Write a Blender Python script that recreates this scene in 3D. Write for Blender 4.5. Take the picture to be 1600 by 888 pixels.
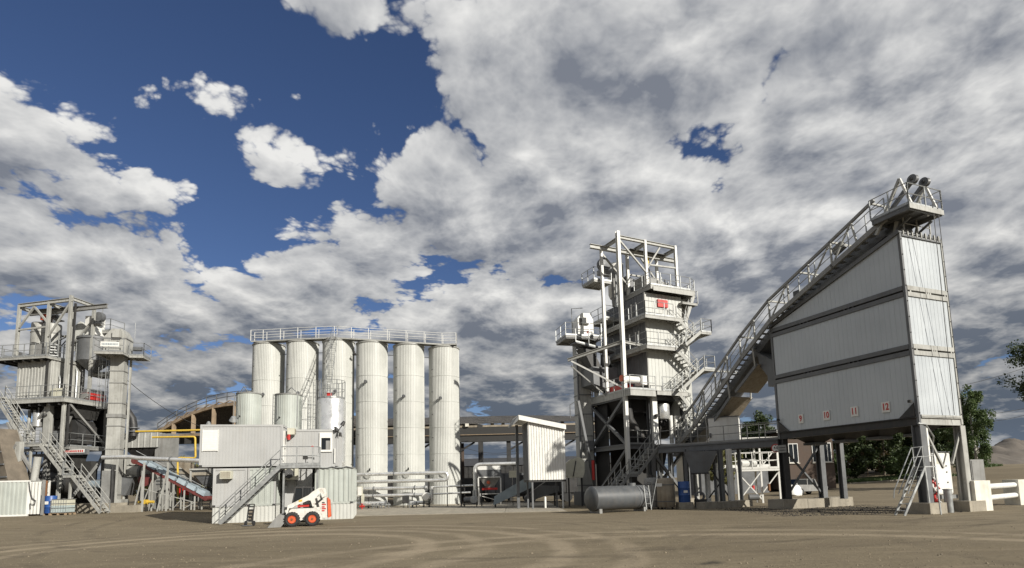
import bpy, math, random
import numpy as np
from mathutils import Vector, Matrix
random.seed(7)
for o in list(bpy.data.objects): bpy.data.objects.remove(o)
SC = bpy.context.scene
COL = SC.collection
PI = math.pi
R = math.radians
# ------------------------------------------------------------ camera
F = 900.0; TH = math.atan(.00013*F); RO = .024; PPY = 652.0; CZ = 1.8
_r = np.array([1, 0, 0.]); _fw = np.array([0, math.cos(TH), math.sin(TH)]); _u = np.array([0, -math.sin(TH), math.cos(TH)])
_R = _r*math.cos(RO)-_u*math.sin(RO); _U = _u*math.cos(RO)+_r*math.sin(RO)
_C = np.array([0, 0, CZ])
cd = bpy.data.cameras.new('camera'); cam = bpy.data.objects.new('camera', cd); COL.objects.link(cam)
cd.sensor_width = 36; cd.lens = 36*F/1600; cd.shift_y = (PPY-444)/1600; cd.clip_end = 4000; cd.clip_start = .1
cam.matrix_world = Matrix(((_R[0], _U[0], -_fw[0], 0), (_R[1], _U[1], -_fw[1], 0), (_R[2], _U[2], -_fw[2], CZ), (0, 0, 0, 1)))
SC.camera = cam
def W(px, py, d):                      # the point at distance d (metres north) seen at a place of the survey photo
    v = _fw*F+_R*(px-800)+_U*(PPY-py); return Vector(_C+v*(d/v[1]))
# ------------------------------------------------------------ sun and sky
SUN_EL = R(27); SUNV = Vector((.72, -.69, 0)).normalized()
SUN_DIR = Vector((SUNV.x*math.cos(SUN_EL), SUNV.y*math.cos(SUN_EL), math.sin(SUN_EL)))
sl = bpy.data.lights.new('sun', 'SUN'); sl.energy = 5.0; sl.angle = R(.5); sl.color = (1, .95, .86)
so = bpy.data.objects.new('sun', sl); COL.objects.link(so)
so.rotation_euler = SUN_DIR.to_track_quat('Z', 'Y').to_euler()
so.location = (30, -30, 40)
world = bpy.data.worlds.new('World'); SC.world = world; world.use_nodes = True
SC.view_settings.view_transform = 'Standard'; SC.view_settings.look = 'None'
SC.view_settings.exposure = .32; SC.view_settings.gamma = 1
def build_sky():
    nt = world.node_tree; N = nt.nodes; L = nt.links; N.clear()
    def nd(t, **k):
        n = N.new(t)
        for a, b in k.items(): setattr(n, a, b)
        return n
    def val(x): return x
    def math_(op, a, b=None, c=None, clamp=False):
        n = nd('ShaderNodeMath', operation=op, use_clamp=clamp)
        for i, x in enumerate((a, b, c)):
            if x is None: continue
            if isinstance(x, (int, float)): n.inputs[i].default_value = x
            else: L.new(x, n.inputs[i])
        return n.outputs[0]
    def sstep(x, a, b):
        n = nd('ShaderNodeMapRange', interpolation_type='SMOOTHSTEP'); L.new(x, n.inputs[0])
        n.inputs[1].default_value = a; n.inputs[2].default_value = b; return n.outputs[0]
    def mixc(f, a, b):
        n = nd('ShaderNodeMix', data_type='RGBA')
        if isinstance(f, float): n.inputs[0].default_value = f
        else: L.new(f, n.inputs[0])
        for i, x in ((6, a), (7, b)):
            if isinstance(x, tuple): n.inputs[i].default_value = (*x, 1)
            else: L.new(x, n.inputs[i])
        return n.outputs[2]
    sky = nd('ShaderNodeTexSky', sky_type='NISHITA', sun_disc=False, sun_elevation=SUN_EL, sun_rotation=math.atan2(SUNV.x, SUNV.y), air_density=1.0, dust_density=.2, ozone_density=3.5)
    tc = nd('ShaderNodeTexCoord'); nrm = nd('ShaderNodeVectorMath', operation='NORMALIZE'); L.new(tc.outputs['Generated'], nrm.inputs[0])
    D = nrm.outputs[0]
    sp = nd('ShaderNodeSeparateXYZ'); L.new(D, sp.inputs[0]); X, Y, Z = sp.outputs
    zz = math_('ADD', math_('MAXIMUM', Z, 0.0), .23)
    cb = nd('ShaderNodeCombineXYZ'); L.new(math_('DIVIDE', X, zz), cb.inputs[0]); L.new(math_('DIVIDE', Y, zz), cb.inputs[1])
    def noise(vec, scale, detail, rough, off=(0, 0, 0), dist=0.0):
        m = nd('ShaderNodeVectorMath', operation='ADD'); L.new(vec, m.inputs[0]); m.inputs[1].default_value = off
        n = nd('ShaderNodeTexNoise'); L.new(m.outputs[0], n.inputs['Vector'])
        n.inputs['Scale'].default_value = scale; n.inputs['Detail'].default_value = detail; n.inputs['Roughness'].default_value = rough; n.inputs['Distortion'].default_value = dist
        return n.outputs[0]
    P0 = cb.outputs[0]
    o = SKYOFF
    # bend the cloud field a little so no lobe repeats
    wn = nd('ShaderNodeTexNoise'); wn.inputs['Scale'].default_value = 1.7; wn.inputs['Detail'].default_value = 5; L.new(P0, wn.inputs['Vector'])
    wv = nd('ShaderNodeVectorMath', operation='MULTIPLY_ADD'); L.new(wn.outputs['Color'], wv.inputs[0]); wv.inputs[1].default_value = (.20, .20, 0); L.new(P0, wv.inputs[2]); P = wv.outputs[0]
    def puff(vec, scale, off):
        m = nd('ShaderNodeVectorMath', operation='ADD'); L.new(vec, m.inputs[0]); m.inputs[1].default_value = off
        v = nd('ShaderNodeTexVoronoi', feature='F1', voronoi_dimensions='2D'); L.new(m.outputs[0], v.inputs['Vector']); v.inputs['Scale'].default_value = scale; v.inputs['Detail'].default_value = 4.5; v.inputs['Roughness'].default_value = .52; v.inputs['Lacunarity'].default_value = 2.3
        return math_('SUBTRACT', 1.0, v.outputs['Distance'])
    def field(vec):
        n1 = noise(vec, 2.1, 9, .55, (o[0]+3.1, o[1]+1.7, 0))
        return math_('MULTIPLY_ADD', puff(vec, 3.3, (o[0], o[1], 0)), .46, math_('MULTIPLY', n1, .52))
    big = noise(P0, .8, 3, .5, o)
    n1 = field(P)
    sc = nd('ShaderNodeVectorMath', operation='MULTIPLY_ADD'); L.new(P, sc.inputs[0]); sc.inputs[1].default_value = (.955, .955, 1); sc.inputs[2].default_value = (SUNV.x*.05, SUNV.y*.03, 0)
    n2 = field(sc.outputs[0])
    sh = noise(P, 1.3, 7, .55, (o[0]+11, o[1]+5, 2))
    def lobe(d, a, b):
        dt = nd('ShaderNodeVectorMath', operation='DOT_PRODUCT'); L.new(D, dt.inputs[0]); dt.inputs[1].default_value = Vector(d).normalized()
        return sstep(dt.outputs['Value'], a, b)
    dens = math_('MULTIPLY_ADD', big, .35, n1)
    for d, a, b, w in SKYHOLES: dens = math_('MULTIPLY_ADD', lobe(d, a, b), -w, dens)
    dens = math_('MULTIPLY_ADD', sstep(Z, .30, .02), .07, dens)
    alpha = sstep(dens, SKYT, SKYT+.075)
    thick = sstep(dens, SKYT+.04, SKYT+.30)
    relief = math_('SUBTRACT', n1, n2)
    dark = math_('ADD', math_('MULTIPLY', thick, .42), math_('MULTIPLY', math_('SUBTRACT', sh, .45), 1.5))
    dark = math_('SUBTRACT', dark, math_('MULTIPLY', relief, 4.0))
    low = sstep(Z, .40, .05)
    dark = math_('MULTIPLY_ADD', low, .72, dark)
    fin = noise(P, 7.0, 8, .6, (o[0]+2, o[1]+8, 4)); dark = math_('MULTIPLY_ADD', math_('SUBTRACT', fin, .5), .55, dark); dark = math_('MULTIPLY_ADD', dark, .48, .37, clamp=True)
    white = mixc(low, (.86, .855, .835), (.70, .68, .64))
    grey = mixc(low, (.205, .225, .27), (.10, .125, .165))
    cloud = mixc(dark, white, grey)
    skys = nd('ShaderNodeVectorMath', operation='SCALE'); hs = nd('ShaderNodeHueSaturation'); hs.inputs['Saturation'].default_value = 1.02; L.new(sky.outputs[0], hs.inputs['Color']); tn = nd('ShaderNodeVectorMath', operation='MULTIPLY'); L.new(hs.outputs[0], tn.inputs[0]); tn.inputs[1].default_value = (.98, .98, 1.18); L.new(tn.outputs[0], skys.inputs[0]); skys.inputs['Scale'].default_value = .062
    hz = sstep(Z, .10, .0)
    cloud = mixc(math_('MULTIPLY', hz, .45), cloud, (.17, .22, .30))
    col = mixc(alpha, skys.outputs[0], cloud)
    # the land beyond the yard below the horizon
    col = mixc(sstep(Z, 0.0, -.006), col, (.10, .09, .075))
    bg = nd('ShaderNodeBackground'); L.new(col, bg.inputs[0]); bg.inputs[1].default_value = .78
    out = nd('ShaderNodeOutputWorld'); L.new(bg.outputs[0], out.inputs[0])
SKYOFF = (4.3, 2.2, 0); SKYT = .30
SKYHOLES = [((-.31, .65, .66), .905, .965, .25), ((.42, .72, .53), .84, .97, -.14), ((-.55, .62, .56), .95, .99, .05)]
build_sky()
world.cycles.sampling_method = 'MANUAL'; world.cycles.sample_map_resolution = 512
# ------------------------------------------------------------ mesh helpers
def V(*a): return Vector(a[0]) if len(a) == 1 else Vector(a)
class MB:
    def __init__(s): s.v = []; s.f = []
    def add(s, vs, fs):
        n = len(s.v); s.v += [tuple(x) for x in vs]; s.f += [tuple(i+n for i in f) for f in fs]; return s
    def box(s, x0, x1, y0, y1, z0, z1):
        return s.add([(x0, y0, z0), (x1, y0, z0), (x1, y1, z0), (x0, y1, z0), (x0, y0, z1), (x1, y0, z1), (x1, y1, z1), (x0, y1, z1)],
                     [(0, 3, 2, 1), (4, 5, 6, 7), (0, 1, 5, 4), (1, 2, 6, 5), (2, 3, 7, 6), (3, 0, 4, 7)])
    def frame(s, a, b, up=(0, 0, 1)):
        d = (V(b)-V(a)).normalized(); up = V(up)
        if abs(d.dot(up)) > .98: up = Vector((0, 1, 0)) if abs(d.y) < .9 else Vector((1, 0, 0))
        x = d.cross(up).normalized(); return d, x, x.cross(d).normalized()
    def beam(s, a, b, w, h=None, up=(0, 0, 1)):
        h = h or w; a = V(a); b = V(b); d, x, y = s.frame(a, b, up)
        vs = [p+x*i*w/2+y*j*h/2 for p in (a, b) for i, j in ((-1, -1), (1, -1), (1, 1), (-1, 1))]
        return s.add(vs, [(0, 3, 2, 1), (4, 5, 6, 7), (0, 1, 5, 4), (1, 2, 6, 5), (2, 3, 7, 6), (3, 0, 4, 7)])
    def ibeam(s, a, b, w, h, t=.03, up=(0, 0, 1)):
        a = V(a); b = V(b); d, x, y = s.frame(a, b, up)
        s.beam(a+y*(h/2-t/2), b+y*(h/2-t/2), w, t, y); s.beam(a-y*(h/2-t/2), b-y*(h/2-t/2), w, t, y)
        return s.beam(a, b, t, h-2*t, y)
    def tube(s, a, b, r, r2=None, n=10, caps=True):
        r2 = r if r2 is None else r2; a = V(a); b = V(b); d, x, y = s.frame(a, b)
        vs = [p+x*q*math.cos(2*PI*i/n)+y*q*math.sin(2*PI*i/n) for p, q in ((a, r), (b, r2)) for i in range(n)]
        fs = [(i, (i+1) % n, n+(i+1) % n, n+i) for i in range(n)]
        if caps: fs += [tuple(range(n))[::-1], tuple(range(n, 2*n))]
        return s.add(vs, fs)
    def pipe(s, pts, r, n=8):
        pts = [V(p) for p in pts]; m = len(pts); T = []
        for i in range(m):
            t = (pts[min(i+1, m-1)]-pts[max(i-1, 0)])
            T.append(t.normalized())
        d = T[0]; up = Vector((0, 0, 1)) if abs(d.z) < .9 else Vector((1, 0, 0)); x = d.cross(up).normalized(); vs = []
        for i in range(m):
            x = (x-T[i]*x.dot(T[i])).normalized(); y = T[i].cross(x)
            vs += [pts[i]+x*r*math.cos(2*PI*k/n)+y*r*math.sin(2*PI*k/n) for k in range(n)]
        fs = [(i*n+k, i*n+(k+1) % n, (i+1)*n+(k+1) % n, (i+1)*n+k) for i in range(m-1) for k in range(n)]
        fs += [tuple(range(n))[::-1], tuple(range((m-1)*n, m*n))]
        return s.add(vs, fs)
    def lathe(s, prof, n=24, c=(0, 0, 0), axis='z'):
        c = V(c); vs = []
        for r, z in prof:
            for i in range(n):
                a = 2*PI*i/n; p = (r*math.cos(a), r*math.sin(a), z)
                if axis == 'x': p = (z, p[0], p[1])
                if axis == 'y': p = (p[1], z, p[0])
                vs.append(c+V(p))
        m = len(prof); fs = [(j*n+i, j*n+(i+1) % n, (j+1)*n+(i+1) % n, (j+1)*n+i) for j in range(m-1) for i in range(n)]
        closed = prof[0] == prof[-1]
        if prof[0][0] > 1e-4 and not closed: fs.append(tuple(range(n))[::-1])
        if prof[-1][0] > 1e-4 and not closed: fs.append(tuple(range((m-1)*n, m*n)))
        return s.add(vs, fs)
    def prism(s, poly, a0, a1, fn):            # 2-D outline pushed from a0 to a1; fn(u, v, w) gives the point
        n = len(poly); vs = [fn(u, v, a0) for u, v in poly]+[fn(u, v, a1) for u, v in poly]
        return s.add(vs, [tuple(range(n))[::-1], tuple(range(n, 2*n))]+[(i, (i+1) % n, n+(i+1) % n, n+i) for i in range(n)])
    def pxz(s, poly, y0, y1): return s.prism(poly, y0, y1, lambda u, v, w: (u, w, v))
    def pxy(s, poly, z0, z1): return s.prism(poly, z0, z1, lambda u, v, w: (u, v, w))
    def pyz(s, poly, x0, x1): return s.prism(poly, x0, x1, lambda u, v, w: (w, u, v))
    def corr(s, a, b, z0, z1, pitch=.25, dep=.03, ratio=.5):   # trapezoid sheet from a to b (plan), outside on the right of a->b
        a = Vector((a[0], a[1], 0)); b = Vector((b[0], b[1], 0)); Ln = (b-a).length; d = (b-a)/Ln; nrm = Vector((d.y, -d.x, 0))
        k = max(1, round(Ln/pitch)); p = Ln/k; sl = min(dep*.7, p*.12); pts = []
        for i in range(k):
            t = i*p; w = p*ratio
            pts += [(t, 0), (t+(p-w)-sl, 0), (t+(p-w), dep), (t+p-sl, dep)]
        pts.append((Ln, 0)); vs = []
        f0 = z0 if callable(z0) else (lambda t: z0); f1 = z1 if callable(z1) else (lambda t: z1)
        for t, o in pts:
            q = a+d*t+nrm*o; vs += [(q.x, q.y, f0(t/Ln)), (q.x, q.y, f1(t/Ln))]
        return s.add(vs, [(2*i, 2*i+2, 2*i+3, 2*i+1) for i in range(len(pts)-1)])
    def mesh(s, name='mesh'):
        me = bpy.data.meshes.new(name); me.from_pydata(s.v, [], s.f); me.update()
        for p in me.polygons: p.use_smooth = True
        me.set_sharp_from_angle(angle=R(38))
        return me
    def build(s, name, mat, parent=None, fix=False):
        me = s.mesh(name)
        if fix:
            import bmesh
            bm = bmesh.new(); bm.from_mesh(me); bmesh.ops.recalc_face_normals(bm, faces=bm.faces); bm.to_mesh(me); bm.free()
        return link(name, me, mat, parent)
def link(name, me, mat=None, parent=None):
    o = bpy.data.objects.new(name, me); COL.objects.link(o)
    if mat is not None and not me.materials: me.materials.append(mat)
    if parent is not None: o.parent = parent
    return o
def tag(o, label, cat, group=None):
    o['label'] = label; o['category'] = cat
    if group: o['group'] = group
    return o
def thing(name, label, cat, loc=(0, 0, 0), rz=0, group=None):
    o = bpy.data.objects.new(name, None); COL.objects.link(o); o.location = loc; o.rotation_euler = (0, 0, rz); o.empty_display_size = .3
    return tag(o, label, cat, group)
def struct(o): o['kind'] = 'structure'; return o
def copy_tree(o, parent=None):
    c = o.copy(); COL.objects.link(c); c.parent = parent
    for ch in o.children: copy_tree(ch, c)
    return c
_mc = {}
def shared(key, fn):
    if key not in _mc: _mc[key] = fn().mesh(str(key[0]))
    return _mc[key]
def put(name, me, mat, parent, loc, rot=(0, 0, 0)):
    o = link(name, me, mat, parent); o.location = loc; o.rotation_euler = rot; return o
# ------------------------------------------------------------ materials
def mat(name, col, rough=.55, metal=0.0, var=.18, scale=1.5, streak=0.0, bump=0.0, bscale=40, dirt=(.10, .085, .065), spot=0.0):
    m = bpy.data.materials.new(name); m.use_nodes = True; nt = m.node_tree; N = nt.nodes; L = nt.links
    b = N['Principled BSDF']; b.inputs['Metallic'].default_value = metal
    tc = N.new('ShaderNodeTexCoord')
    oi = N.new('ShaderNodeObjectInfo'); sc_ = N.new('ShaderNodeVectorMath'); sc_.operation = 'SCALE'; sc_.inputs[0].default_value = (41, 67, 3); L.new(oi.outputs['Random'], sc_.inputs['Scale'])
    ov = N.new('ShaderNodeVectorMath'); ov.operation = 'ADD'; L.new(tc.outputs['Object'], ov.inputs[0]); L.new(sc_.outputs[0], ov.inputs[1]); OV = ov.outputs[0]
    n = N.new('ShaderNodeTexNoise'); n.inputs['Scale'].default_value = scale; n.inputs['Detail'].default_value = 6; n.inputs['Roughness'].default_value = .6
    L.new(OV, n.inputs['Vector'])
    r = N.new('ShaderNodeMapRange'); r.inputs[1].default_value = .3; r.inputs[2].default_value = .7; r.inputs[3].default_value = 1-var; r.inputs[4].default_value = 1+var*.5
    L.new(n.outputs[0], r.inputs[0])
    mx = N.new('ShaderNodeMix'); mx.data_type = 'RGBA'; mx.blend_type = 'MULTIPLY'; mx.inputs[0].default_value = 1; mx.inputs[6].default_value = (*col, 1); L.new(r.outputs[0], mx.inputs[7])
    cur = mx.outputs[2]
    def over(cur, sc, lo, hi, amt, c):
        mp = N.new('ShaderNodeMapping'); mp.inputs['Scale'].default_value = sc; L.new(OV, mp.inputs[0])
        k = N.new('ShaderNodeTexNoise'); k.inputs['Scale'].default_value = 1; k.inputs['Detail'].default_value = 5; L.new(mp.outputs[0], k.inputs['Vector'])
        q = N.new('ShaderNodeMapRange'); q.inputs[1].default_value = lo; q.inputs[2].default_value = hi; q.inputs[4].default_value = amt; L.new(k.outputs[0], q.inputs[0])
        z = N.new('ShaderNodeMix'); z.data_type = 'RGBA'; L.new(q.outputs[0], z.inputs[0]); L.new(cur, z.inputs[6]); z.inputs[7].default_value = (*c, 1); return z.outputs[2]
    if streak: cur = over(cur, (7, 7, .35), .48, .75, streak, dirt)
    if spot: cur = over(cur, (5, 5, 5), .58, .68, spot, dirt)
    L.new(cur, b.inputs['Base Color'])
    r2 = N.new('ShaderNodeMapRange'); r2.inputs[1].default_value = .3; r2.inputs[2].default_value = .7; r2.inputs[3].default_value = rough-.1; r2.inputs[4].default_value = min(1, rough+.12)
    L.new(n.outputs[0], r2.inputs[0]); L.new(r2.outputs[0], b.inputs['Roughness'])
    if bump:
        k = N.new('ShaderNodeTexNoise'); k.inputs['Scale'].default_value = bscale; k.inputs['Detail'].default_value = 4; L.new(tc.outputs['Object'], k.inputs['Vector'])
        bp = N.new('ShaderNodeBump'); bp.inputs['Strength'].default_value = bump; bp.inputs['Distance'].default_value = .05; L.new(k.outputs[0], bp.inputs['Height']); L.new(bp.outputs[0], b.inputs['Normal'])
    return m
M = dict(
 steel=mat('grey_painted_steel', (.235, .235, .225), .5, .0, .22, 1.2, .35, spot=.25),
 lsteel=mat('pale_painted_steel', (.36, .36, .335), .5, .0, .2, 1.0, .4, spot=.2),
 galv=mat('galvanised_steel', (.37, .38, .375), .42, .55, .2, 3, .2),
 dark=mat('dark_steel', (.045, .045, .045), .55, .3, .3, 2, .2, dirt=(.12, .09, .06)),
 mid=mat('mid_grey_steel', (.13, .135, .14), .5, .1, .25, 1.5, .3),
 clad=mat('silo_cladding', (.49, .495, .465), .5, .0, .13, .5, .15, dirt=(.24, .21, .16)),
 cabin=mat('cabin_sheet', (.375, .378, .372), .5, .0, .10, .6, .22, dirt=(.30, .28, .24)),
 cabin2=mat('container_green_grey', (.39, .415, .385), .5, .0, .14, .8, .3, dirt=(.25, .23, .18)),
 hop=mat('hopper_cladding', (.45, .48, .50), .42, .1, .10, .35, .10, dirt=(.27, .26, .235)),
 white=mat('white_paint', (.68, .675, .64), .45, 0, .08, 2, .18, dirt=(.4, .36, .3)),
 alu=mat('aluminium_jacket', (.78, .78, .76), .3, .75, .15, 2, .2, dirt=(.4, .38, .34)),
 red=mat('red_paint', (.46, .025, .02), .45, 0, .25, 3, .2),
 orange=mat('orange_paint', (.58, .10, .035), .45, 0, .25, 5, .2, dirt=(.2, .15, .1), spot=.4),
 tank=mat('shade_dark_tank_paint', (.075, .08, .085), .45, .0, .25, 1.5, .3, dirt=(.14, .12, .10)),  # darkened so the paint itself carries the tank's shade
 maroon=mat('maroon_frame', (.13, .03, .028), .5, 0, .3, 3, .3),
 loader=mat('worn_white_paint', (.62, .60, .55), .45, 0, .12, 4, .3, dirt=(.22, .18, .13), spot=.45),
 chute=mat('stained_chute_steel', (.15, .125, .095), .7, .1, .35, 1.5, .4),
 yellow=mat('yellow_paint', (.56, .38, .05), .45, 0, .18, 3, .2),
 blue=mat('blue_plastic', (.02, .07, .24), .4, 0, .2, 4),
 black=mat('black_rubber', (.022, .022, .022), .75, 0, .3, 10, bump=.2),
 void=mat('black_steel_and_shade', (.035, .034, .032), .8, 0, .3, 2),  # black parts; also carries the shade under the shed roof
 glass=mat('dark_glass', (.015, .018, .02), .08, 0, .1, 1),
 conc=mat('concrete', (.30, .27, .215), .85, 0, .28, 1.4, .3, .4, 30, dirt=(.14, .12, .09), spot=.35),
 wconc=mat('whitewashed_concrete', (.70, .67, .58), .8, 0, .18, 2, .25, .3, 30, dirt=(.3, .26, .2)),
 oldconc=mat('weathered_brown_concrete', (.36, .27, .18), .85, 0, .3, 1, .4, .3, 20),
 rust=mat('rust_brown', (.19, .085, .035), .8, 0, .4, 4, .3),
 brown=mat('rusty_galvanised', (.30, .26, .20), .6, .2, .3, 2, .5, dirt=(.12, .07, .035)),
 roof=mat('old_sheet_roof', (.05, .046, .042), .7, .1, .45, .7, .3, dirt=(.30, .28, .25), spot=.3),
 wood=mat('weathered_wood', (.30, .22, .14), .8, 0, .3, 4),
 plastic=mat('milky_plastic', (.50, .49, .40), .4, 0, .15, 3),
 liquid=mat('cloudy_plastic_low', (.36, .42, .42), .4, 0, .2, 3),
 brick=mat('shade_dark_brown_brick', (.085, .06, .046), .85, 0, .2, 2, .2, .3, 25),  # darkened: tree shade on the brown building is in this colour
 plaster=mat('cream_plaster', (.62, .56, .43), .8, 0, .12, 1, .15),
 belt=mat('conveyor_belt', (.05, .05, .055), .7, 0, .3, 3),
 bluebelt=mat('blue_grey_cover', (.25, .30, .33), .5, .1, .2, 2, .2),
)
def ground_z(x, y):
    def sm(t): t = min(1, max(0, t)); return t*t*(3-2*t)
    return .36*sm((-x-19)/9)*sm((y-30)/10)+3.2*sm((y-40)/58)*sm((x-14)/62)
def Gd(px, py):                        # where the ground shows at that place of the photo
    v = _fw*F+_R*(px-800)+_U*(PPY-py); z = 0
    for _ in range(12):
        p = _C+v*((z-CZ)/v[2]) if v[2] < -1e-3 else _C+v*.1
        z = ground_z(p[0], p[1])
    return Vector((p[0], p[1], z))
# ------------------------------------------------------------ steelwork helpers (all in the thing's own frame)
def railing(par, pts, h=1.05, m=None, sp=1.1, mid=1, toe=True, r=.024, name='railing', n=5):
    m = m or M['galv']; pts = [V(p) for p in pts]
    def rail(z): return MB().pipe([p+V(0, 0, z) for p in pts], r, n)
    o = rail(h).build(name, m, par)
    for k in range(mid): rail(h*(k+1)/(mid+1)).build('mid_rail', m, o)
    if toe:
        for a, b in zip(pts, pts[1:]): MB().beam(a+V(0, 0, .06), b+V(0, 0, .06), .015, .12).build('toe_board', m, o)
    me = shared(('post', round(h, 2), r), lambda: MB().beam((0, 0, 0), (0, 0, h+r*.6), r*2.1))
    done = set()
    for a, b in zip(pts, pts[1:]):
        k = max(1, round((b-a).length/sp))
        for i in range(k+1):
            p = a.lerp(b, i/k); key = (round(p.x, 2), round(p.y, 2), round(p.z, 2))
            if key in done: continue
            done.add(key); put('post', me, m, o, p)
    return o
def stairs(par, a, b, w, side, m=None, rails=(0, 1), sp=1.0, name='stair_flight'):
    # a = top, b = bottom (centre of near stringer line); side = plan unit vector towards the other stringer
    m = m or M['galv']; a = V(a); b = V(b); s = V(side).normalized()
    o = MB().beam(a, b, .05, .24).build(name, m, par); MB().beam(a+s*w, b+s*w, .05, .24).build('stringer', m, o)
    n = max(3, int(abs(a.z-b.z)/.24)); d = V(b.x-a.x, b.y-a.y, 0).normalized(); ang = math.atan2(d.y, d.x)
    me = shared(('tread', round(w, 2)), lambda: MB().box(-.13, .13, -w/2+.03, w/2-.03, -.02, .02))
    for i in range(n):
        p = a.lerp(b, (i+.5)/n)+s*w/2; put('tread', me, m, o, p, (0, 0, ang))
    for k in rails:
        q = s*w*k; railing(par, [a+q, b+q], .95, m, sp, 1, False, name='handrail')
    return o
def platform(par, x0, x1, y0, y1, z, t=.16, m=None, sides='', h=1.05, name='platform', rm=None, beams=True):
    m = m or M['lsteel']; mb = MB().box(x0, x1, y0, y1, z-.05, z)
    if beams:
        e = .07; zb = z-.03-t/2
        for a, b in (((x0+.02, y0+e), (x1-.02, y0+e)), ((x0+.02, y1-e), (x1-.02, y1-e)), ((x0+e, y0+.1), (x0+e, y1-.1)), ((x1-e, y0+.1), (x1-e, y1-.1))):
            mb.beam((a[0], a[1], zb), (b[0], b[1], zb), .10, t)
        k = int((x1-x0)/1.2)
        for i in range(1, k+1):
            x = x0+(x1-x0)*i/(k+1); mb.beam((x, y0+.1, z-.10), (x, y1-.1, z-.10), .06, .14)
    o = mb.build(name, m, par)
    c = {'f': [(x0, y0), (x1, y0)], 'r': [(x1, y0), (x1, y1)], 'b': [(x1, y1), (x0, y1)], 'l': [(x0, y1), (x0, y0)]}
    for k in sides: railing(par, [(*q, z) for q in c[k]], h, rm)
    return o
def column(par, x, y, z0, z1, w=.3, m=None, name='column', lean=(0, 0)):
    return MB().ibeam((x, y, z0), (x+lean[0], y+lean[1], z1), w, w, .04, up=(0, 1, 0)).build(name, m or M['steel'], par)
def bar(par, a, b, w=.14, m=None, name='brace', h=None): return MB().beam(a, b, w, h).build(name, m or M['steel'], par)
def part(par, name, mb, m): return mb.build(name, M[m] if isinstance(m, str) else m, par)
def ladder(par, a, b, w=.45, along=(1, 0, 0), m=None, cage=None, name='ladder', rung=.32):
    m = m or M['galv']; a = V(a); b = V(b); s = V(along).normalized()*w/2; mb = MB()
    for k in (-1, 1): mb.beam(a+s*k, b+s*k, .045, .045)
    n = int((b-a).length/rung)
    for i in range(1, n): p = a.lerp(b, i/n); mb.tube(p-s, p+s, .014, n=5)
    o = mb.build(name, m, par)
    if cage:
        c = MB(); d = (b-a).normalized(); out = V(cage).normalized()*.62; rr = .36
        k = max(2, int((b-a).length/.85)); hoops = []
        for i in range(k+1):
            p = a.lerp(b, i/k); arc = []
            for j in range(9):
                t = PI*j/8; arc.append(p+V(along).normalized()*rr*math.cos(t)+out*math.sin(t))
            hoops.append(arc); c.pipe(arc, .016, 4)
        for j in (1, 3, 5, 7): c.pipe([h_[j] for h_ in hoops], .014, 4)
        c.build('safety_cage', m, o)
    return o
def text_mesh(s, size, ex=.004):
    cu = bpy.data.curves.new('text', 'FONT'); cu.body = s; cu.size = size; cu.align_x = 'CENTER'; cu.align_y = 'CENTER'; cu.extrude = ex; cu.offset = size*.025; cu.resolution_u = 3
    ob = bpy.data.objects.new('text', cu); COL.objects.link(ob); bpy.context.view_layer.update()
    me = bpy.data.meshes.new_from_object(ob.evaluated_get(bpy.context.evaluated_depsgraph_get())); bpy.data.objects.remove(ob); me.materials.clear(); return me
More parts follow.
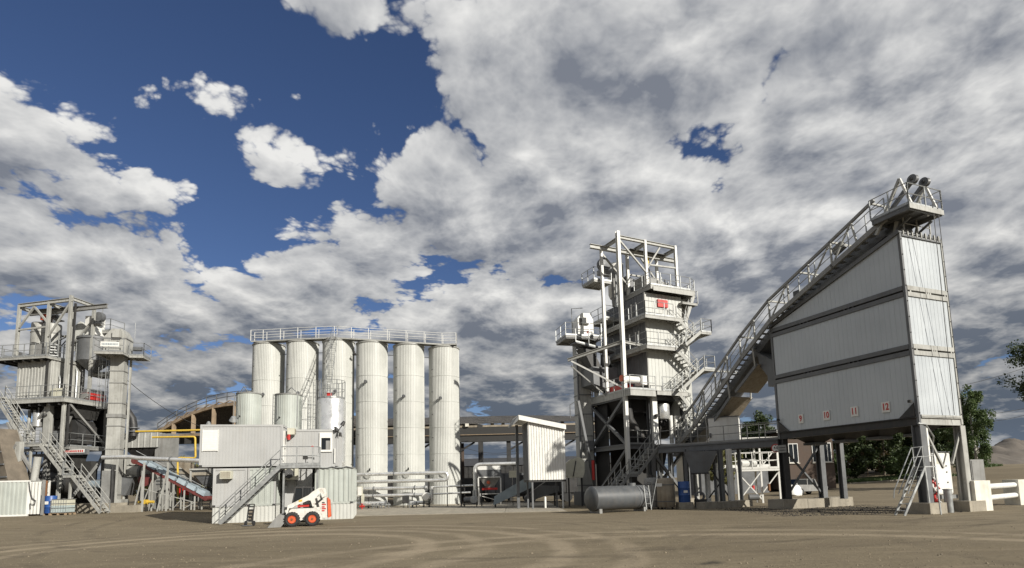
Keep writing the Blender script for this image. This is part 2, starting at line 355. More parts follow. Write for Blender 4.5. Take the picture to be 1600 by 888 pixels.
# ============================================================ ground
def ground_material():
    m = bpy.data.materials.new('dusty_yard_ground'); m.use_nodes = True; nt = m.node_tree; N = nt.nodes; L = nt.links; b = N['Principled BSDF']
    tc = N.new('ShaderNodeTexCoord')
    def noise(sc, scale=1, det=6, rough=.6, loc=(0, 0, 0)):
        mp = N.new('ShaderNodeMapping'); mp.inputs['Scale'].default_value = sc; mp.inputs['Location'].default_value = loc; L.new(tc.outputs['Object'], mp.inputs[0])
        n = N.new('ShaderNodeTexNoise'); n.inputs['Scale'].default_value = scale; n.inputs['Detail'].default_value = det; n.inputs['Roughness'].default_value = rough; L.new(mp.outputs[0], n.inputs['Vector']); return n.outputs[0]
    def ramp(x, a, b_, lo=0, hi=1):
        r = N.new('ShaderNodeMapRange'); r.interpolation_type = 'SMOOTHSTEP'; L.new(x, r.inputs[0]); r.inputs[1].default_value = a; r.inputs[2].default_value = b_; r.inputs[3].default_value = lo; r.inputs[4].default_value = hi; return r.outputs[0]
    def mix(f, a, c, mode='MIX'):
        z = N.new('ShaderNodeMix'); z.data_type = 'RGBA'; z.blend_type = mode
        if isinstance(f, float): z.inputs[0].default_value = f
        else: L.new(f, z.inputs[0])
        for i, x in ((6, a), (7, c)):
            if isinstance(x, tuple): z.inputs[i].default_value = (*x, 1)
            else: L.new(x, z.inputs[i])
        return z.outputs[2]
    def mul(a, c):
        z = N.new('ShaderNodeMath'); z.operation = 'MULTIPLY'; L.new(a, z.inputs[0])
        if isinstance(c, float): z.inputs[1].default_value = c
        else: L.new(c, z.inputs[1])
        return z.outputs[0]
    col = mix(ramp(noise((.07, .12, .1)), .35, .65), (.165, .136, .090), (.215, .180, .122))
    col = mix(mul(ramp(noise((.35, .8, 1), 1, 8), .42, .7), .7), col, (.150, .122, .083))
    col = mix(mul(ramp(noise((.25, 1.6, 1), 1, 7, .65, (4, 9, 0)), .52, .7), .55), col, (.275, .226, .156))
    wz = N.new('ShaderNodeTexNoise'); wz.inputs['Scale'].default_value = .35; wz.inputs['Detail'].default_value = 3; L.new(tc.outputs['Object'], wz.inputs['Vector'])
    wa = N.new('ShaderNodeVectorMath'); wa.operation = 'MULTIPLY_ADD'; L.new(wz.outputs['Color'], wa.inputs[0]); wa.inputs[1].default_value = (.7, .7, 0); L.new(tc.outputs['Object'], wa.inputs[2])
    brk = ramp(noise((.5, .5, .5), 1, 6, .65, (1, 6, 0)), .36, .66)
    def arc(cx, cy, r, w, amt, c, br=None):                  # one wheel mark: a band of width w round (cx, cy)
        nonlocal col
        d = N.new('ShaderNodeVectorMath'); d.operation = 'DISTANCE'; m2 = N.new('ShaderNodeVectorMath'); m2.operation = 'MULTIPLY'; L.new(wa.outputs[0], m2.inputs[0]); m2.inputs[1].default_value = (1, 1, 0)
        L.new(m2.outputs[0], d.inputs[0]); d.inputs[1].default_value = (cx+.35, cy+.35, 0)
        e = N.new('ShaderNodeMath'); e.operation = 'SUBTRACT'; L.new(d.outputs['Value'], e.inputs[0]); e.inputs[1].default_value = r
        f = N.new('ShaderNodeMath'); f.operation = 'ABSOLUTE'; L.new(e.outputs[0], f.inputs[0])
        col = mix(mul(mul(ramp(f.outputs[0], w, w*.25), br or brk), amt), col, c)
    LT, DK = (.335, .28, .20), (.085, .069, .048)
    brk3 = ramp(noise((.3, .3, .5), 1, 6, .65, (3, 3, 0)), .30, .52)
    brk2 = ramp(noise((.28, .4, .5), 1, 5, .6, (7, 2, 0)), .42, .62)
    for cx, cy, r in ((-9, 17.4, 6.3), (-8, 16.6, 9.4), (5, 8, 11.5)): arc(cx, cy, r, .55, .62, LT, brk3); arc(cx, cy, r+1.75, .5, .5, LT, brk3)
    for cx, cy, r in ((-6, 22, 9.4), (-5.6, 22, 10.3), (-6, 22, 11.6), (14, 13, 9.7), (14, 13, 10.25), (14.5, 12, 11.9), (24, 12, 14.0), (-3, 40, 25.5), (2, 44, 27.6), (2, 44, 29.5), (10, 55, 33.2), (10, 55, 35.0), (-30, 40, 21)): arc(cx, cy, r, .30, .42, DK, brk2)
    for cx, cy, w in ((17.0, 31.5, 4.6), (19.5, 33.5, 4.2), (14.8, 33.2, 2.6), (4.2, 12.9, .55), (-2.4, 27.5, .9), (21.5, 24.8, .6), (-24.5, 36.0, .5)): arc(cx, cy, 0, w, .95, (.04, .034, .027), ramp(noise((1.1, 1.6, 1), 1, 7, .7, (cx, 0, 0)), .44, .60))
    col = mix(mul(ramp(noise((.35, .9, 1), 1, 7, .65, (8, 3, 0)),   .6, .72), .28), col, (.062, .052, .042))
    fine = noise((9, 9, 9), 1, 6, .75); col = mix(ramp(fine, .3, .75), col, mix(1.0, col, (.72, .70, .67), 'MULTIPLY'))
    peb = noise((34, 34, 34), 1, 3, .6, (2, 2, 2)); col = mix(mul(ramp(peb, .64, .72), .5), col, (.27, .24, .19))
    L.new(col, b.inputs['Base Color']); b.inputs['Roughness'].default_value = .92; b.inputs['Specular IOR Level'].default_value = .25
    bp = N.new('ShaderNodeBump'); bp.inputs['Strength'].default_value = .55; bp.inputs['Distance'].default_value = .04
    ad = N.new('ShaderNodeMath'); ad.operation = 'ADD'; L.new(fine, ad.inputs[0]); L.new(mul(noise((1.2, 2.5, 1), 1, 6), 2.0), ad.inputs[1]); L.new(ad.outputs[0], bp.inputs['Height']); L.new(bp.outputs[0], b.inputs['Normal'])
    return m
M['ground'] = ground_material()
def build_ground():
    xs = [-2000, -600, -250]+[i*3-150 for i in range(101)]+[250, 600, 2000]
    ys = [-600, -150, -60, -20]+[i*2.5-10 for i in range(55)]+[150, 220, 400, 900, 2500]
    v = [(x, y, ground_z(x, y)) for y in ys for x in xs]; n = len(xs)
    f = [(j*n+i, j*n+i+1, (j+1)*n+i+1, (j+1)*n+i) for j in range(len(ys)-1) for i in range(n-1)]
    mb = MB(); mb.v = v; mb.f = f; struct(mb.build('ground', M['ground']))
build_ground()
# concrete apron in front of the round silos: slabs laid with open joints
ap = struct(MB().box(-16.5, 3.4, 37.6, 59, -.1, .006).build('pavement', M['conc']))
random.seed(3)
for i in range(5):
    for j in range(5):
        x0 = -16.4+i*3.95; y0 = 37.7+j*4.2; dz = random.uniform(0, .012)
        MB().box(x0, x0+3.9, y0, y0+4.15, .008, .024+dz).build('slab', M['conc'], ap)
# loose stones lying about the yard, too many to count
def stones(name, label, n, box, s0, s1, m, seed):
    rnd = random.Random(seed); vs = []; fs = []
    for _ in range(n):
        y = box[2]+(box[3]-box[2])*rnd.random()**1.3; x = rnd.uniform(box[0], box[1])*max(.5, y/30) if box[4] else rnd.uniform(box[0], box[1]); z = ground_z(x, y); s_ = rnd.uniform(s0, s1)*(1 if rnd.random() < .93 else 1.9); a = rnd.random()*6.28; i = len(vs)
        for k in range(5): t_ = a+k*1.2566; q_ = s_*rnd.uniform(.7, 1.2); vs.append((x+q_*math.cos(t_), y+q_*math.sin(t_), z-.005))
        for k in range(3): t_ = a+k*2.09+.4; q_ = s_*rnd.uniform(.3, .65); vs.append((x+q_*math.cos(t_), y+q_*math.sin(t_), z+s_*rnd.uniform(.5, .9)))
        fs += [(i+5, i+6, i+7), (i, i+1, i+5), (i+1, i+2, i+6, i+5), (i+2, i+3, i+6), (i+3, i+4, i+7, i+6), (i+4, i, i+5, i+7)]
    me = bpy.data.meshes.new(name); me.from_pydata(vs, [], fs); me.update(); o = link(name, me, m); tag(o, label, 'stones'); o['kind'] = 'stuff'; return o
stones('loose_stones', 'loose pebbles scattered over the dirt yard', 6000, (-32, 32, 11.5, 40, True), .008, .022, mat('pebble', (.19, .158, .11), .9, 0, .4, 1.0), 11)
stones('spilled_aggregate', 'dark spilled asphalt crumbs between the legs of the loading silo', 2600, (12.5, 21.5, 27.5, 37, False), .01, .04, mat('asphalt_crumb', (.035, .031, .027), .9, 0, .4, 1.0), 12)
# ============================================================ round silos
SILO = [(418, 56, 540), (471.5, 55.4, 537), (528, 55, 535), (581, 55, 538), (639, 55.4, 541.5), (694.5, 56, 545)]
silo_pos = []
WORDS = ['leftmost tall ribbed round silo with a small tank before it', 'second tall ribbed silo from the left, behind the middle small tank', 'third tall ribbed silo, with the caged ladder running up to it',
         'fourth tall ribbed silo, first clear of the cabins', 'fifth tall ribbed silo, second from the right end', 'rightmost tall ribbed round silo of the row']
for i, (px, d, ty) in enumerate(SILO):
    p = W(px, 640, d); top = W(px, ty, d).z; r = 1.46
    t = thing('storage_silo', WORDS[i], 'silo', (p.x, p.y, 0), 0, 'tall ribbed silos in a row'); silo_pos.append((p.x, p.y, top))
    n = 60; mb = MB(); ring = []
    for k in range(n):                                      # standing seams: a narrow proud rib on every second sheet
        a0 = 2*PI*k/n
        for q, rr in ((0, r), (.62, r), (.70, r+.028), (.90, r+.028)): a = a0+2*PI/n*q; ring.append((math.cos(a)*rr, math.sin(a)*rr))
    m_ = len(ring); zs = [.05, top-.12]
    mb.v = [(x, y, z) for z in zs for x, y in ring]; mb.f = [(k, (k+1) % m_, m_+(k+1) % m_, m_+k) for k in range(m_)]
    mb.build('shell', M['clad'], t)
    part(t, 'roof', MB().lathe([(r+.06, top-.14), (r+.09, top-.12), (r+.09, top-.03), (r*.9, top+.02), (.3, top+.22), (0, top+.24)], 40), 'lsteel')
    for k, zz_ in enumerate((2.4, 4.9, 7.4, 9.9, 12.4)): part(t, 'ring_seam', MB().lathe([(r+.0, zz_-.02), (r+.034, zz_-.015), (r+.034, zz_+.015), (r, zz_+.02)], 60), 'clad')
    part(t, 'base_ring', MB().lathe([(r+.16, -.1), (r+.16, .10), (r+.03, .12), (r, .05)], 40), 'conc')
    a = R(-97 if i > 2 else -82); zz = top-(4.0 if i == 3 else 5.2) if i != 2 else top-5.1
    c = V(math.cos(a)*r, math.sin(a)*r, zz); o = V(math.cos(a), math.sin(a), 0)
    nz = part(t, 'nozzle', MB().tube(c-o*.05, c+o*.22, .11, n=12).tube(c+o*.22, c+o*.26, .17, n=12), 'mid')
    part(nz, 'elbow', MB().pipe([c+o*.24, c+o*.36, c+o*.4+V(0, 0, -.16)], .06, 7), 'dark')
    for k in range(6):                                      # small sample taps down the left flank
        z = top-2.3-k*2.2
        if z < 3.6: break
        a = R(-132); c = V(math.cos(a)*r, math.sin(a)*r, z); o = V(math.cos(a), math.sin(a), 0)
        part(t, 'tap', MB().tube(c, c+o*.16, .03, n=6).tube(c+o*.16, c+o*.16+V(.05, 0, -.12), .02, n=6), 'dark')
    part(t, 'manhole', MB().tube((0, -r+.1, 2.95), (0, -r-.1, 2.95), .3, n=16), 'lsteel')
    if i < 5:
        part(t, 'outlet_valve', MB().tube((.2, -r+.1, 3.45), (.2, -r-.25, 3.45), .07, n=8).tube((.2, -r-.25, 3.45), (.28, -r-.3, 3.6), .05, n=6), 'dark')
# catwalk over the silo roofs
x0, y0, z0 = silo_pos[0]; x1, y1, z1 = silo_pos[-1]
t = thing('silo_catwalk', 'long railed white catwalk running across the tops of the six silos', 'catwalk', (x0, y0, z0+.1))
pts = [V(x-x0, y-y0, z-z0) for x, y, z in silo_pos]; pts = [pts[0]+V(-1.2, 0, 0)]+pts+[pts[-1]+V(1.35, 0, 0)]
mb = MB()
for a, b in zip(pts, pts[1:]):
    mb.beam(a+V(0, -1.0, .03), b+V(0, -1.0, .03), .8, .04)
    for s in (-1.4, -.6): mb.beam(a+V(0, s, -.03), b+V(0, s, -.03), .06, .1)
mb.build('deck', M['lsteel'], t)
railing(t, [p+V(0, -1.42, .05) for p in pts], 1.05, M['white'], 1.75, 1, False, .022, 'front_railing')
railing(t, [p+V(0, -.58, .05) for p in pts], 1.05, M['white'], 1.75, 1, False, .02, 'rear_railing')
railing(t, [pts[-1]+V(0, -1.42, .05), pts[-1]+V(0, -.58, .05)], 1.05, M['white'], 1, 1, False, .02, 'end_railing')
for i in range(5):
    a = pts[i+1]; b = pts[i+2]; part(t, 'tie_pipe', MB().tube(a.lerp(b, .42)+V(0, 0, -1.1), a.lerp(b, .58)+V(0, 0, -1.1), .03, n=6), 'mid')
t = tag(MB().tube((0, 0, 0), (0, 0, -.2), .05, n=8).lathe([(.05, -.2), (.22, -.34), (.2, -.38), (0, -.36)], 14).build('flood_light', M['dark']), 'dark floodlight hung between the third and fourth silos', 'light')
t.location = (W(554, 549, 54).x, 54, W(554, 549, 54).z)
# ============================================================ small round tanks before the silos
TK = [(388, 616, 2.05, 'small pale round tank at the left behind the cabin roof'), (450, 618, 2.25, 'middle small pale round tank behind the cabin roof'), (518, 622, 2.4, 'glossy small round tank with a railed top below the caged ladder')]
DT = 46
for i, (px, ty, dia, lab) in enumerate(TK):
    p = W(px, 660, DT); top = W(px, ty, DT).z; r = dia/2*.9
    t = thing('small_tank', lab, 'tank', (p.x, p.y, 0), 0, 'small tanks in front of the silos'); m = 'clad' if i < 2 else 'alu'
    if i < 2:
        n = 36; ring = []
        for k in range(n):
            for q, rr in ((0, r), (.75, r), (.82, r+.015), (.95, r+.015)): a = 2*PI/n*(k+q); ring.append((math.cos(a)*rr, math.sin(a)*rr))
        mb = MB(); m_ = len(ring); mb.v = [(x, y, z) for z in (0, top) for x, y in ring]; mb.f = [(k, (k+1) % m_, m_+(k+1) % m_, m_+k) for k in range(m_)]; mb.build('shell', M['cabin2'], t)
        part(t, 'roof', MB().lathe([(r+.05, top-.06), (r+.06, top+.03), (r*.5, top+.09), (0, top+.12)], 36), 'steel')
        pp = MB(); s = 1 if i else -.6
        pp.pipe([(s*r*.9, -r*.5, top-2.6), (s*r*.9, -r*.5, top+.1), (s*r*.4, -r*.5, top+.55), (s*r*-.1, -r*.4, top+.12)], .035, 6); part(t, 'vent_pipe', pp, 'mid')
        ladder(t, (-r*.75, -r*.78, 3.5), (-r*.75, -r*.78, top), .3)
        part(t, 'valve', MB().tube((-.25, -r, top-1.9), (-.25, -r-.18, top-1.9), .05, n=8), 'dark')
        part(t, 'roof_hatch', MB().lathe([(.22, top+.06), (.22, top+.2), (0, top+.25)], 14), 'mid')
    else:
        part(t, 'shell', MB().lathe([(r, 0), (r, 3.9), (r+.015, 3.92), (r+.015, 3.96), (r, 3.98), (r, top-.25), (r*.9, top-.06), (0, top)], 40), 'alu')
        railing(t, [(math.cos(a)*r*.96, math.sin(a)*r*.96, top-.1) for a in [2*PI*k/14 for k in range(15)]], 1.45, None, 1.2, 1, True)
        part(t, 'red_valve', MB().box(-.25, .1, -.5, -.25, top, top+.35), 'red')
        ladder(t, (-r-.12, -.5, 3.6), (-r-.12, -.5, top+1.3), .42, (.8, -.6, 0), None, (-.6, -.8, 0))
        ladder(t, (-r-.65, -.2, 3.6), (-r-.65, -.2, top+.1), .38, (.8, -.6, 0), None, (-.6, -.8, 0))
# caged ladder climbing from the small tank to the catwalk
a = W(509, 625, 46.8); b = W(523, 523, 53.4)
t = thing('caged_ladder', 'long steel ladder with hooped safety cage leaning up to the silo catwalk', 'ladder', a)
ladder(t, (0, 0, -.3), b-a, .5, (1, 0, 0), M['galv'], (0, -.8, .35), 'rails')
for s in (-.25, .25): part(t, 'grab_rail', MB().pipe([b-a+V(s, 0, 0), b-a+V(s, .1, .9), b-a+V(s, .7, 1.0)], .02, 5), 'galv')
# ============================================================ pipe runs at the silo feet
def pipe_thing(name, label, pts, r, m='white', cat='pipe', group=None, brackets=(), n=12, flange=()):
    o = V(pts[0]); t = thing(name, label, cat, (o.x, o.y, 0), 0, group); L_ = [V(p)-V(o.x, o.y, 0) for p in pts]
    part(t, 'run', MB().pipe(L_, r, n), m)
    for f in flange:
        a, b = L_[f[0]], L_[f[0]+1]; p = a.lerp(b, f[1]); d = (b-a).normalized(); part(t, 'flange', MB().tube(p-d*.04, p+d*.04, r*1.5, n=12), 'mid')
    for (i, s, gz) in brackets:
        p = L_[i].lerp(L_[i+1], s); part(t, 'support', MB().beam((p.x, p.y+.02, gz), (p.x, p.y+.02, p.z-r*.8), .07).box(p.x-.12, p.x+.12, p.y-.1, p.y+.14, gz, gz+.02), 'dark')
    return t
def elb(a, c, b, k=.35, n=5):            # rounded corner a-c-b
    a, c, b = V(a), V(c), V(b); p = c+(a-c).normalized()*k; q = c+(b-c).normalized()*k
    return [p.lerp(c, t).lerp(c.lerp(q, t), t) for t in [i/n for i in range(n+1)]]
PD = 51.4
def X_(px, d=PD, py=740): return W(px, py, d).x
def Z_(px, py, d=PD): return W(px, py, d).z
xl = X_(538)
z1_, z2_, z3_, z4_, z5_ = [Z_(620, y) for y in (740.5, 752, 763, 774, 786)]
q = [(xl, PD, z1_), (X_(699), PD, z1_)]; q2 = [(X_(699), PD, z1_), (X_(699), PD, z2_), (xl, PD, z2_)]
pipe_thing('insulated_pipe', 'double insulated pipe loop, upper pair, running past the silo feet', [q[0]]+elb(q[0], q[1], q2[1], .3)+elb(q[1], q2[1], q2[2], .3)+[q2[2]], .155, 'alu', group='insulated pipes at the silo feet', brackets=((5, .0, .02),), flange=((0, .5),))
pts = [(xl, PD-.15, z3_), (X_(668), PD-.15, z3_)]
pipe_thing('insulated_pipe', 'third insulated pipe from the top, ending at a valve between the silos', pts, .145, 'alu', group='insulated pipes at the silo feet', brackets=((0, .3, .02), (0, .82, .02)), flange=((0, .36), (0, .85), (0, .97)))
pts = [(xl, PD-.3, z4_), (X_(668), PD-.3, z4_)]
pipe_thing('insulated_pipe', 'fourth insulated pipe, just above the lowest one', pts, .14, 'alu', group='insulated pipes at the silo feet', brackets=((0, .3, .02), (0, .82, .02)), flange=((0, .36), (0, .85), (0, .98)))
pts = [(xl, PD-.8, z5_), (X_(604, PD-.8), PD-.8, z5_)]
pipe_thing('insulated_pipe', 'lowest thick insulated pipe near the ground, left stretch by the cabins', pts, .2, 'alu', group='insulated pipes at the silo feet', brackets=((0, .2, .02), (0, .8, .02)), flange=((0, .99),))
c = (X_(675), PD-.4, z5_); up = (X_(675), PD-.4, z3_+.1); a = (X_(638), PD-.4, z5_)
pipe_thing('insulated_pipe', 'insulated pipe bending upright beside the white pump cover', [a]+elb(a, c, up, .3)+[up], .15, 'alu', group='insulated pipes at the silo feet', flange=((0, .1),))
for zz, rr, lab, py in ((z3_, .075, 'thin silver pipe, upper of two, running right from the silos to the pump', 763), (z4_, .075, 'thin silver pipe, lower of two, running right from the silos', 774)):
    a = (X_(676), PD-.1, zz+.02); b = (X_(742 if py == 763 else 735), PD-.1, zz+.1)
    pipe_thing('silver_pipe', lab, [a, b], rr, 'alu', group='thin silver pipes right of the silos', brackets=((0, .75, .02),), flange=((0, .74),))
px_, d_ = 634, PD-.9
t = thing('pump_cabinet', 'black electric box on the lowest pipe before the fifth silo', 'cabinet', (X_(634, d_), d_, 0)); part(t, 'box', MB().box(-.27, .27, -.2, .2, .45, 1.05), 'void'); part(t, 'stand', MB().box(-.2, -.14, -.05, .05, .02, .47), 'dark'); part(t, 'stand', MB().box(.14, .2, -.05, .05, .02, .47), 'dark'); part(t, 'door', MB().box(-.24, .24, -.215, -.2, .48, 1.02), 'dark')
t = thing('round_pump_cover', 'rounded white pump cover on legs before the rightmost silo', 'pump', (X_(666, d_), d_, 0)); part(t, 'cover', MB().lathe([(0, -.5), (.30, -.5), (.36, -.42), (.36, .42), (.3, .5), (0, .5)], 20, (0, 0, .95), 'y'), 'white')
for s in (-.24, .24):
    for s2 in (-.27, .27): part(t, 'leg', MB().box(s-.03, s+.03, s2-.03, s2+.03, .02, .72), 'dark')
t = thing('valve_cabinet', 'cream control box standing among the pipes beside the cabins', 'cabinet', (X_(563, 50), 50, 0)); part(t, 'box', MB().box(-.2, .2, -.15, .15, 1.15, 1.95), 'plastic'); part(t, 'lower_box', MB().box(.12, .32, -.12, .15, .55, 1.3), 'plastic'); part(t, 'stand', MB().box(-.05, .05, 0, .08, .02, 1.15), 'mid'); part(t, 'door', MB().box(-.17, .17, -.165, -.15, 1.2, 1.9), 'white')
for i, (px, lab) in enumerate(((552, 'small red valve cluster low beside the container corner'), (566, 'second red valve cluster, right of the first, under the lowest pipe'))):
    t = thing('red_valve', lab, 'valve', (X_(px, 49.6), 49.6, 0), 0, 'red valves under the pipes')
    part(t, 'body', MB().tube((-.2, 0, .25), (.2, 0, .25), .09, n=10).tube((0, 0, .02), (0, 0, .45), .06, n=8), 'red'); part(t, 'handwheel', MB().lathe([(.13, .44), (.15, .46), (.13, .48), (.11, .46), (.13, .44)], 12), 'red')
for px in (588, 602, 645):
    lab = {588: 'small grey pipe manifold on feet, left of the lowest pipe end', 602: 'grey pipe manifold at the end of the lowest thick pipe', 645: 'low grey manifold right of the black electric box'}[px]
    t = thing('pipe_manifold', lab, 'manifold', (X_(px, 50), 50, .0), 0, 'pipe manifolds on the apron')
    part(t, 'header', MB().tube((-.45, 0, .32), (.45, 0, .32), .07, n=8), 'galv')
    for s in (-.3, 0, .3): part(t, 'riser', MB().tube((s, 0, .02), (s, 0, .5+.1*s), .045, n=7).tube((s, -.1, .42), (s, .1, .42), .06, n=7), 'mid')
# silver pipe that rises and crosses to the right
a = V(X_(742, 49), 49, .45); c1 = V(X_(742, 49), 49, Z_(742, 726, 49)); b = V(X_(806, 49), 49, Z_(806, 724, 49)-.02)
pipe_thing('silver_pipe', 'tall silver pipe rising beside the hopper then crossing to the right', [a]+elb(a, c1, b, .5)+[b], .15, 'alu', group='silver pipes by the loading hopper', flange=((0, .02),), brackets=((6, .9, .02),))
t = thing('transfer_pump', 'galvanised pump with round housing at the foot of the silver pipe', 'pump', (X_(738, 48.6), 48.6, 0)); part(t, 'housing', MB().lathe([(0, -.22), (.3, -.2), (.34, 0), (.3, .2), (0, .22)], 18, (.1, 0, .62), 'y'), 'galv'); part(t, 'motor', MB().tube((-.75, 0, .62), (-.1, 0, .62), .2, n=12), 'mid'); part(t, 'base_frame', MB().box(-.8, .45, -.25, .25, .22, .3).box(-.75, -.68, -.2, .2, .02, .22).box(.3, .37, -.2, .2, .02, .22), 'dark'); part(t, 'outlet', MB().tube((.1, 0, .9), (.1, 0, 1.4), .1, n=10), 'galv')
for k, px in enumerate((720, 752)):
    t = tag(MB().beam((0, 0, 0), (0, 0, 2.3 if k == 0 else 2.0), .1).box(-.15, .15, -.15, .15, 0, .03).box(-.4, .4, -.03, .03, 1.6, 1.68).build('pipe_stand', M['dark']), ['dark steel pipe stand just right of the last silo', 'dark steel pipe stand beside the loading hopper'][k], 'stand'); t.location = (X_(px, 49.5), 49.5, 0.02)
# ============================================================ loading hopper behind
d = 54; xa = X_(746, d); xb = X_(784, d)
t = thing('loading_hopper', 'grey cone hopper with pale cover on a white frame under the shed edge', 'hopper', ((xa+xb)/2, d, 0)); hw = (xb-xa)/2
zt = Z_(765, 727, d); zm = Z_(765, 746, d); zc = Z_(765, 762, d)
part(t, 'cover', MB().pxz([(-hw*.95, zt-.45), (hw*.95, zt-.45), (hw*.95, zt), (-hw*.95, zt)], -.8, .8), 'white'); part(t, 'bin', MB().box(-hw*.93, hw*.93, -.78, .78, zm-.05, zt-.46), 'mid')
mb = MB(); a_ = [(-hw*.85, -.7), (hw*.85, -.7), (hw*.85, .7), (-hw*.85, .7)]; b_ = [(-.35, -.3), (.35, -.3), (.35, .3), (-.35, .3)]
mb.v = [(x, y, zm-.06) for x, y in a_]+[(x, y, zc) for x, y in b_]; mb.f = [(0, 1, 2, 3), (4, 7, 6, 5)]+[(i, i+4, (i+1) % 4+4, (i+1) % 4) for i in range(4)]; mb.build('cone', M['steel'], t)
part(t, 'vibrator', MB().lathe([(0, -.14), (.16, -.1), (.16, .1), (0, .14)], 12, (-.1, -.62, (zm+zc)/2), 'y'), 'orange'); part(t, 'gate', MB().box(-.7, .7, -.45, .45, zc-.22, zc-.02), 'red')
for sx in (-1, 1):
    for sy in (-1, 1): part(t, 'leg', MB().beam((sx*hw*.9, sy*.75, 0), (sx*hw*.9, sy*.75, zm-.06), .1), 'white')
part(t, 'frame', MB().beam((-hw*.9, -.75, zm), (hw*.9, -.75, zm), .1).beam((-hw*.9, -.75, 1.0), (hw*.9, -.75, 1.0), .06).beam((-hw*.9, -.75, .9), (hw*.9, -.75, .3), .06), 'white')
_before = set(bpy.data.objects)
# ============================================================ stacked cabins with the outside stair
HD = 34.0
def hx(px, d=HD): return W(px, 740, d).x
def hz(py, px=430, d=HD): return W(px, py, d).z
def cabin(name, label, x0, x1, y0, y1, z0, z1, m, pitch=.2, dep=.012, group=None, post=.11, ratio=.5, rail=.12, skip=''):
    cx, cy = (x0+x1)/2, y0; t = thing(name, label, 'cabin', (cx, cy, z0), 0, group); h = z1-z0; a, b = x0-cx, x1-cx; dy = y1-y0; g = .035
    w = {'f': ((a+post, g), (b-post, g)), 'r': ((b-g, post), (b-g, dy-post)), 'b': ((b-post, dy-g), (a+post, dy-g)), 'l': ((a+g, dy-post), (a+g, post))}
    for k, (p, q) in w.items():
        if k in skip: continue
        MB().corr(p, q, rail, h-rail, pitch, dep, ratio).build('wall_panel', M[m], t)
    part(t, 'roof', MB().box(a+.02, b-.02, .02, dy-.02, h-.10, h-.01), 'steel'); part(t, 'floor', MB().box(a+.05, b-.05, .05, dy-.05, .02, .1), 'dark')
    me = shared(('corner_post', round(h, 2), post), lambda: MB().box(0, post, 0, post, 0, h))
    for x in (a, b-post):
        for y in (0, dy-post): put('corner_post', me, M[m], t, (x, y, 0))
    for z in (0, h-rail):
        nm = 'top_rail' if z else 'bottom_rail'
        for y in (0, dy-.06): part(t, nm, MB().box(a+post, b-post, y, y+.06, z, z+rail), m)
        for x in (a, b-.06): part(t, nm, MB().box(x, x+.06, post, dy-post, z, z+rail), m)
    for x in (a+.04, b-.14):                                 # lifting pockets
        part(t, 'corner_casting', MB().box(x-.03, x+.13, -.012, 0, .01, .11), 'dark')
    return t
zS = hz(790); zL = hz(731); zU0 = hz(729)+.02; zU1 = hz(664)
def skirting(label, x0, x1, y0, y1, z1):
    t = thing('base_skirting', label, 'skirting', ((x0+x1)/2, y0, 0), 0, 'skirting under the cabins'); a = (x1-x0)/2; dy = y1-y0
    for p, q in (((-a, 0), (a, 0)), ((a, 0), (a, dy)), ((a, dy), (-a, dy)), ((-a, dy), (-a, 0))): MB().corr(p, q, .0, z1-.01, .22, .025).build('panel', M['clad'], t)
    part(t, 'cap', MB().box(-a, a, 0, dy, z1-.03, z1-.006), 'cabin2')
Y0 = HD
xA, xB, xC, xD, xE = hx(342), hx(391), hx(432), hx(489.5), hx(548)
skirting('pale ribbed skirting below the lower left cabins', xA+.03, xC-.03, Y0+.06, Y0+5.4, zS)
skirting('pale ribbed skirting below the right hand container', xD+.03, xE-.02, Y0+.06, Y0+5.4, zS)
skirting('low skirting below the recessed cabin behind the loader', xC+.35, xD-.3, Y0+1.3, Y0+5.4, zS*.72)
c1 = cabin('office_cabin', 'lower left grey cabin with a window air conditioner above the stair foot', xA, xB-.03, Y0, Y0+5.5, zS, zL, 'cabin', .2, .007)
c2 = cabin('office_cabin', 'narrow lower cabin half hidden behind the stair flight', xB, xC, Y0+.02, Y0+5.5, zS, zL, 'cabin2', .3, .03)
c3 = cabin('office_cabin', 'recessed lower cabin with the outdoor cooling unit under the landing', xC+.32, xD-.28, Y0+1.2, Y0+5.5, zS*.72, zL-.05, 'cabin', .55, .02, ratio=.3)
c4 = cabin('office_cabin', 'lower right coarse ribbed pale green container', xD, xE, Y0+.02, Y0+5.5, zS, zL-.02, 'cabin2', .28, .045)
c5 = cabin('office_cabin', 'long upper left cabin with closed white window shutter', hx(322), hx(441), Y0-.05, Y0+5.4, zU0, zU1, 'cabin', .17, .006)
c6 = cabin('office_cabin', 'upper right cabin with open white window, set back behind the landing', hx(445, HD+1.1), hx(531, HD+1.1), Y0+1.1, Y0+5.4, zU0-.12, hz(670)+.05, 'cabin', .17, .006)
def win(t, x0, x1, z0, z1, open_):
    y = -.012
    if not open_:
        w = part(t, 'window_shutter', MB().box(x0, x1, y-.02, y+.035, z0, z1), 'white')
        part(w, 'guide', MB().box(x0-.04, x0, y-.03, .03, z0-.03, z1+.03).box(x1, x1+.04, y-.03, .03, z0-.03, z1+.03), 'white')
        for k in range(1, 9): z = z0+(z1-z0)*k/9; part(w, 'slat', MB().box(x0+.01, x1-.01, y-.026, y-.02, z-.05, z+.05), 'white')
    else:
        w = part(t, 'window', MB().box(x0, x0+.11, -.06, .04, z0, z1).box(x1-.11, x1, -.06, .04, z0, z1).box(x0+.11, x1-.11, -.06, .04, z0, z0+.13).box(x0+.11, x1-.11, -.06, .04, z1-.33, z1), 'white')
        part(w, 'pane', MB().box(x0+.11, x1-.11, .0, .012, z0+.13, z1-.33), 'glass'); part(w, 'blind', MB().box(x0+.38, x1-.12, -.012, -.002, z0+.14, z1-.5), 'steel')
ox = c5.location.x; win(c5, hx(326.5)-ox, hx(347)-ox, hz(704)-zU0, hz(672.5)-zU0, False)
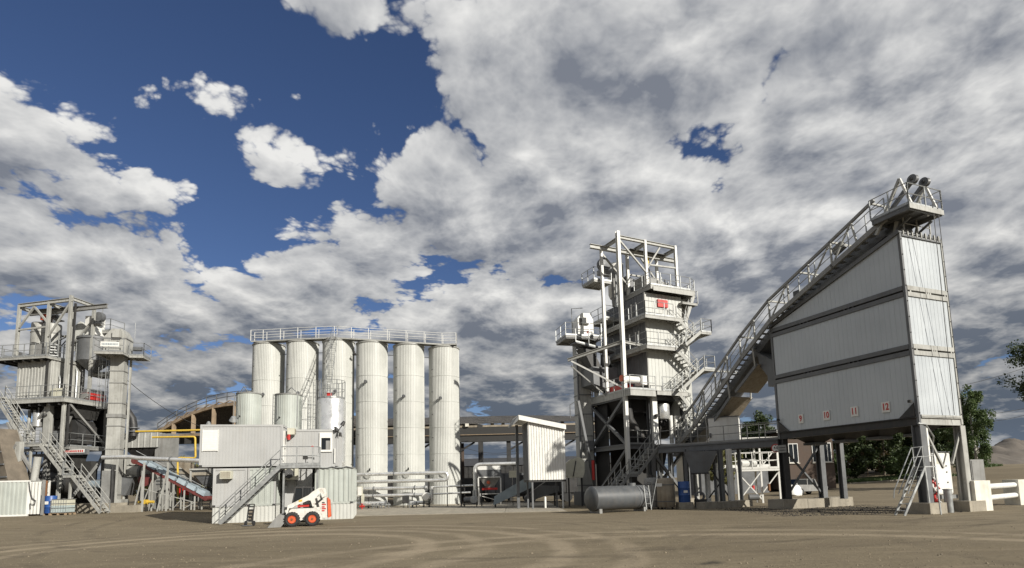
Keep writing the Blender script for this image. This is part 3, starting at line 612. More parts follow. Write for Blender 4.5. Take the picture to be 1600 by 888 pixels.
ox = c6.location.x; win(c6, hx(502.5, HD+1.1)-ox, hx(522, HD+1.1)-ox, hz(705.5, 510, HD+1.1)-c6.location.z, hz(675, 510, HD+1.1)-c6.location.z, True)
# door on the short side of the long cabin
ox = hx(441)-c5.location.x
dr = part(c5, 'door', MB().box(ox-.02, ox+.05, .18, 1.05, .12, 2.1), 'white'); part(dr, 'handle', MB().box(ox+.05, ox+.1, .28, .36, 1.0, 1.06), 'dark')
part(c6, 'conduit', MB().tube((hx(526, HD+1.1)-c6.location.x, -.03, .3), (hx(526, HD+1.1)-c6.location.x, -.03, 1.2), .04, n=8), 'white')
# air conditioners
def wall_ac(label, x, y, z, s=1, rz=0):
    t = thing('air_conditioner', label, 'air conditioner', (x, y, z), rz)
    part(t, 'case', MB().box(-.32*s, .32*s, -.42, 0, -.24*s, .24*s), 'plastic'); part(t, 'grille', MB().box(-.27*s, .27*s, -.435, -.42, -.19*s, .19*s), 'brown')
    for k in range(6): part(t, 'louvre', MB().box(-.27*s, .27*s, -.45, -.436, (-.17+k*.065)*s, (-.145+k*.065)*s), 'plastic')
wall_ac('cream window air conditioner on the lower left cabin wall', hx(362), Y0+.02, hz(741), .95)
wall_ac('cream air conditioner high on the side of the long cabin above its door', hx(445), Y0+.75, hz(673), .8, PI/2)
t = thing('outdoor_cooling_unit', 'cream outdoor cooling unit with round fan under the landing', 'air conditioner', (hx(461.5, HD+1.1), Y0+1.19, hz(750, 461, HD+1.1)))
part(t, 'case', MB().box(-.42, .42, -.36, -.06, 0, .72), 'plastic'); part(t, 'fan_grille', MB().lathe([(.29, -.385), (.29, -.36), (0, -.36)], 20, (-.12, 0, .38), 'y'), 'mid')
for k in range(4): part(t, 'fan_ring', MB().lathe([(.07*k+.05, -.4), (.07*k+.07, -.4), (.07*k+.07, -.386), (.07*k+.05, -.386), (.07*k+.05, -.4)], 18, (-.12, 0, .38), 'y'), 'dark')
for s in (-.3, .3): part(t, 'bracket', MB().box(s-.03, s+.03, -.4, 0, -.06, 0).beam((s, -.35, -.04), (s, -.01, -.32), .03), 'mid')
t = tag(MB().tube((0, 0, -.16), (0, 0, .16), .09, n=10).box(-.03, .03, 0, .12, -.05, .05).build('warning_lamp', M['red']), 'red warning lamp beside the door of the upper cabin', 'lamp'); t.location = (hx(448.5), Y0+.25, hz(683)); t.rotation_euler = (0, 0, PI/2)
# landing and stair
xl0, xl1 = hx(433, HD-.9), hx(490, HD-.9); zl = hz(727, 460, HD-.6)
t = thing('outside_stair', 'galvanised outside stair with landing climbing to the upper cabins', 'stair', (xl0, Y0-1.15, 0))
LW = xl1-xl0
part(t, 'landing', MB().box(0, LW, 0, 1.0, zl-.05, zl).box(0, LW, 0, .06, zl-.18, zl-.055).box(0, LW, .94, 1.0, zl-.18, zl-.055).box(0, .06, .07, .93, zl-.18, zl-.055).box(LW-.06, LW, .07, .93, zl-.18, zl-.055), 'galv')
for x in (.12, LW-.12): part(t, 'leg', MB().beam((x, .5, 0), (x, .5, zl-.18), .1), 'galv')
bx = hx(348, HD-.9)-xl0
stairs(t, (-.02, .05, zl-.06), (bx, .05, .03), .85, (0, 1, 0), M['galv'], (0,), 1.25)
railing(t, [(0, .03, zl), (LW-.35, .03, zl), (LW-.03, .45, zl), (LW-.03, .95, zl)], 1.05, M['galv'], 1.1, 1, True, .026)
t = thing('wall_camera', 'dark instrument box clamped to the landing railing', 'instrument box', (xl1-.6, Y0-1.02, zl)); part(t, 'box', MB().box(-.3, -.05, -.05, .2, .32, .5), 'void'); part(t, 'arm', MB().beam((-.05, .05, .4), (.25, .05, .4), .05).box(.2, .32, -.04, .16, .3, .42), 'void'); part(t, 'clamp', MB().beam((-.15, .08, 0), (-.15, .08, .34), .04), 'dark')
t = tag(MB().pipe([(-.06, 0, .0), (0, 0, .05), (.06, 0, 0)], .025, 6).build('red_ribbon', M['red']), 'small red ribbon tied on the landing rail', 'ribbon'); t.location = (hx(478, HD-1.1), Y0-1.13, zl+1.03)
# roof furniture
def flood(label, px, py, d, s=1, rz=0, tilt=.6):
    p = W(px, py, d); t = thing('flood_light', label, 'light', p, rz)
    part(t, 'stem', MB().tube((0, 0, -.55*s), (0, 0, 0), .03, n=6), 'mid'); part(t, 'lamp_head', MB().lathe([(0, .16*s), (.1*s, .13*s), (.2*s, -.08*s), (.18*s, -.1*s), (0, -.06*s)], 14), 'galv').rotation_euler = (tilt, 0, 0); return t
flood('round galvanised floodlight on the long cabin roof', 374, 657, HD+.5, 1.2, .3); flood('small white floodlight on the left end of the cabin roof', 341, 664, HD+.8, .7, .2)
p = W(533, 668, HD+1)
t = thing('twin_flood_light', 'pair of dark floodlights angled up at the right cabin corner', 'light', p); part(t, 'arm', MB().pipe([(-.15, 0, -.5), (-.05, 0, -.1), (.22, 0, .28)], .03, 6), 'dark')
for q, a in (((.2, 0, .3), .9), ((-.2, 0, -.05), -.8)): part(t, 'lamp_head', MB().lathe([(0, .2), (.08, .18), (.14, -.12), (0, -.12)], 12), 'dark').location = q; t.children[-1].rotation_euler = (0, a*.6, 0)
part(t, 'lamp_head', MB().lathe([(0, .12), (.07, .1), (.1, -.14), (0, -.14)], 10, (.05, 0, -.35)), 'void')
t = tag(MB().pipe([(x*.28, 0, -.10*math.sin(x*2.1)**2) for x in range(9)], .035, 6).build('drooping_cable', M['mid']), 'grey cable bundle drooping along the top of the right container', 'cable'); t.location = (hx(493), Y0-.03, zL+.0)
# the whole block faces the yard's centre
def swing(objs, px, py, a):
    c, s_ = math.cos(a), math.sin(a)
    for o in objs:
        if o.parent: continue
        x, y = o.location.x-px, o.location.y-py; o.location.x = px+c*x-s_*y; o.location.y = py+s_*x+c*y; o.rotation_euler.z += a
swing([o for o in bpy.data.objects if o not in _before], hx(440), HD, R(13))
# ============================================================ dark mat on a stand beside the stair
g = Gd(389, 822); t = thing('pallet_truck', 'dark worn hand truck standing upright by the stair foot', 'hand truck', g)
part(t, 'frame', MB().beam((-.13, 0, .1), (-.08, .12, 1.1), .05).beam((.16, 0, .1), (.2, .12, 1.1), .05).beam((-.08, .12, 1.1), (.2, .12, 1.1), .05), 'dark')
for k in range(5): z = .3+k*.17; part(t, 'crossbar', MB().beam((-.12, .03+k*.02, z), (.17, .03+k*.02, z), .05, .07), 'dark')
part(t, 'back_panel', MB().pxz([(-.1, .2), (.17, .2), (.19, .8), (-.07, .8)], .10, .13), 'brown'); part(t, 'toe_plate', MB().box(-.22, .2, -.35, .02, .02, .05), 'mid')
for s in (-.2, .22): part(t, 'wheel', MB().tube((s-.03, .06, .13), (s+.03, .06, .13), .13, n=14), 'black')
# ============================================================ skid steer loader
g = Gd(464, 823); t = thing('skid_steer_loader', 'white skid steer loader with orange wheels parked before the cabins', 'loader', (g.x, g.y+.75, g.z), R(17)); t.scale = (.95, .95, .95)
S = 322*1.0
def zp(L_): return [((x-600)/S, (785-y)/S) for x, y in L_]
W2 = .62
def wheel(cx, cz, r, y):
    w = MB(); s = -1 if y < 0 else 1
    prof = [(r*.58, -.14), (r*.8, -.15), (r*.97, -.11), (r, 0), (r*.97, .11), (r*.8, .15), (r*.58, .14), (r*.58, -.14)]
    o = link('wheel', w.lathe([(r*.56, -.1), (r*.56, .1), (r*.5, .1), (r*.5, -.1), (r*.56, -.1)], 24, (0, 0, 0), 'y').mesh(), M['orange'], t); o.location = (cx, y, cz)
    part(o, 'tyre', MB().lathe(prof, 28, (0, 0, 0), 'y'), 'black')
    tr = MB()
    for k in range(18):
        a = 2*PI*k/18
        for sd in (-1, 1):
            c = V(math.cos(a+.09*sd)*r*1.005, sd*.06, math.sin(a+.09*sd)*r*1.005); tr.beam(c-V(0, sd*.055, 0), c+V(0, sd*.07, 0)+V(-math.sin(a), 0, math.cos(a))*.04*sd, .05, .03, up=(math.cos(a), 0, math.sin(a)))
    part(o, 'tread_lugs', tr, 'black')
    part(o, 'rim', MB().lathe([(r*.56, s*.1), (r*.5, s*.12), (r*.42, s*.03), (r*.22, s*.03), (r*.2, s*.09), (0, s*.09)], 24, (0, 0, 0), 'y'), 'orange'); part(o, 'hub', MB().lathe([(r*.16, s*.09), (r*.14, s*.13), (0, s*.13)], 14, (0, 0, 0), 'y'), 'rust')
for y in (-W2-.12, W2+.12): wheel((445-600)/S, .37, .37, y); wheel((765-600)/S, .37, .37, y)
part(t, 'chassis', MB().pxz(zp([(415, 490), (820, 490), (880, 540), (930, 640), (930, 690), (360, 690), (360, 600)]), -W2+.03, W2-.03), 'loader')
part(t, 'belly', MB().pxz(zp([(420, 690), (900, 690), (860, 720), (460, 720)]), -W2+.1, W2-.1), 'void')
part(t, 'engine_housing', MB().pxz(zp([(760, 330), (880, 290), (1005, 315), (1012, 655), (935, 655), (880, 545), (820, 490), (760, 490)]), -W2+.02, W2-.02), 'loader')
part(t, 'rear_bumper', MB().pxz(zp([(1003, 318), (1050, 365), (1070, 640), (1018, 662)]), -W2-.05, W2+.05), 'orange')
for s in (-1, 1):
    y0, y1 = (-W2-.12, -W2+.02) if s < 0 else (W2-.02, W2+.12)
    part(t, 'lift_arm', MB().pxz(zp([(870, 150), (960, 160), (992, 285), (915, 320), (890, 225), (805, 320), (800, 462), (765, 462), (735, 362), (695, 358), (500, 440), (440, 478), (400, 478), (360, 600), (345, 600), (375, 430), (500, 372), (700, 270), (760, 215)]), y0, y1), 'loader')
    part(t, 'rear_link', MB().pxz(zp([(895, 205), (930, 215), (915, 330), (885, 330)]), y0*.8 if s < 0 else y0, y1*.99), 'dark')
    part(t, 'stripe', MB().pxz(zp([(525, 438), (710, 432), (710, 462), (525, 470)]), (-W2+.0 if s < 0 else W2-.03), (-W2+.03 if s < 0 else W2)), 'red')
    part(t, 'lift_cylinder', MB().tube(((820-600)/S, s*(W2+.02), (785-420)/S), ((925-600)/S, s*(W2+.02), (785-330)/S), .05, n=8), 'dark')
    part(t, 'side_vent', MB().pxz(zp([(805, 330), (835, 320), (875, 470), (835, 475)]), s*(W2-.005)-.01, s*(W2-.005)+.01), 'void')
for i, zz in enumerate((400, 430, 470, 500, 535)): part(t, 'decal', MB().box((915-600)/S, ((980 if i % 2 else 960)-600)/S, -W2+.0, -W2+.018, (785-zz-14)/S, (785-zz+6)/S), 'red' if i else 'dark')
part(t, 'warning_sticker', MB().pxz(zp([(545, 350), (600, 340), (600, 372), (545, 384)]), -W2-.128, -W2-.121), 'yellow')
cab = part(t, 'cab', MB().pxz(zp([(490, 128), (740, 128), (745, 150), (482, 150)]), -.46, .46), 'dark')
part(cab, 'glazing', MB().pxz(zp([(492, 152), (735, 152), (735, 330), (470, 400), (440, 400)]), -.41, .41), 'glass')
for a, b in (((486, 140), (440, 400)), ((600, 140), (595, 380)), ((738, 140), (745, 330))):
    for s in (-1, 1): (ax, az), (bx_, bz) = zp([a, b]); part(cab, 'pillar', MB().beam((ax, s*.44, az), (bx_, s*.44, bz), .06), 'dark')
for k in range(5): x = 620+k*24; (ax, az), (bx_, bz) = zp([(x, 150), (x, 340)]); part(cab, 'mesh_bar', MB().beam((ax, -.43, az), (bx_, -.43, bz), .02), 'dark')
part(t, 'coupler', MB().pxz(zp([(300, 560), (350, 560), (360, 700), (310, 710)]), -.5, .5), 'void')
part(t, 'beacon', MB().tube(((765-600)/S, -.2, (785-160)/S), ((765-600)/S, -.2, (785-135)/S), .05, n=8), 'dark')
bk = MB(); prof = zp([(70, 785), (190, 625), (235, 575), (325, 598), (332, 700), (260, 792)])
bk.pxz(zp([(70, 788), (78, 776), (262, 776), (318, 700), (312, 610), (235, 590), (237, 574), (330, 598), (336, 705), (268, 792)]), -.78, .78)
bucket = part(t, 'bucket', bk, 'steel')
for s in (-.79, .76): part(bucket, 'side_plate', MB().pxz(prof, s, s+.03), 'steel')
# ============================================================ left mixing tower
GL = .36
t = T1 = thing('mixing_tower', 'grey asphalt mixing tower at the left with crane frame and outside stairs', 'mixing tower', (W(72, 700, 46).x, 46, 0), R(-8))
cw = .21
for x, y, z0, z1 in ((-3.1, -.3, 13.05, 17.5), (-.3, -.3, 13.05, 17.6), (1.7, -.3, GL, 18.0), (-3.1, 1.9, 13.05, 17.4), (-.3, 1.9, 13.05, 17.4), (1.7, 1.9, 9.5, 17.6)): column(t, x, y, z0, z1, cw, M['lsteel'])
for y in (-.3, 1.9): part(t, 'top_beam', MB().ibeam((-3.2, y, 17.45), (1.8, y, 17.65), .2, .3), 'lsteel')
for x, z in ((-3.1, 17.3), (-.3, 17.4), (1.7, 17.75)): part(t, 'cross_beam', MB().ibeam((x, -.15, z), (x, 1.75, z), .2, .28), 'lsteel')
part(t, 'monorail', MB().ibeam((-3.4, .8, 17.12), (4.0, .8, 17.3), .24, .36), 'steel'); part(t, 'hoist_rail', MB().box(-3.4, 1.2, .5, 1.1, 17.31, 17.36), 'dark')
for a, b in (((-.2, -.3, 14.7), (1.6, -.3, 17.3)), ((-.2, 1.9, 14.4), (1.6, 1.9, 16.5)), ((-3, -.3, 15.6), (-1.7, -.3, 17.3)), ((-1.7, -.3, 17.3), (-.4, -.3, 15.9)), ((-3, -.3, 15.4), (-.4, -.3, 15.5)), ((-3.1, 1.9, 15.3), (-.3, 1.9, 15.3))): bar(t, a, b, .13, M['lsteel'])
hk = part(t, 'chain_hoist', MB().box(-2.1, -1.75, .62, .98, 16.45, 16.9), 'orange'); part(hk, 'hook', MB().tube((-1.9, .8, 16.45), (-1.9, .8, 15.9), .03, n=6).tube((-1.9, .8, 15.9), (-1.8, .8, 15.75), .05, n=6), 'dark')
# platforms
platform(t, -5.0, .15, -.7, 3.4, 13.0, sides='fl'); railing(t, [(.1, -.7, 13.0), (.1, 3.4, 13.0)])
platform(t, -3.3, 2.1, -.75, 3.9, 9.5, sides='fl', t=.3); railing(t, [(2.1, -.75, 9.5), (2.1, 3.9, 9.5)])
platform(t, .3, 2.3, 3.2, 4.6, 12.2, sides='fr'); platform(t, .2, 2.3, 3.0, 4.5, 15.9, sides='fr')
platform(t, -1.5, 2.0, .1, 3.6, 5.7, sides='fr', t=.2, m=M['steel'])
# ribbed screen house between the decks, and the bins above
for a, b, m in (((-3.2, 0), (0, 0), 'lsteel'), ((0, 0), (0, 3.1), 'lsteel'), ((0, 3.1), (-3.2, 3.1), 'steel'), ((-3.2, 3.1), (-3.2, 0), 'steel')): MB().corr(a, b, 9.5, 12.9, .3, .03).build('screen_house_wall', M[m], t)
part(t, 'round_corner_bin', MB().tube((-3.2, 1.2, 9.5), (-3.2, 1.2, 12.85), .5, n=20), 'steel')
part(t, 'light_door', MB().box(.035, .06, 1.0, 1.9, 9.55, 11.9), 'clad')
for x, y, r, z1 in ((-2.85, 1.5, .72, 16.4), (-1.6, 1.3, .66, 16.2)):
    b = part(t, 'filler_bin', MB().lathe([(r*.8, 13.0), (r, 13.35), (r, z1-.1), (r*.95, z1), (0, z1+.1)], 26), 'lsteel'); b.location = (x, y, 0)
    part(b, 'hoop', MB().lathe([(r+.01, z1-.9), (r+.03, z1-.88), (r+.03, z1-.8), (r+.01, z1-.78)], 26), 'steel'); part(b, 'vent', MB().tube((.1, 0, z1), (.1, 0, z1+.55), .13, n=10), 'alu')
part(t, 'bin_skirt', MB().pxz([(-2.3, 13.02), (-.7, 13.02), (-.95, 14.3), (-1.95, 14.3)], .35, 1.2), 'steel')
part(t, 'motor_deck', MB().box(-2.6, -1.2, 1.1, 2.0, 16.62, 16.7), 'steel')
for x in (-2.2, -1.6): part(t, 'drive_motor', MB().tube((x-.25, 1.5, 16.95), (x+.3, 1.5, 16.95), .2, n=12).tube((x, 1.5, 16.65), (x, 1.5, 17.15), .12, n=8), 'mid')
rb = part(t, 'round_bin', MB().lathe([(.25, 12.2), (1.2, 13.1), (1.25, 13.15), (1.25, 15.0), (1.33, 15.02), (1.33, 15.2), (1.0, 15.3), (0, 15.5)], 28), 'mid'); rb.location = (1.0, 2.9, 0)
part(t, 'filter_box', MB().box(.5, 1.5, 2.3, 3.3, 15.45, 17.1), 'white'); part(t, 'filter_box', MB().pxz([(-.2, 14.0), (.6, 14.0), (.6, 16.3), (.2, 16.6), (-.2, 16.3)], 2.1, 2.9), 'clad')
part(t, 'filter_port', MB().tube((1.2, 2.25, 16.2), (1.2, 2.35, 16.2), .14, n=12), 'dark')
for q in range(3): part(t, 'riser_pipe', MB().tube((.2+q*.28, 1.95, 13.1), (.2+q*.28, 1.95, 15.0+q*.4), .07, n=8), 'galv')
part(t, 'fan', MB().lathe([(0, -.25), (.42, -.2), (.45, 0), (.42, .2), (0, .25)], 18, (1.9, 2.3, 16.9), 'y').box(1.5, 1.95, 2.15, 2.45, 16.5, 16.85), 'mid')
part(t, 'fan_motor', MB().tube((1.6, 2.0, 16.2), (2.5, 2.0, 16.2), .18, n=12), 'steel'); part(t, 'mast_lamp', MB().pipe([(1.85, 2.6, 17.1), (1.85, 2.6, 18.0), (1.2, 2.6, 18.2)], .035, 6), 'galv')
stairs(t, (-.65, .3, 14.3), (-.2, -.1, 13.05), .55, (.7, .7, 0), None, (0, 1), .6)
for i in range(6): part(t, 'pipework', MB().pipe([(-.9+i*.13, .55+i*.2, 13.0), (-.9+i*.13, .55+i*.2, 14.2+.2*(i % 3)), (-.5+i*.2, .8+i*.2, 14.7+.15*(i % 4))], .05, 6), 'mid' if i % 2 else 'galv')
part(t, 'inclined_pipe', MB().pipe([(1.9, 3.2, 15.8), (2.5, 3.3, 12.4)], .1, 8), 'clad')
for i in range(5): part(t, 'service_pipe', MB().pipe([(.35, .5+i*.5, 9.6), (.35, .5+i*.5, 11.2+.3*i), (.15, .6+i*.5, 11.6+.3*i)], .06, 7), ['galv', 'dark', 'mid'][i % 3])
for x, y, z in ((-3.6, .2, 13.0), (-4.2, 1.2, 13.0), (.0, 3.0, 13.0)): part(t, 'junction_box', MB().box(x-.2, x+.2, y, y+.3, z, z+.7), 'mid')
part(t, 'cable_tray', MB().box(1.8, 1.9, -.1, .05, 5.8, 17.4), 'dark'); part(t, 'cable_tray', MB().box(-.16, -.06, -.32, -.2, 9.6, 12.8), 'dark')
for k in range(6): part(t, 'deck_joist', MB().beam((-4.6+k*.85, -.6, 12.78), (-4.6+k*.85, 3.3, 12.78), .1, .22), 'dark'); part(t, 'deck_joist', MB().beam((-3.0+k*.9, -.6, 9.1), (-3.0+k*.9, 3.8, 9.1), .12, .3), 'dark')
# red unit on the deck
ru = part(t, 'burner_unit', MB().box(1.15, 2.0, 1.7, 3.3, 9.7, 10.25), 'red'); part(ru, 'hood', MB().box(1.2, 1.95, 1.8, 3.2, 10.26, 10.6), 'mid'); part(ru, 'end_cap', MB().box(1.3, 1.9, 1.5, 1.69, 9.75, 10.2), 'steel')
for x in (.35, .95): part(t, 'switch_box', MB().box(x, x+.5, -.3, .1, 9.52, 10.35), 'plastic')
# lower frame
for x, y in ((-3.0, .0), (-.15, .3), (-3.0, 3.5), (-.2, 3.6), (1.85, 3.7)): column(t, x, y, GL, 9.25, .34, M['steel'])
part(t, 'pale_pillar', MB().box(-.42, .12, -.02, .3, 5.8, 9.2), 'lsteel'); part(t, 'pillar_lamp', MB().lathe([(0, .1), (.14, .06), (.16, -.1), (0, -.08)], 12, (-.2, -.12, 8.3)), 'dark')  # pillar in paler steel than the columns
for a, b in (((1.85, 0, 9.1), (1.85, 3.6, 6)), ((-3, 0, 1), (-3, 3.4, 5.5)), ((-3, 3.5, 9), (-.2, 3.5, 6)), ((1.9, 3.7, 5.2), (1.9, .2, 1)), ((-.2, 3.6, 1), (1.8, 3.6, 5.3)), ((-2.9, .1, 5.6), (-.3, .1, 8.9))): bar(t, a, b, .16, M['steel'])
for z in (5.45, 5.0, 3.0): part(t, 'tie_beam', MB().ibeam((-3, 0, z), (1.75, 0, z), .16, .24), 'steel')
sv = part(t, 'weigh_vessel', MB().lathe([(.3, 7.35), (.36, 7.4), (.36, 8.5), (.3, 8.55), (0, 8.55)], 22), 'alu'); sv.location = (-1.25, .3, 0); part(sv, 'hanger', MB().tube((0, 0, 8.5), (0, 0, 9.3), .05, n=6), 'galv')
for x in (-2.3, -1.8): part(t, 'dosing_pipe', MB().tube((x, .5, 5.9), (x, .5, 8.8), .12, n=12), 'lsteel')
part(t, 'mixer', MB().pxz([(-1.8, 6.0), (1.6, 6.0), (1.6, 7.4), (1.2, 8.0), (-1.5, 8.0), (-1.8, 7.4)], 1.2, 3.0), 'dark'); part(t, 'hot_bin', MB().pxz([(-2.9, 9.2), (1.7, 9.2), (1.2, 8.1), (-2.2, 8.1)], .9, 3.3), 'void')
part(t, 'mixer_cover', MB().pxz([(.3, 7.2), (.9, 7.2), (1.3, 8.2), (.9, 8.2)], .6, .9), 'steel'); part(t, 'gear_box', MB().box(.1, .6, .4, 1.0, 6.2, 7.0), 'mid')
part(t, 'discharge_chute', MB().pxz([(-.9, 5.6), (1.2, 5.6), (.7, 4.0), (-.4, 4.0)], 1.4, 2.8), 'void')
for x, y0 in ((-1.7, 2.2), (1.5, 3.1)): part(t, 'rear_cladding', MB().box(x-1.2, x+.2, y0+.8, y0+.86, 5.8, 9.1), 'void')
part(t, 'truck_beam', MB().box(.9, 3.4, .3, .55, 5.0, 5.45), 'mid'); sg = part(t, 'warning_plate', MB().box(1.2, 3.2, .26, .295, 5.15, 5.42), 'white')
random.seed(2); x = 1.3
while x < 3.05: w_ = random.uniform(.07, .14); part(sg, 'letter_mark', MB().box(x, x+w_, .25, .258, 5.2, 5.36), 'red'); x += w_+.06
# stairs down
ys = -1.55
stairs(t, (-3.3, ys, 9.75), (-.25, ys, 5.85), .8, (0, 1, 0), M['lsteel'], (0, 1), 1.0)
platform(t, -.3, 1.1, ys-.05, ys+.85, 5.8, sides='f', m=M['lsteel']); stairs(t, (1.1, ys, 5.75), (3.35, ys, 3.35), .8, (0, 1, 0), M['lsteel'], (0, 1), 1.0)
platform(t, 3.3, 4.05, ys-.05, ys+.85, 3.32, sides='f', m=M['lsteel']); stairs(t, (4.05, ys, 3.25), (6.7, ys, GL+.05), .8, (0, 1, 0), M['lsteel'], (0, 1), 1.0)
for x in (-.1, 3.6): part(t, 'landing_post', MB().beam((x, ys+.4, GL), (x, ys+.4, 3.15 if x > 1 else 5.65), .14), 'lsteel')
platform(t, -4.2, -3.3, -1.6, -.7, 9.75, sides='fl')
for x0, x1 in ((2.6, 4.6), (5.0, 6.3)): part(t, 'footing', MB().box(x0, x1, .3, 1.4, GL-.05, GL+.75), 'conc')
# machinery at ground level below the tower
part(t, 'skid_drum', MB().tube((-2.3, 2.0, 3.2), (1.8, 2.0, 2.2), .75, n=20), 'dark'); part(t, 'motor_housing', MB().box(2.2, 3.4, 1.4, 2.4, 1.6, 3.0), 'mid'); part(t, 'blue_motor', MB().tube((3.2, .9, 2.6), (4.3, .9, 2.6), .32, n=14), 'bluebelt')
for i in range(4): part(t, 'hose', MB().pipe([(-2.6+i*.5, .7, 5.5), (-2.5+i*.5, .5, 3.8), (-2.2+i*.6, .6, 2.2), (-1.9+i*.6, .8, .5)], .05, 6), 'dark')
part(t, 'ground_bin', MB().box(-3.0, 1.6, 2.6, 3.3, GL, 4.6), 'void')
# ------------------------------------------------------------ sloping brown chute at the far left edge
t = thing('sloping_chute', 'rust brown sloping chute with ribs at the left edge of the yard', 'chute', (W(4, 700, 43).x, 43, GL), R(-20))
part(t, 'panel', MB().pxz([(-1.6, 6.6), (-.9, 6.6), (1.05, 2.35), (-1.6, 2.35)], 0, 1.4), 'chute')
for k in range(4): z = 2.9+k*.95; xr = 1.05-(z-2.35)/4.25*1.95; part(t, 'rib', MB().box(-1.6, xr, -.08, -.005, z-.05, z+.05), 'mid')
part(t, 'lower_box', MB().box(-1.6, 1.15, -.15, 1.4, 1.3, 2.33), 'steel')
for x in (-1.3, 1.0): part(t, 'leg', MB().beam((x, .2, 0), (x, .2, 1.3), .14), 'dark')
part(t, 'front_vent', MB().box(-1.0, .95, -.19, -.15, 1.4, 1.75), 'void')
t = thing('lattice_support', 'grey post with slanting braces left of the mixing tower', 'steel frame', (W(29, 720, 44).x, 44, GL), R(-10))
part(t, 'post', MB().beam((0, 0, 0), (0, 0, 5.6), .38), 'lsteel'); 
for a, b in (((-.1, -.15, 5.4), (-1.5, -.1, 3.4)), ((.1, .1, 4.6), (2.4, .3, 1.6)), ((-1.8, .4, 7.2), (.8, .4, 3.2))): part(t, 'brace', MB().beam(a, b, .16), 'steel')
part(t, 'duct', MB().tube((1.1, .2, .6), (1.5, .2, 4.4), .24, n=12), 'lsteel')
# ------------------------------------------------------------ left bucket elevator
t = thing('bucket_elevator', 'tall pale bucket elevator right of the left tower with railed head platform', 'bucket elevator', (W(180, 700, 47).x, 47, GL), R(12)); t.location.x -= .1
part(t, 'shaft', MB().box(-.62, .40, 0, .8, .4, 12.9), 'lsteel')
for z in (1.4, 3.2, 5.1, 7.0, 8.9, 10.6, 11.6): part(t, 'flange', MB().box(-.66, .44, -.04, .84, z-.04, z+.04), 'steel')
hd = part(t, 'head_housing', MB().pxz([(-1.05, 12.95), (.6, 12.95), (.6, 14.5), (.25, 15.1), (-.5, 15.1), (-1.05, 14.4)], -.35, 1.0), 'lsteel')
part(hd, 'head_flange', MB().box(-1.1, .65, -.4, 1.05, 14.25, 14.33), 'steel'); part(hd, 'drive_cover', MB().box(-.35, .3, -.62, -.36, 14.3, 14.85), 'lsteel'); part(hd, 'port', MB().tube((0, -.36, 13.95), (0, -.42, 13.95), .1, n=10), 'void')
sg = part(hd, 'name_plate', MB().box(-.85, .5, -1.32, -1.28, 13.35, 13.75), 'white'); x = -.75
while x < .4: w_ = random.uniform(.05, .09); part(sg, 'letter_mark', MB().box(x, x+w_, -1.33, -1.322, 13.47, 13.62), 'bluebelt'); x += w_+.04
platform(t, -1.35, .8, -1.25, 1.3, 12.95, sides='fl'); platform(t, .8, 1.9, -.2, 1.3, 12.9, sides='fr'); 
part(t, 'rear_leg', MB().beam((.55, .9, 0), (.55, .9, 12.8), .14), 'lsteel'); ladder(t, (-.95, .3, 8.5), (-.95, .3, 14.0), .4, (0, 1, 0), None, (-1, 0, 0)); part(t, 'boot', MB().box(-.9, .8, -.15, 1.3, 0, 1.0), 'lsteel')
part(t, 'lower_flange_box', MB().box(-.68, .46, -.07, 1.0, 7.7, 8.0), 'steel'); part(t, 'gear_motor', MB().tube((.85, .5, 13.6), (1.5, .5, 13.6), .2, n=12), 'mid'); part(t, 'aerial', MB().tube((.7, 1.0, 14.6), (.7, 1.0, 16.0), .02, n=5), 'galv')
# ------------------------------------------------------------ container, drums and liquid tank at the tower foot
g = Gd(46, 806); CX = W(44, 780, 42.5).x
t = thing('shipping_container', 'white corrugated container with an open rusty door at the left edge', 'container', (CX, 42.5, GL), R(9))
h = 2.6; Lc = 4.6
MB().corr((-Lc, .04), (-.1, .04), .12, h-.1, .28, .045).build('side_wall', M['cabin2'], t); MB().corr((-Lc, 2.4), (-Lc, .04), .12, h-.1, .28, .045).build('end_wall', M['cabin2'], t); MB().corr((-.1, 2.4), (-Lc, 2.4), .12, h-.1, .28, .045).build('side_wall', M['cabin2'], t)
part(t, 'roof', MB().box(-Lc, 0, .05, 2.4, h-.09, h-.02), 'lsteel'); part(t, 'floor', MB().box(-Lc, 0, .05, 2.4, .02, .12), 'rust')
for x, y in ((-.1, 0), (-.1, 2.34), (-Lc-.04, 0), (-Lc-.04, 2.34)): part(t, 'corner_post', MB().box(x, x+.12, y, y+.12, 0, h), 'white')
for z in (0, h-.12): part(t, 'side_rail', MB().box(-Lc, -.1, 0, .06, z, z+.12), 'white')
dr = part(t, 'door', MB().box(.02, .78, .02, .09, .12, h-.12), 'white')
for x in (.2, .4, .62): part(dr, 'locking_bar', MB().tube((x, -.02, .15), (x, -.02, h-.15), .025, n=6), 'lsteel')
part(t, 'rusty_inner_panel', MB().box(.8, 1.02, .3, .36, .1, h-.05), 'rust'); part(t, 'door', MB().box(1.04, 1.22, -.3, -.22, .05, h), 'steel')
part(t, 'cable_loop', MB().pipe([(.0, -.06, 2.5), (.12, -.09, 1.9), (.3, -.1, 1.3), (.55, -.1, 1.1), (.5, -.1, .8), (.2, -.1, .9), (.25, -.1, .5)], .035, 6), 'dark')
def drum(label, p):
    t = thing('oil_drum', label, 'drum', p, 0, 'blue drums at the tower foot'); part(t, 'shell', MB().lathe([(.28, 0), (.29, .03), (.285, .28), (.3, .30), (.285, .32), (.285, .58), (.3, .60), (.285, .62), (.29, .86), (.28, .88), (.26, .86), (0, .86)], 22), 'blue'); part(t, 'bung', MB().tube((.12, 0, .86), (.12, 0, .89), .04, n=8), 'dark')
    return t
px, d = 81, 43.2
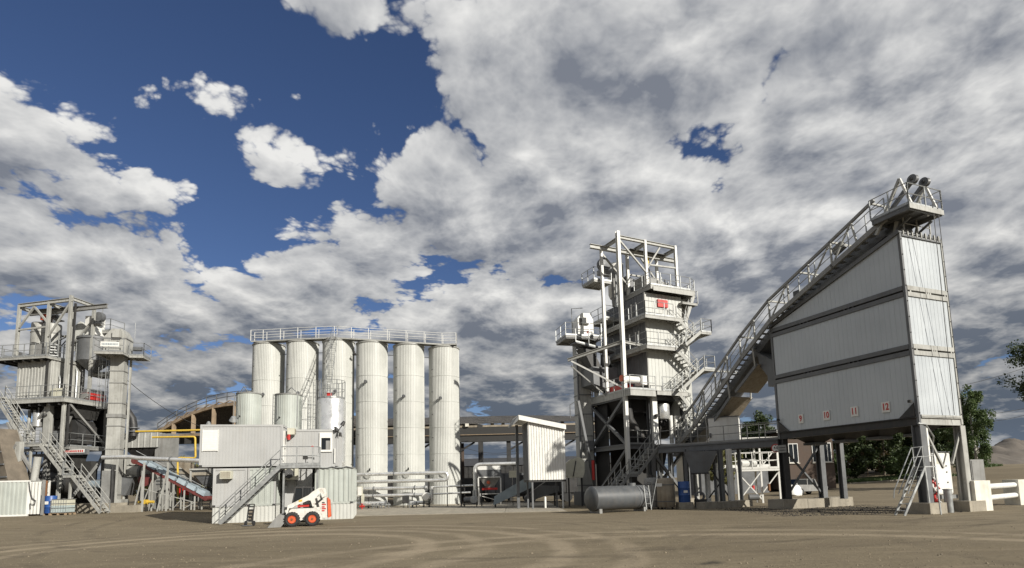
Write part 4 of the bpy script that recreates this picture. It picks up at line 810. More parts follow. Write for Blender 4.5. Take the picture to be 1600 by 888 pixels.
for i, (px, dd, z0, lab) in enumerate(((79, 43.2, 0, 'blue drum on a pallet with a white label, beside the liquid tank'), (68, 43.8, 0, 'dark blue drum half hidden by the container door'))):
    p = W(px, 790, dd); t = drum(lab, (p.x, dd, GL+.15))
    t.scale = (1.3, 1.3, 1.45)
    if i == 0: part(t, 'paper_label', MB().box(-.1, .1, -.305, -.29, .45, .6), 'white')
def pallet(label, x, y, w, dp):
    t = thing('pallet', label, 'pallet', (x, y, GL), 0, 'wooden pallets at the tower foot')
    for k in range(5): part(t, 'plank', MB().box(-w/2, w/2, -dp/2+k*dp*.22, -dp/2+k*dp*.22+.11, .12, .145), 'wood')
    for k in range(3):
        for j in range(3): part(t, 'block', MB().box(-w/2+k*(w-.12)/2, -w/2+k*(w-.12)/2+.12, -dp/2+j*(dp-.12)/2, -dp/2+j*(dp-.12)/2+.12, 0, .12), 'wood')
p = W(99, 790, 43.2); pallet('wooden pallet under the caged liquid tank', p.x, 43.2, 1.2, 1.0); q = W(77, 790, 43.4); pallet('wooden pallet under the blue drums', q.x, 43.4, 1.0, 1.0)
t = thing('liquid_tank', 'milky plastic liquid tank in a wire cage on a pallet', 'tank', (p.x, 43.2, GL+.15)); part(t, 'bottle', MB().box(-.53, .53, -.45, .45, .03, .55), 'liquid'); part(t, 'bottle_top', MB().box(-.53, .53, -.45, .45, .552, 1.0), 'plastic'); part(t, 'cap', MB().tube((0, 0, 1.0), (0, 0, 1.07), .12, n=14), 'dark')
for k in range(7): x = -.56+k*.187; part(t, 'cage_bar', MB().tube((x, -.48, 0), (x, -.48, 1.02), .014, n=5), 'galv')
for z in (.05, .38, .7, 1.0): part(t, 'cage_hoop', MB().beam((-.57, -.49, z), (.57, -.49, z), .025).beam((.57, -.49, z), (.57, .48, z), .025).beam((-.57, -.49, z), (-.57, .48, z), .025), 'galv')
# ============================================================ right mixing tower
t = T2 = thing('mixing_tower', 'tall grey asphalt mixing tower right of centre with zigzag stairs and crane frame', 'mixing tower', (W(1019, 700, 44).x, 44, 0), R(25))
ls = M['lsteel']
part(t, 'corner_mast', MB().ibeam((-2.35, -.1, 0), (-2.35, -.1, 21.2), .27, .27, .03, up=(0, 1, 0)), 'white')
for x, y, z0 in ((-2.3, 2.3, 8.6), (.25, -.1, 17.1), (.25, 2.3, 17.1), (3.3, -.1, 17.1), (3.3, 2.3, 17.1)): column(t, x, y, z0, 20.9, .2, M['white'])
for y in (-.1, 2.3): part(t, 'top_beam', MB().ibeam((-2.2, y, 20.75), (3.4, y, 20.72), .2, .26), ls)
for x in (-2.35, .25, 3.3): part(t, 'cross_beam', MB().ibeam((x, .05, 20.6), (x, 2.15, 20.6), .2, .26), ls)
part(t, 'monorail', MB().ibeam((-4.0, 1.3, 20.3), (4.6, 1.3, 20.3), .24, .34), ls); part(t, 'hoist_rail', MB().box(-.4, 3.4, .9, 1.7, 20.49, 20.53), 'dark')
for a, b in (((-2.2, -.1, 20.5), (.15, -.1, 18.3)), ((-2.2, 2.3, 20.3), (.15, 2.3, 18.0)), ((.35, -.1, 18.6), (1.7, -.1, 20.5)), ((1.7, 2.3, 20.5), (3.2, 2.3, 18.7)), ((.35, -.1, 18.9), (3.2, -.1, 19.0)), ((.35, 2.3, 18.9), (3.2, 2.3, 18.9))): bar(t, a, b, .12, ls)
hk = part(t, 'chain_hoist', MB().box(1.3, 1.6, 1.15, 1.45, 19.6, 20.1), 'yellow'); part(hk, 'hook', MB().tube((1.45, 1.3, 19.6), (1.45, 1.3, 18.9), .07, n=6), 'dark')
# top deck and house
platform(t, .2, 4.7, -.6, 4.6, 17.1, t=.3, sides='l')
railing(t, [(.2, -.6, 17.1), (4.2, -.6, 17.1), (5.0, -.2, 17.1), (5.3, .8, 17.1), (5.3, 2.6, 17.1)]); part(t, 'deck_end', MB().pxy([(4.7, -.6), (5.0, -.2), (5.3, .8), (5.3, 2.6), (4.7, 2.6)], 16.9, 17.08), ls)
part(t, 'deck_girder', MB().box(.4, 4.5, -.66, -.615, 16.62, 16.95), ls)
sh = part(t, 'screen_housing', MB().pxz([(.3, 17.12), (2.9, 17.12), (2.9, 18.2), (1.2, 18.6), (.3, 18.9)], 2.5, 4.6), 'mid')
part(t, 'vibrating_screen', MB().pxz([(.6, 17.2), (3.1, 17.2), (3.1, 17.9), (.6, 18.3)], .6, 2.0), 'steel')
for i in range(5): part(sh, 'vent_slot', MB().box(.27, .3, 2.7+i*.35, 2.85+i*.35, 17.6, 18.2), 'white')
fb = part(t, 'filter_bin', MB().lathe([(.5, 17.2), (.62, 17.5), (.62, 20.0), (.5, 20.2), (0, 20.3)], 22), 'white'); fb.location = (-.1, 3.6, 0)
for q in range(4): part(t, 'riser_pipe', MB().pipe([(-.9+q*.35, 2.9, 16.2), (-.9+q*.35, 2.9, 19.2+q*.25), (-.6+q*.35, 3.2, 19.6+q*.2)], .1, 8), 'galv' if q % 2 else 'steel')
part(t, 'round_drive', MB().lathe([(0, -.25), (.55, -.2), (.6, 0), (.55, .2), (0, .25)], 18, (-1.5, 3.2, 19.8), 'y'), 'mid'); part(t, 'drive_base', MB().box(-2.0, -.9, 2.9, 3.5, 18.9, 19.3), 'steel')
for i in range(5): part(t, 'deck_motor', MB().tube((1.9+i*.35, .3, 17.5), (2.2+i*.35, .1, 17.5), .12, n=8).tube((2.0+i*.35, .2, 17.3), (2.0+i*.35, .25, 18.2-.15*i), .05, n=6), 'dark' if i % 2 else 'galv')
platform(t, -2.9, -1.2, 2.6, 4.4, 18.2, sides='fl'); platform(t, -1.5, .2, 3.2, 5.4, 15.3, sides='fl')
# main body
for a, b, m, z0, z1 in (((0, 0), (3.7, 0), 'clad', 8.7, 16.6), ((3.7, 0), (3.7, 5.3), 'lsteel', 8.7, 16.6), ((3.7, 5.3), (0, 5.3), 'steel', 8.7, 16.6), ((0, 5.3), (0, 0), 'mid', 8.7, 16.6)): MB().corr(a, b, z0, z1, .34, .02, .85).build('body_wall', M[m], t)  # left wall in mid grey: its shade is painted in
part(t, 'corner_trim', MB().box(-.04, .05, -.04, .05, 8.7, 16.6), 'lsteel')
part(t, 'dust_silo', MB().lathe([(.3, 4.4), (1.0, 6.6), (1.02, 6.7), (1.02, 16.6), (0, 16.8)], 30, (4.15, 1.35, 0)), 'clad')
part(t, 'red_panel', MB().box(1.2, 2.2, -.14, -.03, 15.55, 16.15), 'red')
for y, z in ((.8, 12.6), (1.2, 12.6), (2.0, 12.6), (1.0, 15.0), (1.6, 15.0), (2.8, 15.0)): part(t, 'tall_vent', MB().box(-.07, -.02, y, y+.12, z, z+1.1), 'white')
for z, xr in ((14.5, 2.9), (12.1, 2.7)):
    platform(t, -.8, xr, -1.0, -.05, z, t=.24, m=ls); railing(t, [(-.8, -1.0, z), (xr-.9 if z > 13 else xr, -1.0, z)])
    platform(t, -.8, -.05, -.05, 5.2, z, t=.24, m=ls); railing(t, [(-.8, 5.2, z), (-.8, -1.0, z)])
platform(t, -2.45, -.05, -.9, 5.2, 8.65, t=.45, m=ls); railing(t, [(-2.45, 5.2, 8.65), (-2.45, -.9, 8.65), (-.1, -.9, 8.65)]); platform(t, -.05, 3.0, -1.0, 5.2, 8.62, t=.3, m=ls); railing(t, [(.5, -1.0, 8.65), (1.6, -1.0, 8.65)])
part(t, 'deck_end_right', MB().pxy([(3.0, -1.0), (3.6, -.6), (3.9, .2), (3.9, 1.0), (3.0, 1.0)], 8.4, 8.6), ls)
part(t, 'red_drive', MB().box(-2.0, -.9, .8, 2.4, 8.75, 9.3), 'red'); part(t, 'screw_drive', MB().tube((-2.1, .4, 9.6), (-.6, .4, 9.6), .28, n=14).tube((-2.35, .4, 9.6), (-2.1, .4, 9.6), .2, n=12), 'white'); part(t, 'red_motor_cap', MB().tube((-2.5, .1, 9.6), (-2.15, .1, 9.6), .26, n=12), 'orange'); part(t, 'drive_box', MB().box(-.65, -.15, .0, .9, 9.2, 9.9), 'white')
# zigzag stairs on the bright face
w = .75
def zig(zt, zb, xa, xl, xb):
    zm = (zt+zb)/2
    stairs(t, (xa, -.95, zt), (xl, -.95, zm), w, (0, 1, 0), ls, (0, 1), .9); stairs(t, (xl, -1.8, zm), (xb, -1.8, zb), w, (0, 1, 0), ls, (0, 1), .9)
    platform(t, xl, xl+1.05, -1.85, -.1, zm, t=.14, m=ls, sides='fr'); part(t, 'landing_bracket', MB().beam((xl+.5, -1.5, zm-.15), (xl-.3, -.1, zm-1.0), .09).beam((xl+.5, -.2, zm-.15), (xl-.5, -.1, zm-1.2), .09), ls)
zig(14.5, 12.15, 2.3, 3.9, 2.3); zig(12.1, 8.7, 1.9, 4.0, 1.7); zig(8.62, 4.6, 2.0, 3.8, 1.4)
stairs(t, (4.9, -.3, 17.0), (3.8, -.3, 14.5), .7, (0, 1, 0), ls, (0, 1), .9); platform(t, 3.4, 5.0, -.5, .6, 16.1, t=.14, sides='r')
# left side: elevator link, brace, weigh hoppers
part(t, 'link_beam', MB().ibeam((-2.35, -.1, 12.4), (-5.4, 3.0, 11.4), .2, .24), ls); part(t, 'tie_bar', MB().ibeam((-2.35, -.1, 12.4), (.0, -.1, 12.2), .16, .2), ls); bar(t, (-5.2, 2.8, 11.3), (-2.4, .1, 8.9), .12, M['white'], 'diagonal_brace')
bar(t, (-2.4, 2.3, 8.6), (-5.0, 3.2, 11.0), .1); part(t, 'link_walkway', MB().beam((-4.6, 3.4, 12.9), (-.8, 3.6, 12.4), .9, .1), 'mid'); railing(t, [(-4.6, 3.0, 12.95), (-.9, 3.1, 12.45)])
part(t, 'chute', MB().pxz([(-3.8, 12.6), (-2.9, 12.6), (-1.2, 9.6), (-2.2, 9.6)], 3.3, 4.3), 'dark'); part(t, 'surge_bin', MB().pxz([(-3.2, 11.0), (-.9, 11.0), (-.9, 9.9), (-1.6, 9.2), (-3.2, 9.6)], 2.8, 4.8), 'mid')
part(t, 'dust_bag', MB().lathe([(0, 12.0), (.35, 11.8), (.42, 11.0), (.3, 10.8), (0, 10.8)], 14, (-1.6, 3.4, .4)), 'mid')
for z in (9.5, 10.5, 11.5, 13.2): part(t, 'pipework', MB().pipe([(-.2, 4.6, z), (-1.0, 4.4, z+.5), (-1.4, 4.0, z-.6)], .12, 8), 'dark')
# lower frame
for x, y in ((-2.3, 4.9), (.1, .2), (.1, 5.0), (3.4, .2), (3.4, 5.0)): column(t, x, y, 0, 8.3, .36, M['mid'])
part(t, 'pale_pillar', MB().box(.05, .5, -.25, .0, 4.9, 8.3), 'white'); part(t, 'pillar_lamp', MB().lathe([(0, .1), (.16, .06), (.2, -.12), (0, -.08)], 12, (.28, -.4, 6.8)), 'void')  # pillar painted white among the mid grey columns
for a, b in (((-2.3, .1, 8.1), (-2.3, 4.8, 4.6)), ((-2.3, 4.8, 8.1), (-2.3, .1, 4.6)), ((-2.3, .1, 4.2), (-2.3, 4.8, .4)), ((.1, .2, 4.0), (3.3, .2, .5)), ((.1, 5, .4), (3.3, 5, 4.2)), ((3.4, .3, 4.2), (3.4, 4.9, .4)), ((-2.2, 5, 4.2), (0, 5, .5)), ((-4.6, 3.0, 8.2), (-3.2, 3.0, .6))): bar(t, a, b, .2, M['mid'])
for z in (4.4, 8.2): 
    for a, b in (((-2.3, 0, z), (3.3, .2, z)), ((-2.3, 5, z), (3.3, 5, z)), ((-2.3, .2, z), (-2.3, 4.8, z))): part(t, 'tie_beam', MB().ibeam(a, b, .2, .3), 'mid')
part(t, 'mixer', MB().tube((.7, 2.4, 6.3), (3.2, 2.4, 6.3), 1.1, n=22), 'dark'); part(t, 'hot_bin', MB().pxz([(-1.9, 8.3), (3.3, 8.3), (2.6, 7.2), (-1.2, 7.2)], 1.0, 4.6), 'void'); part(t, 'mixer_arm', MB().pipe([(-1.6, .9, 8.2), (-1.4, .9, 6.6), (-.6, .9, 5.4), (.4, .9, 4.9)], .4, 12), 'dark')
part(t, 'mixer_platform', MB().box(-2.2, 3.3, .3, 5.0, 4.55, 4.65), 'mid'); railing(t, [(-2.3, .2, 4.62), (.0, .2, 4.62)], 1.05, M['steel'])
sv = part(t, 'weigh_vessel', MB().lathe([(.5, 6.6), (.55, 6.7), (.55, 7.7), (.5, 7.8), (0, 7.8)], 20), 'alu'); sv.location = (1.5, .4, 0)
for x in (2.2, 2.7, 3.1): part(t, 'dosing_pipe', MB().tube((x, .3, 4.7), (x, .3, 6.9), .16, n=12), 'white')
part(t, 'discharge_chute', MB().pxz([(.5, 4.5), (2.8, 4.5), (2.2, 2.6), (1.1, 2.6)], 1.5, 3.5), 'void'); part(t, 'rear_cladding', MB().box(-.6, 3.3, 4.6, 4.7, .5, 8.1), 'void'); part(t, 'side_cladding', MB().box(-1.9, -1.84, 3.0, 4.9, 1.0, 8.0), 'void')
for i in range(9): x = .2+i*.36; part(t, 'pipe_bank', MB().tube((x, 1.0+.2*(i % 3), .1), (x, 1.0+.2*(i % 3), 4.4), .07+.03*(i % 2), n=8), ['galv', 'mid', 'lsteel'][i % 3])
for i in range(4): part(t, 'footing', MB().box([-2.7, -.3, 3.0, -.3][i], [-1.9, .5, 3.8, .5][i], [-.5, -.2, -.2, 4.6][i], [.3, .6, .6, 5.4][i], 0, .4), 'conc')
# ------------------------------------------------------------ right bucket elevator
e0 = W(917, 640, 47)
t = thing('bucket_elevator', 'shaded bucket elevator left of the tall right tower with railed head', 'bucket elevator', (e0.x, 47, 0), R(14))
part(t, 'shaft', MB().box(-.62, .45, 0, 1.2, .3, 13.5), 'lsteel'); part(t, 'second_leg', MB().box(.9, 1.15, .2, .5, .3, 13.6), 'white')
for z in (1.6, 3.6, 5.6, 7.4, 9.0, 10.6, 12.2): part(t, 'flange', MB().box(-.66, .49, -.04, 1.24, z-.04, z+.04), 'mid')
part(t, 'corner_angle', MB().box(-.74, -.63, -.06, .1, .3, 13.4), 'mid')
hd = part(t, 'head_housing', MB().pxz([(-.62, 13.75), (.75, 13.75), (.75, 15.3), (.45, 15.85), (-.25, 15.85), (-.62, 15.4)], -.3, 1.2), 'white'); part(hd, 'drive_cover', MB().box(-.25, .35, -.55, -.31, 14.9, 15.4), 'white'); part(hd, 'port', MB().box(-.5, -.28, -.33, -.3, 14.8, 15.4), 'void')
for x in (.15, .3): part(hd, 'red_mark', MB().box(x, x+.1, -.32, -.302, 14.15, 14.35), 'red')
platform(t, -2.0, 1.1, -1.1, 1.4, 13.7, t=.24, m=M['steel'], sides='lf'); part(t, 'mast_lamp', MB().pipe([(-.65, 1.0, 14), (-.65, 1.0, 16.6), (.35, 1.0, 16.7)], .035, 6), 'galv'); part(t, 'boot', MB().box(-.9, .9, -.3, 1.4, 0, 1.1), 'mid')
part(t, 'inspection_hood', MB().box(-.5, .4, -.2, -.045, 4.4, 5.2), 'mid')
# ------------------------------------------------------------ stair and bridge to the big hopper
BR0 = V(10.6, 42.0, 4.3); BR1 = V(16.9, 36.6, 4.3)
t = thing('access_bridge', 'railed steel walkway from the tall tower across to the big hopper', 'walkway', (BR0.x, BR0.y, 0), math.atan2(BR1.y-BR0.y, BR1.x-BR0.x)); Lb = (BR1-BR0).length
part(t, 'deck', MB().box(0, Lb, 0, 1.3, 4.22, 4.3), 'mid'); part(t, 'girder', MB().ibeam((0, .05, 4.02), (Lb, .05, 4.02), .2, .42), 'mid'); part(t, 'girder', MB().ibeam((0, 1.25, 4.02), (Lb, 1.25, 4.02), .2, .42), 'mid')
railing(t, [(.2, .04, 4.3), (Lb, .04, 4.3)], 1.1, M['steel'], 1.2); railing(t, [(2.5, 1.26, 4.3), (Lb, 1.26, 4.3)], 1.1, M['steel'], 1.2)
for x in (1.8, 4.8): part(t, 'leg', MB().ibeam((x, .6, 0), (x, .6, 3.82), .25, .25, .03, up=(0, 1, 0)), 'mid')
for k in range(6): part(t, 'cross_member', MB().beam((.6+k*1.3, .1, 3.95), (.6+k*1.3, 1.2, 3.95), .1, .2), 'mid')
mm = M['mid']
s0 = BR0+V(.1, .3, -.1); d1 = V(-.72, -.45, 0).normalized()
t = thing('bridge_stair', 'two flight steel stair dropping left behind the long grey tank', 'stair', (s0.x, s0.y, 0), math.atan2(-d1.y, -d1.x))
stairs(t, (0, 0, 4.25), (-2.1, 0, 2.35), .85, (0, 1, 0), M['steel'], (0, 1), .8); platform(t, -3.0, -2.1, 0, .9, 2.33, m=M['steel'], sides='f'); stairs(t, (-3.0, 0, 2.28), (-5.4, 0, .05), .85, (0, 1, 0), M['steel'], (0, 1), .8); part(t, 'landing_post', MB().beam((-2.5, .45, 0), (-2.5, .45, 2.2), .14), 'mid')
# ------------------------------------------------------------ long grey tank, its shade put into the dark paint
a = W(923, 785, 34.2); b = W(1006, 778, 36.0)
t = thing('horizontal_tank', 'long grey cylindrical tank before the tower, shade put into its dark paint', 'tank', (a.x, a.y, 0), math.atan2(b.y-a.y, b.x-a.x)); Lt = math.hypot(b.x-a.x, b.y-a.y); r = .72
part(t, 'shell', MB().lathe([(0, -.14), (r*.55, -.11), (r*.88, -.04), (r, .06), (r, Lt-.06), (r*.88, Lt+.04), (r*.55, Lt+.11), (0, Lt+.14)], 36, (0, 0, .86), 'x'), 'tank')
for x in (Lt-.75, Lt-.55): part(t, 'band', MB().lathe([(r+.004, x-.03), (r+.02, x-.03), (r+.02, x+.03), (r+.004, x+.03), (r+.004, x-.03)], 36, (0, 0, .86), 'x'), 'mid')
for x in (.35, Lt-.35): part(t, 'saddle', MB().box(x-.1, x+.1, -.5, .5, 0, .26), 'steel')
ladder(t, (Lt-.35, -r-.12, .1), (Lt-.35, -r+.05, 1.55), .36); part(t, 'hatch', MB().tube((Lt-.9, 0, 1.5), (Lt-.9, 0, 1.72), .25, n=16), 'mid'); part(t, 'hose', MB().pipe([(Lt-.1, -.3, 1.5), (Lt+.1, -.35, 1.75), (Lt+.35, -.35, 1.7), (Lt+.38, -.35, .9), (Lt+.1, -.35, .75)], .035, 6), 'dark')
def vtank(label, px, d, r, h, m, stripe=None):
    p = W(px, 770, d); t = thing('vertical_tank', label, 'tank', (p.x, d, 0), 0, 'upright tanks under the tower'); part(t, 'shell', MB().lathe([(r*.9, .12), (r, .2), (r, h-.1), (r*.9, h), (0, h+.06)], 26), m)
    for z in (.5, h-.4): part(t, 'hoop', MB().lathe([(r, z-.03), (r+.02, z-.03), (r+.02, z+.03), (r, z+.03), (r, z-.03)], 26), 'mid')
    for a in (0, 2.1, 4.2): part(t, 'foot', MB().box(math.cos(a)*r*.7-.05, math.cos(a)*r*.7+.05, math.sin(a)*r*.7-.05, math.sin(a)*r*.7+.05, 0, .2), 'dark')
    part(t, 'cap', MB().tube((0, 0, h), (0, 0, h+.2), .14, n=10), 'dark'); return t
vtank('brown grey upright tank right of the long tank', 1040, 37.5, .55, 1.95, 'brown'); vtank('darker upright tank just behind the long tank end', 1019, 38.2, .5, 2.0, 'steel')
p = W(1022, 770, 36.8); t = tag(MB().beam((0, 0, 0), (.55, .1, 2.2), .06, .02).build('leaning_ladder', M['galv']), 'thin pale plank leaning between the long tank and the upright tank', 'plank'); t.location = (p.x-.3, 36.6, 0)
p = W(1028, 765, 36.8); t = tag(MB().box(-.18, .18, -.01, .01, -.1, .1).build('paper_notice', M['white']), 'small white notice fixed on the brown upright tank', 'notice'); t.location = (W(1030, 758, 36.9).x, 36.93, W(1030, 758, 36.9).z)
p = W(1069, 775, 37.2); t = drum('blue drum in the shade beside the concrete plinth', (p.x, 37.2, .42)); t.scale = (1.25, 1.25, 1.5); del t['group']; part(t, 'paper_label', MB().box(-.1, .1, -.305, -.29, .4, .5), 'white')
t = tag(MB().box(-.45, .45, -.4, .4, 0, .42).build('drum_block', M['conc']), 'concrete block under the shaded blue drum', 'block'); t.location = (p.x, 37.2, 0)
# ============================================================ big clad loading silo on legs
HO = W(1437, 662, 27); HL, HW = 8.4, 3.2
t = HP = thing('loading_silo', 'huge grey panelled loading silo on legs with red numbers along its side', 'loading silo', (HO.x, HO.y, 0), R(21.6))
def roofz(y): return 13.6-(y)/HL*2.55
tiers = [(4.55, 7.5), (8.05, 10.4), (10.95, None)]
for z0, z1 in tiers:
    zt = z1
    part(t, 'core', MB().pyz([(.09, z0), (HL-.09, z0), (HL-.09, (zt or roofz(HL)+.0)-.02), (.09, (zt or roofz(0))-.02)], .09, HW-.09), 'mid')
    for a, b, f in (((0, HL), (0, 0), lambda s: roofz(HL*(1-s))), ((HW, 0), (HW, HL), lambda s: roofz(HL*s)), ((0, 0), (HW, 0), lambda s: roofz(0)), ((HW, HL), (0, HL), lambda s: roofz(HL))):
        d = (V(*b, 0)-V(*a, 0)).normalized()*.14; nin = V(-d.y, d.x, 0).normalized()*.05; aa = V(*a, 0)+d+nin; bb = V(*b, 0)-d+nin
        if zt is None and a[1] == HL and b[1] == HL: continue
        MB().corr((aa.x, aa.y), (bb.x, bb.y), z0, (zt if zt else (lambda s, f=f: f(s)-.05)), .26, .008, .86).build('cladding_panel', M['hop'], t)
for x, y in ((0, 0), (HW, 0), (0, HL), (HW, HL)):
    sx = 1 if x == 0 else -1; sy = 1 if y == 0 else -1
    part(t, 'corner_post', MB().box(x, x+sx*.13, y, y+sy*.13, 4.2, roofz(y)+.02) if sx*sy > 0 else MB().box(min(x, x+sx*.13), max(x, x+sx*.13), min(y, y+sy*.13), max(y, y+sy*.13), 4.2, roofz(y)+.02), 'mid' if x == 0 else 'lsteel')  # post colours carry the light: dark on the shaded side, pale on the sunlit
for i in range(12):
    z = 4.7+i*.78
    for x in (.065, HW-.065): part(t, 'bolt', MB().tube((x, -.03, z), (x, .01, z), .03, n=6), 'void')
for z0, z1 in ((7.5, 8.05), (10.4, 10.95)):
    part(t, 'band_recess', MB().box(.1, HW-.1, .1, HL-.1, z0, z1), 'void')
    for zz in (z0+.12, z1-.12):
        for a, b in (((.0, .13), (.0, HL-.13)), ((HW, .13), (HW, HL-.13))): part(t, 'band_beam', MB().box(a[0]-.02 if a[0] == 0 else a[0]-.1, .1 if a[0] == 0 else a[0]+.02, a[1], b[1], zz-.11, zz+.11), 'mid')
        for y in (0, HL): part(t, 'band_beam', MB().box(.13, HW-.13, y-.02 if y == 0 else y-.1, .1 if y == 0 else y+.02, zz-.11, zz+.11), 'lsteel')  # end beams paler than the side ones: sun and shade put into colour
    for k, y in enumerate((2.75, 3.0, 3.25, 5.6, 5.85, 6.1)): part(t, 'stub', MB().box(-.012, .09, y, y+.09, z0+.1, z1-.1), 'dark')
    for x in (.3, 1.45, 1.6, 1.75, 2.85): part(t, 'stub', MB().box(x, x+.1, -.012, .09, z0+.1, z1-.1), 'lsteel')
part(t, 'roof', MB().pyz([(0, 13.62), (HL, roofz(HL)+.02), (HL, roofz(HL)+.12), (0, 13.72)], .02, HW-.02), 'mid'); part(t, 'roof_edge', MB().beam((0, .0, 13.68), (0, HL, roofz(HL)+.07), .14, .2), 'mid')
part(t, 'end_rim', MB().box(.14, HW-.14, -.03, .05, 13.45, 13.55), 'mid')
for i in range(9): part(t, 'rim_stud', MB().box(.2+i*.33, .27+i*.33, -.05, .02, 13.5, 13.8), 'lsteel')
part(t, 'bottom_beam', MB().ibeam((.05, .1, 4.32), (.05, HL-.1, 4.32), .25, .4), 'dark'); part(t, 'bottom_beam', MB().ibeam((HW-.05, .1, 4.32), (HW-.05, HL-.1, 4.32), .25, .4), 'dark')
for y in (.05, HL-.05): part(t, 'end_beam', MB().ibeam((.14, y, 4.32), (HW-.14, y, 4.32), .2, .36), 'lsteel' if y < 1 else 'mid')
part(t, 'sill_flashing', MB().box(.14, HW-.14, -.04, .04, 4.52, 4.62), 'lsteel')
for k in range(4):                                           # outlet cones above the truck lane
    y = 1.2+k*2.0; c = MB(); c.v = [(.3, y-.9, 4.5), (HW-.3, y-.9, 4.5), (HW-.3, y+.9, 4.5), (.3, y+.9, 4.5), (HW/2-.4, y-.35, 3.85), (HW/2+.4, y-.35, 3.85), (HW/2+.4, y+.35, 3.85), (HW/2-.4, y+.35, 3.85)]
    c.f = [(0, 1, 2, 3), (7, 6, 5, 4)]+[(i, i+4, (i+1) % 4+4, (i+1) % 4) for i in range(4)]; o = c.build('outlet_cone', M['dark'], t, True); part(o, 'gate', MB().box(HW/2-.5, HW/2+.5, y-.4, y+.4, 3.7, 3.84), 'mid')
# legs
lg = [(.12, .15, .42, 'mid'), (HW-.12, .15, .36, 'lsteel'), (.12, HL-.2, .4, 'dark'), (HW-.12, HL-.2, .36, 'mid'), (HW-.12, HL-1.6, .3, 'mid')]
for x, y, w, m in lg: part(t, 'leg', MB().ibeam((x, y, .5), (x, y, 4.14), w, w, .05, up=(0, 1, 0)), m)
part(t, 'white_post', MB().box(.36, .48, -.03, .1, 2.4, 4.14), 'white')  # white post beside the mid grey leg
for a, b in (((.45, .1, 3.9), (1.5, .1, 2.1)), ((HW-.15, .12, 3.9), (HW-1.0, .12, 2.3)), ((.12, HL-.2, 3.6), (HW-.1, HL-.2, .7)), ((.12, HL-.2, .7), (HW-.1, HL-.2, 3.8))): bar(t, a, b, .1, M['lsteel'] if a[1] < 1 else M['mid'])
for y in (HL-.35, .35): 
    s = 1 if y < 1 else -1
    for x in (0, ): part(t, 'gusset', MB().pyz([(y-s*.2, 4.55), (y+s*.55, 4.55), (y-s*.2, 5.2)], -.06, -.015), 'dark'); part(t, 'gusset_lamp', MB().lathe([(0, .06), (.1, .04), (.1, -.08), (0, -.08)], 10, (-.15, y-s*.1, 5.3)), 'void')
part(t, 'inlet_chute', MB().pyz([(HL, 8.9), (HL+1.5, 9.9), (HL+1.3, 8.9), (HL+.75, 8.2), (HL+.75, 7.5), (HL, 7.5)], .3, 1.9), 'mid')
# red numbers on white plates
me_red = M['red']
for s, y in (('9', 6.65), ('10', 4.95), ('11', 3.26), ('12', 1.56)):
    h_ = .44; w_ = .34 if s == '9' else .42
    o = part(t, 'number_plate', MB().box(-.012, .03, y-w_/2, y+w_/2, 4.92, 4.92+.52), 'white')
    n = link('numeral', text_mesh(s, .47, .004), M['red'], o); n.location = (-.018, y, 5.18); n.rotation_euler = (PI/2, 0, -PI/2); n.scale = (.78, 1, 1)
# height limit sign on the near left leg
sg = part(t, 'height_sign', MB().tube((0, 0, 0), (0, -.03, 0), .26, n=28), 'red'); sg.location = (-.15, HL+.1, 3.6); sg.rotation_euler = (0, 0, R(-40))
part(sg, 'sign_face', MB().tube((0, -.031, 0), (0, -.038, 0), .21, n=28), 'white')
n = link('numeral', text_mesh('4.0', .2, .003), M['void'], sg); n.location = (0, -.042, .02); n.rotation_euler = (PI/2, 0, 0)
part(sg, 'arrow', MB().pxz([(-.06, .2), (.06, .2), (0, .13)], -.045, -.04), 'void'); part(sg, 'arrow', MB().pxz([(-.06, -.2), (.06, -.2), (0, -.12)], -.045, -.04), 'void')
sp_ = part(t, 'lane_plate', MB().box(-.24, -.2, HL-.75, HL-.15, 3.3, 3.75), 'steel')
for z in (3.42, 3.58): part(sp_, 'letter_mark', MB().box(-.25, -.243, HL-.7, HL-.25, z, z+.04), 'void')
# plinths
for lab, x0, x1, y0, y1, h in (('long low concrete plinth under the left legs of the loading silo', -.75, 4.9, HL-.75, HL+.45, .55), ('concrete footing under the near right leg of the loading silo', -.45, .75, -.35, .75, .5), ('concrete footing under the far right leg of the loading silo', HW-.75, HW+.5, -.3, .8, .5)):
    c = HP.matrix_world; o = thing('plinth', lab, 'plinth', (0, 0, 0), R(21.6), 'concrete plinths under the loading silo'); ca, sa = math.cos(R(21.6)), math.sin(R(21.6)); mx, my = (x0+x1)/2, (y0+y1)/2
    o.location = (HO.x+mx*ca-my*sa, HO.y+mx*sa+my*ca, 0); k = max(1, round((x1-x0)/1.9)); w_ = (x1-x0)/k
    for i in range(k): part(o, 'block', MB().box(x0-mx+i*w_+.012, x0-mx+(i+1)*w_-.012, y0-my, y1-my, -.05, h-.02*(i % 2)), 'conc')
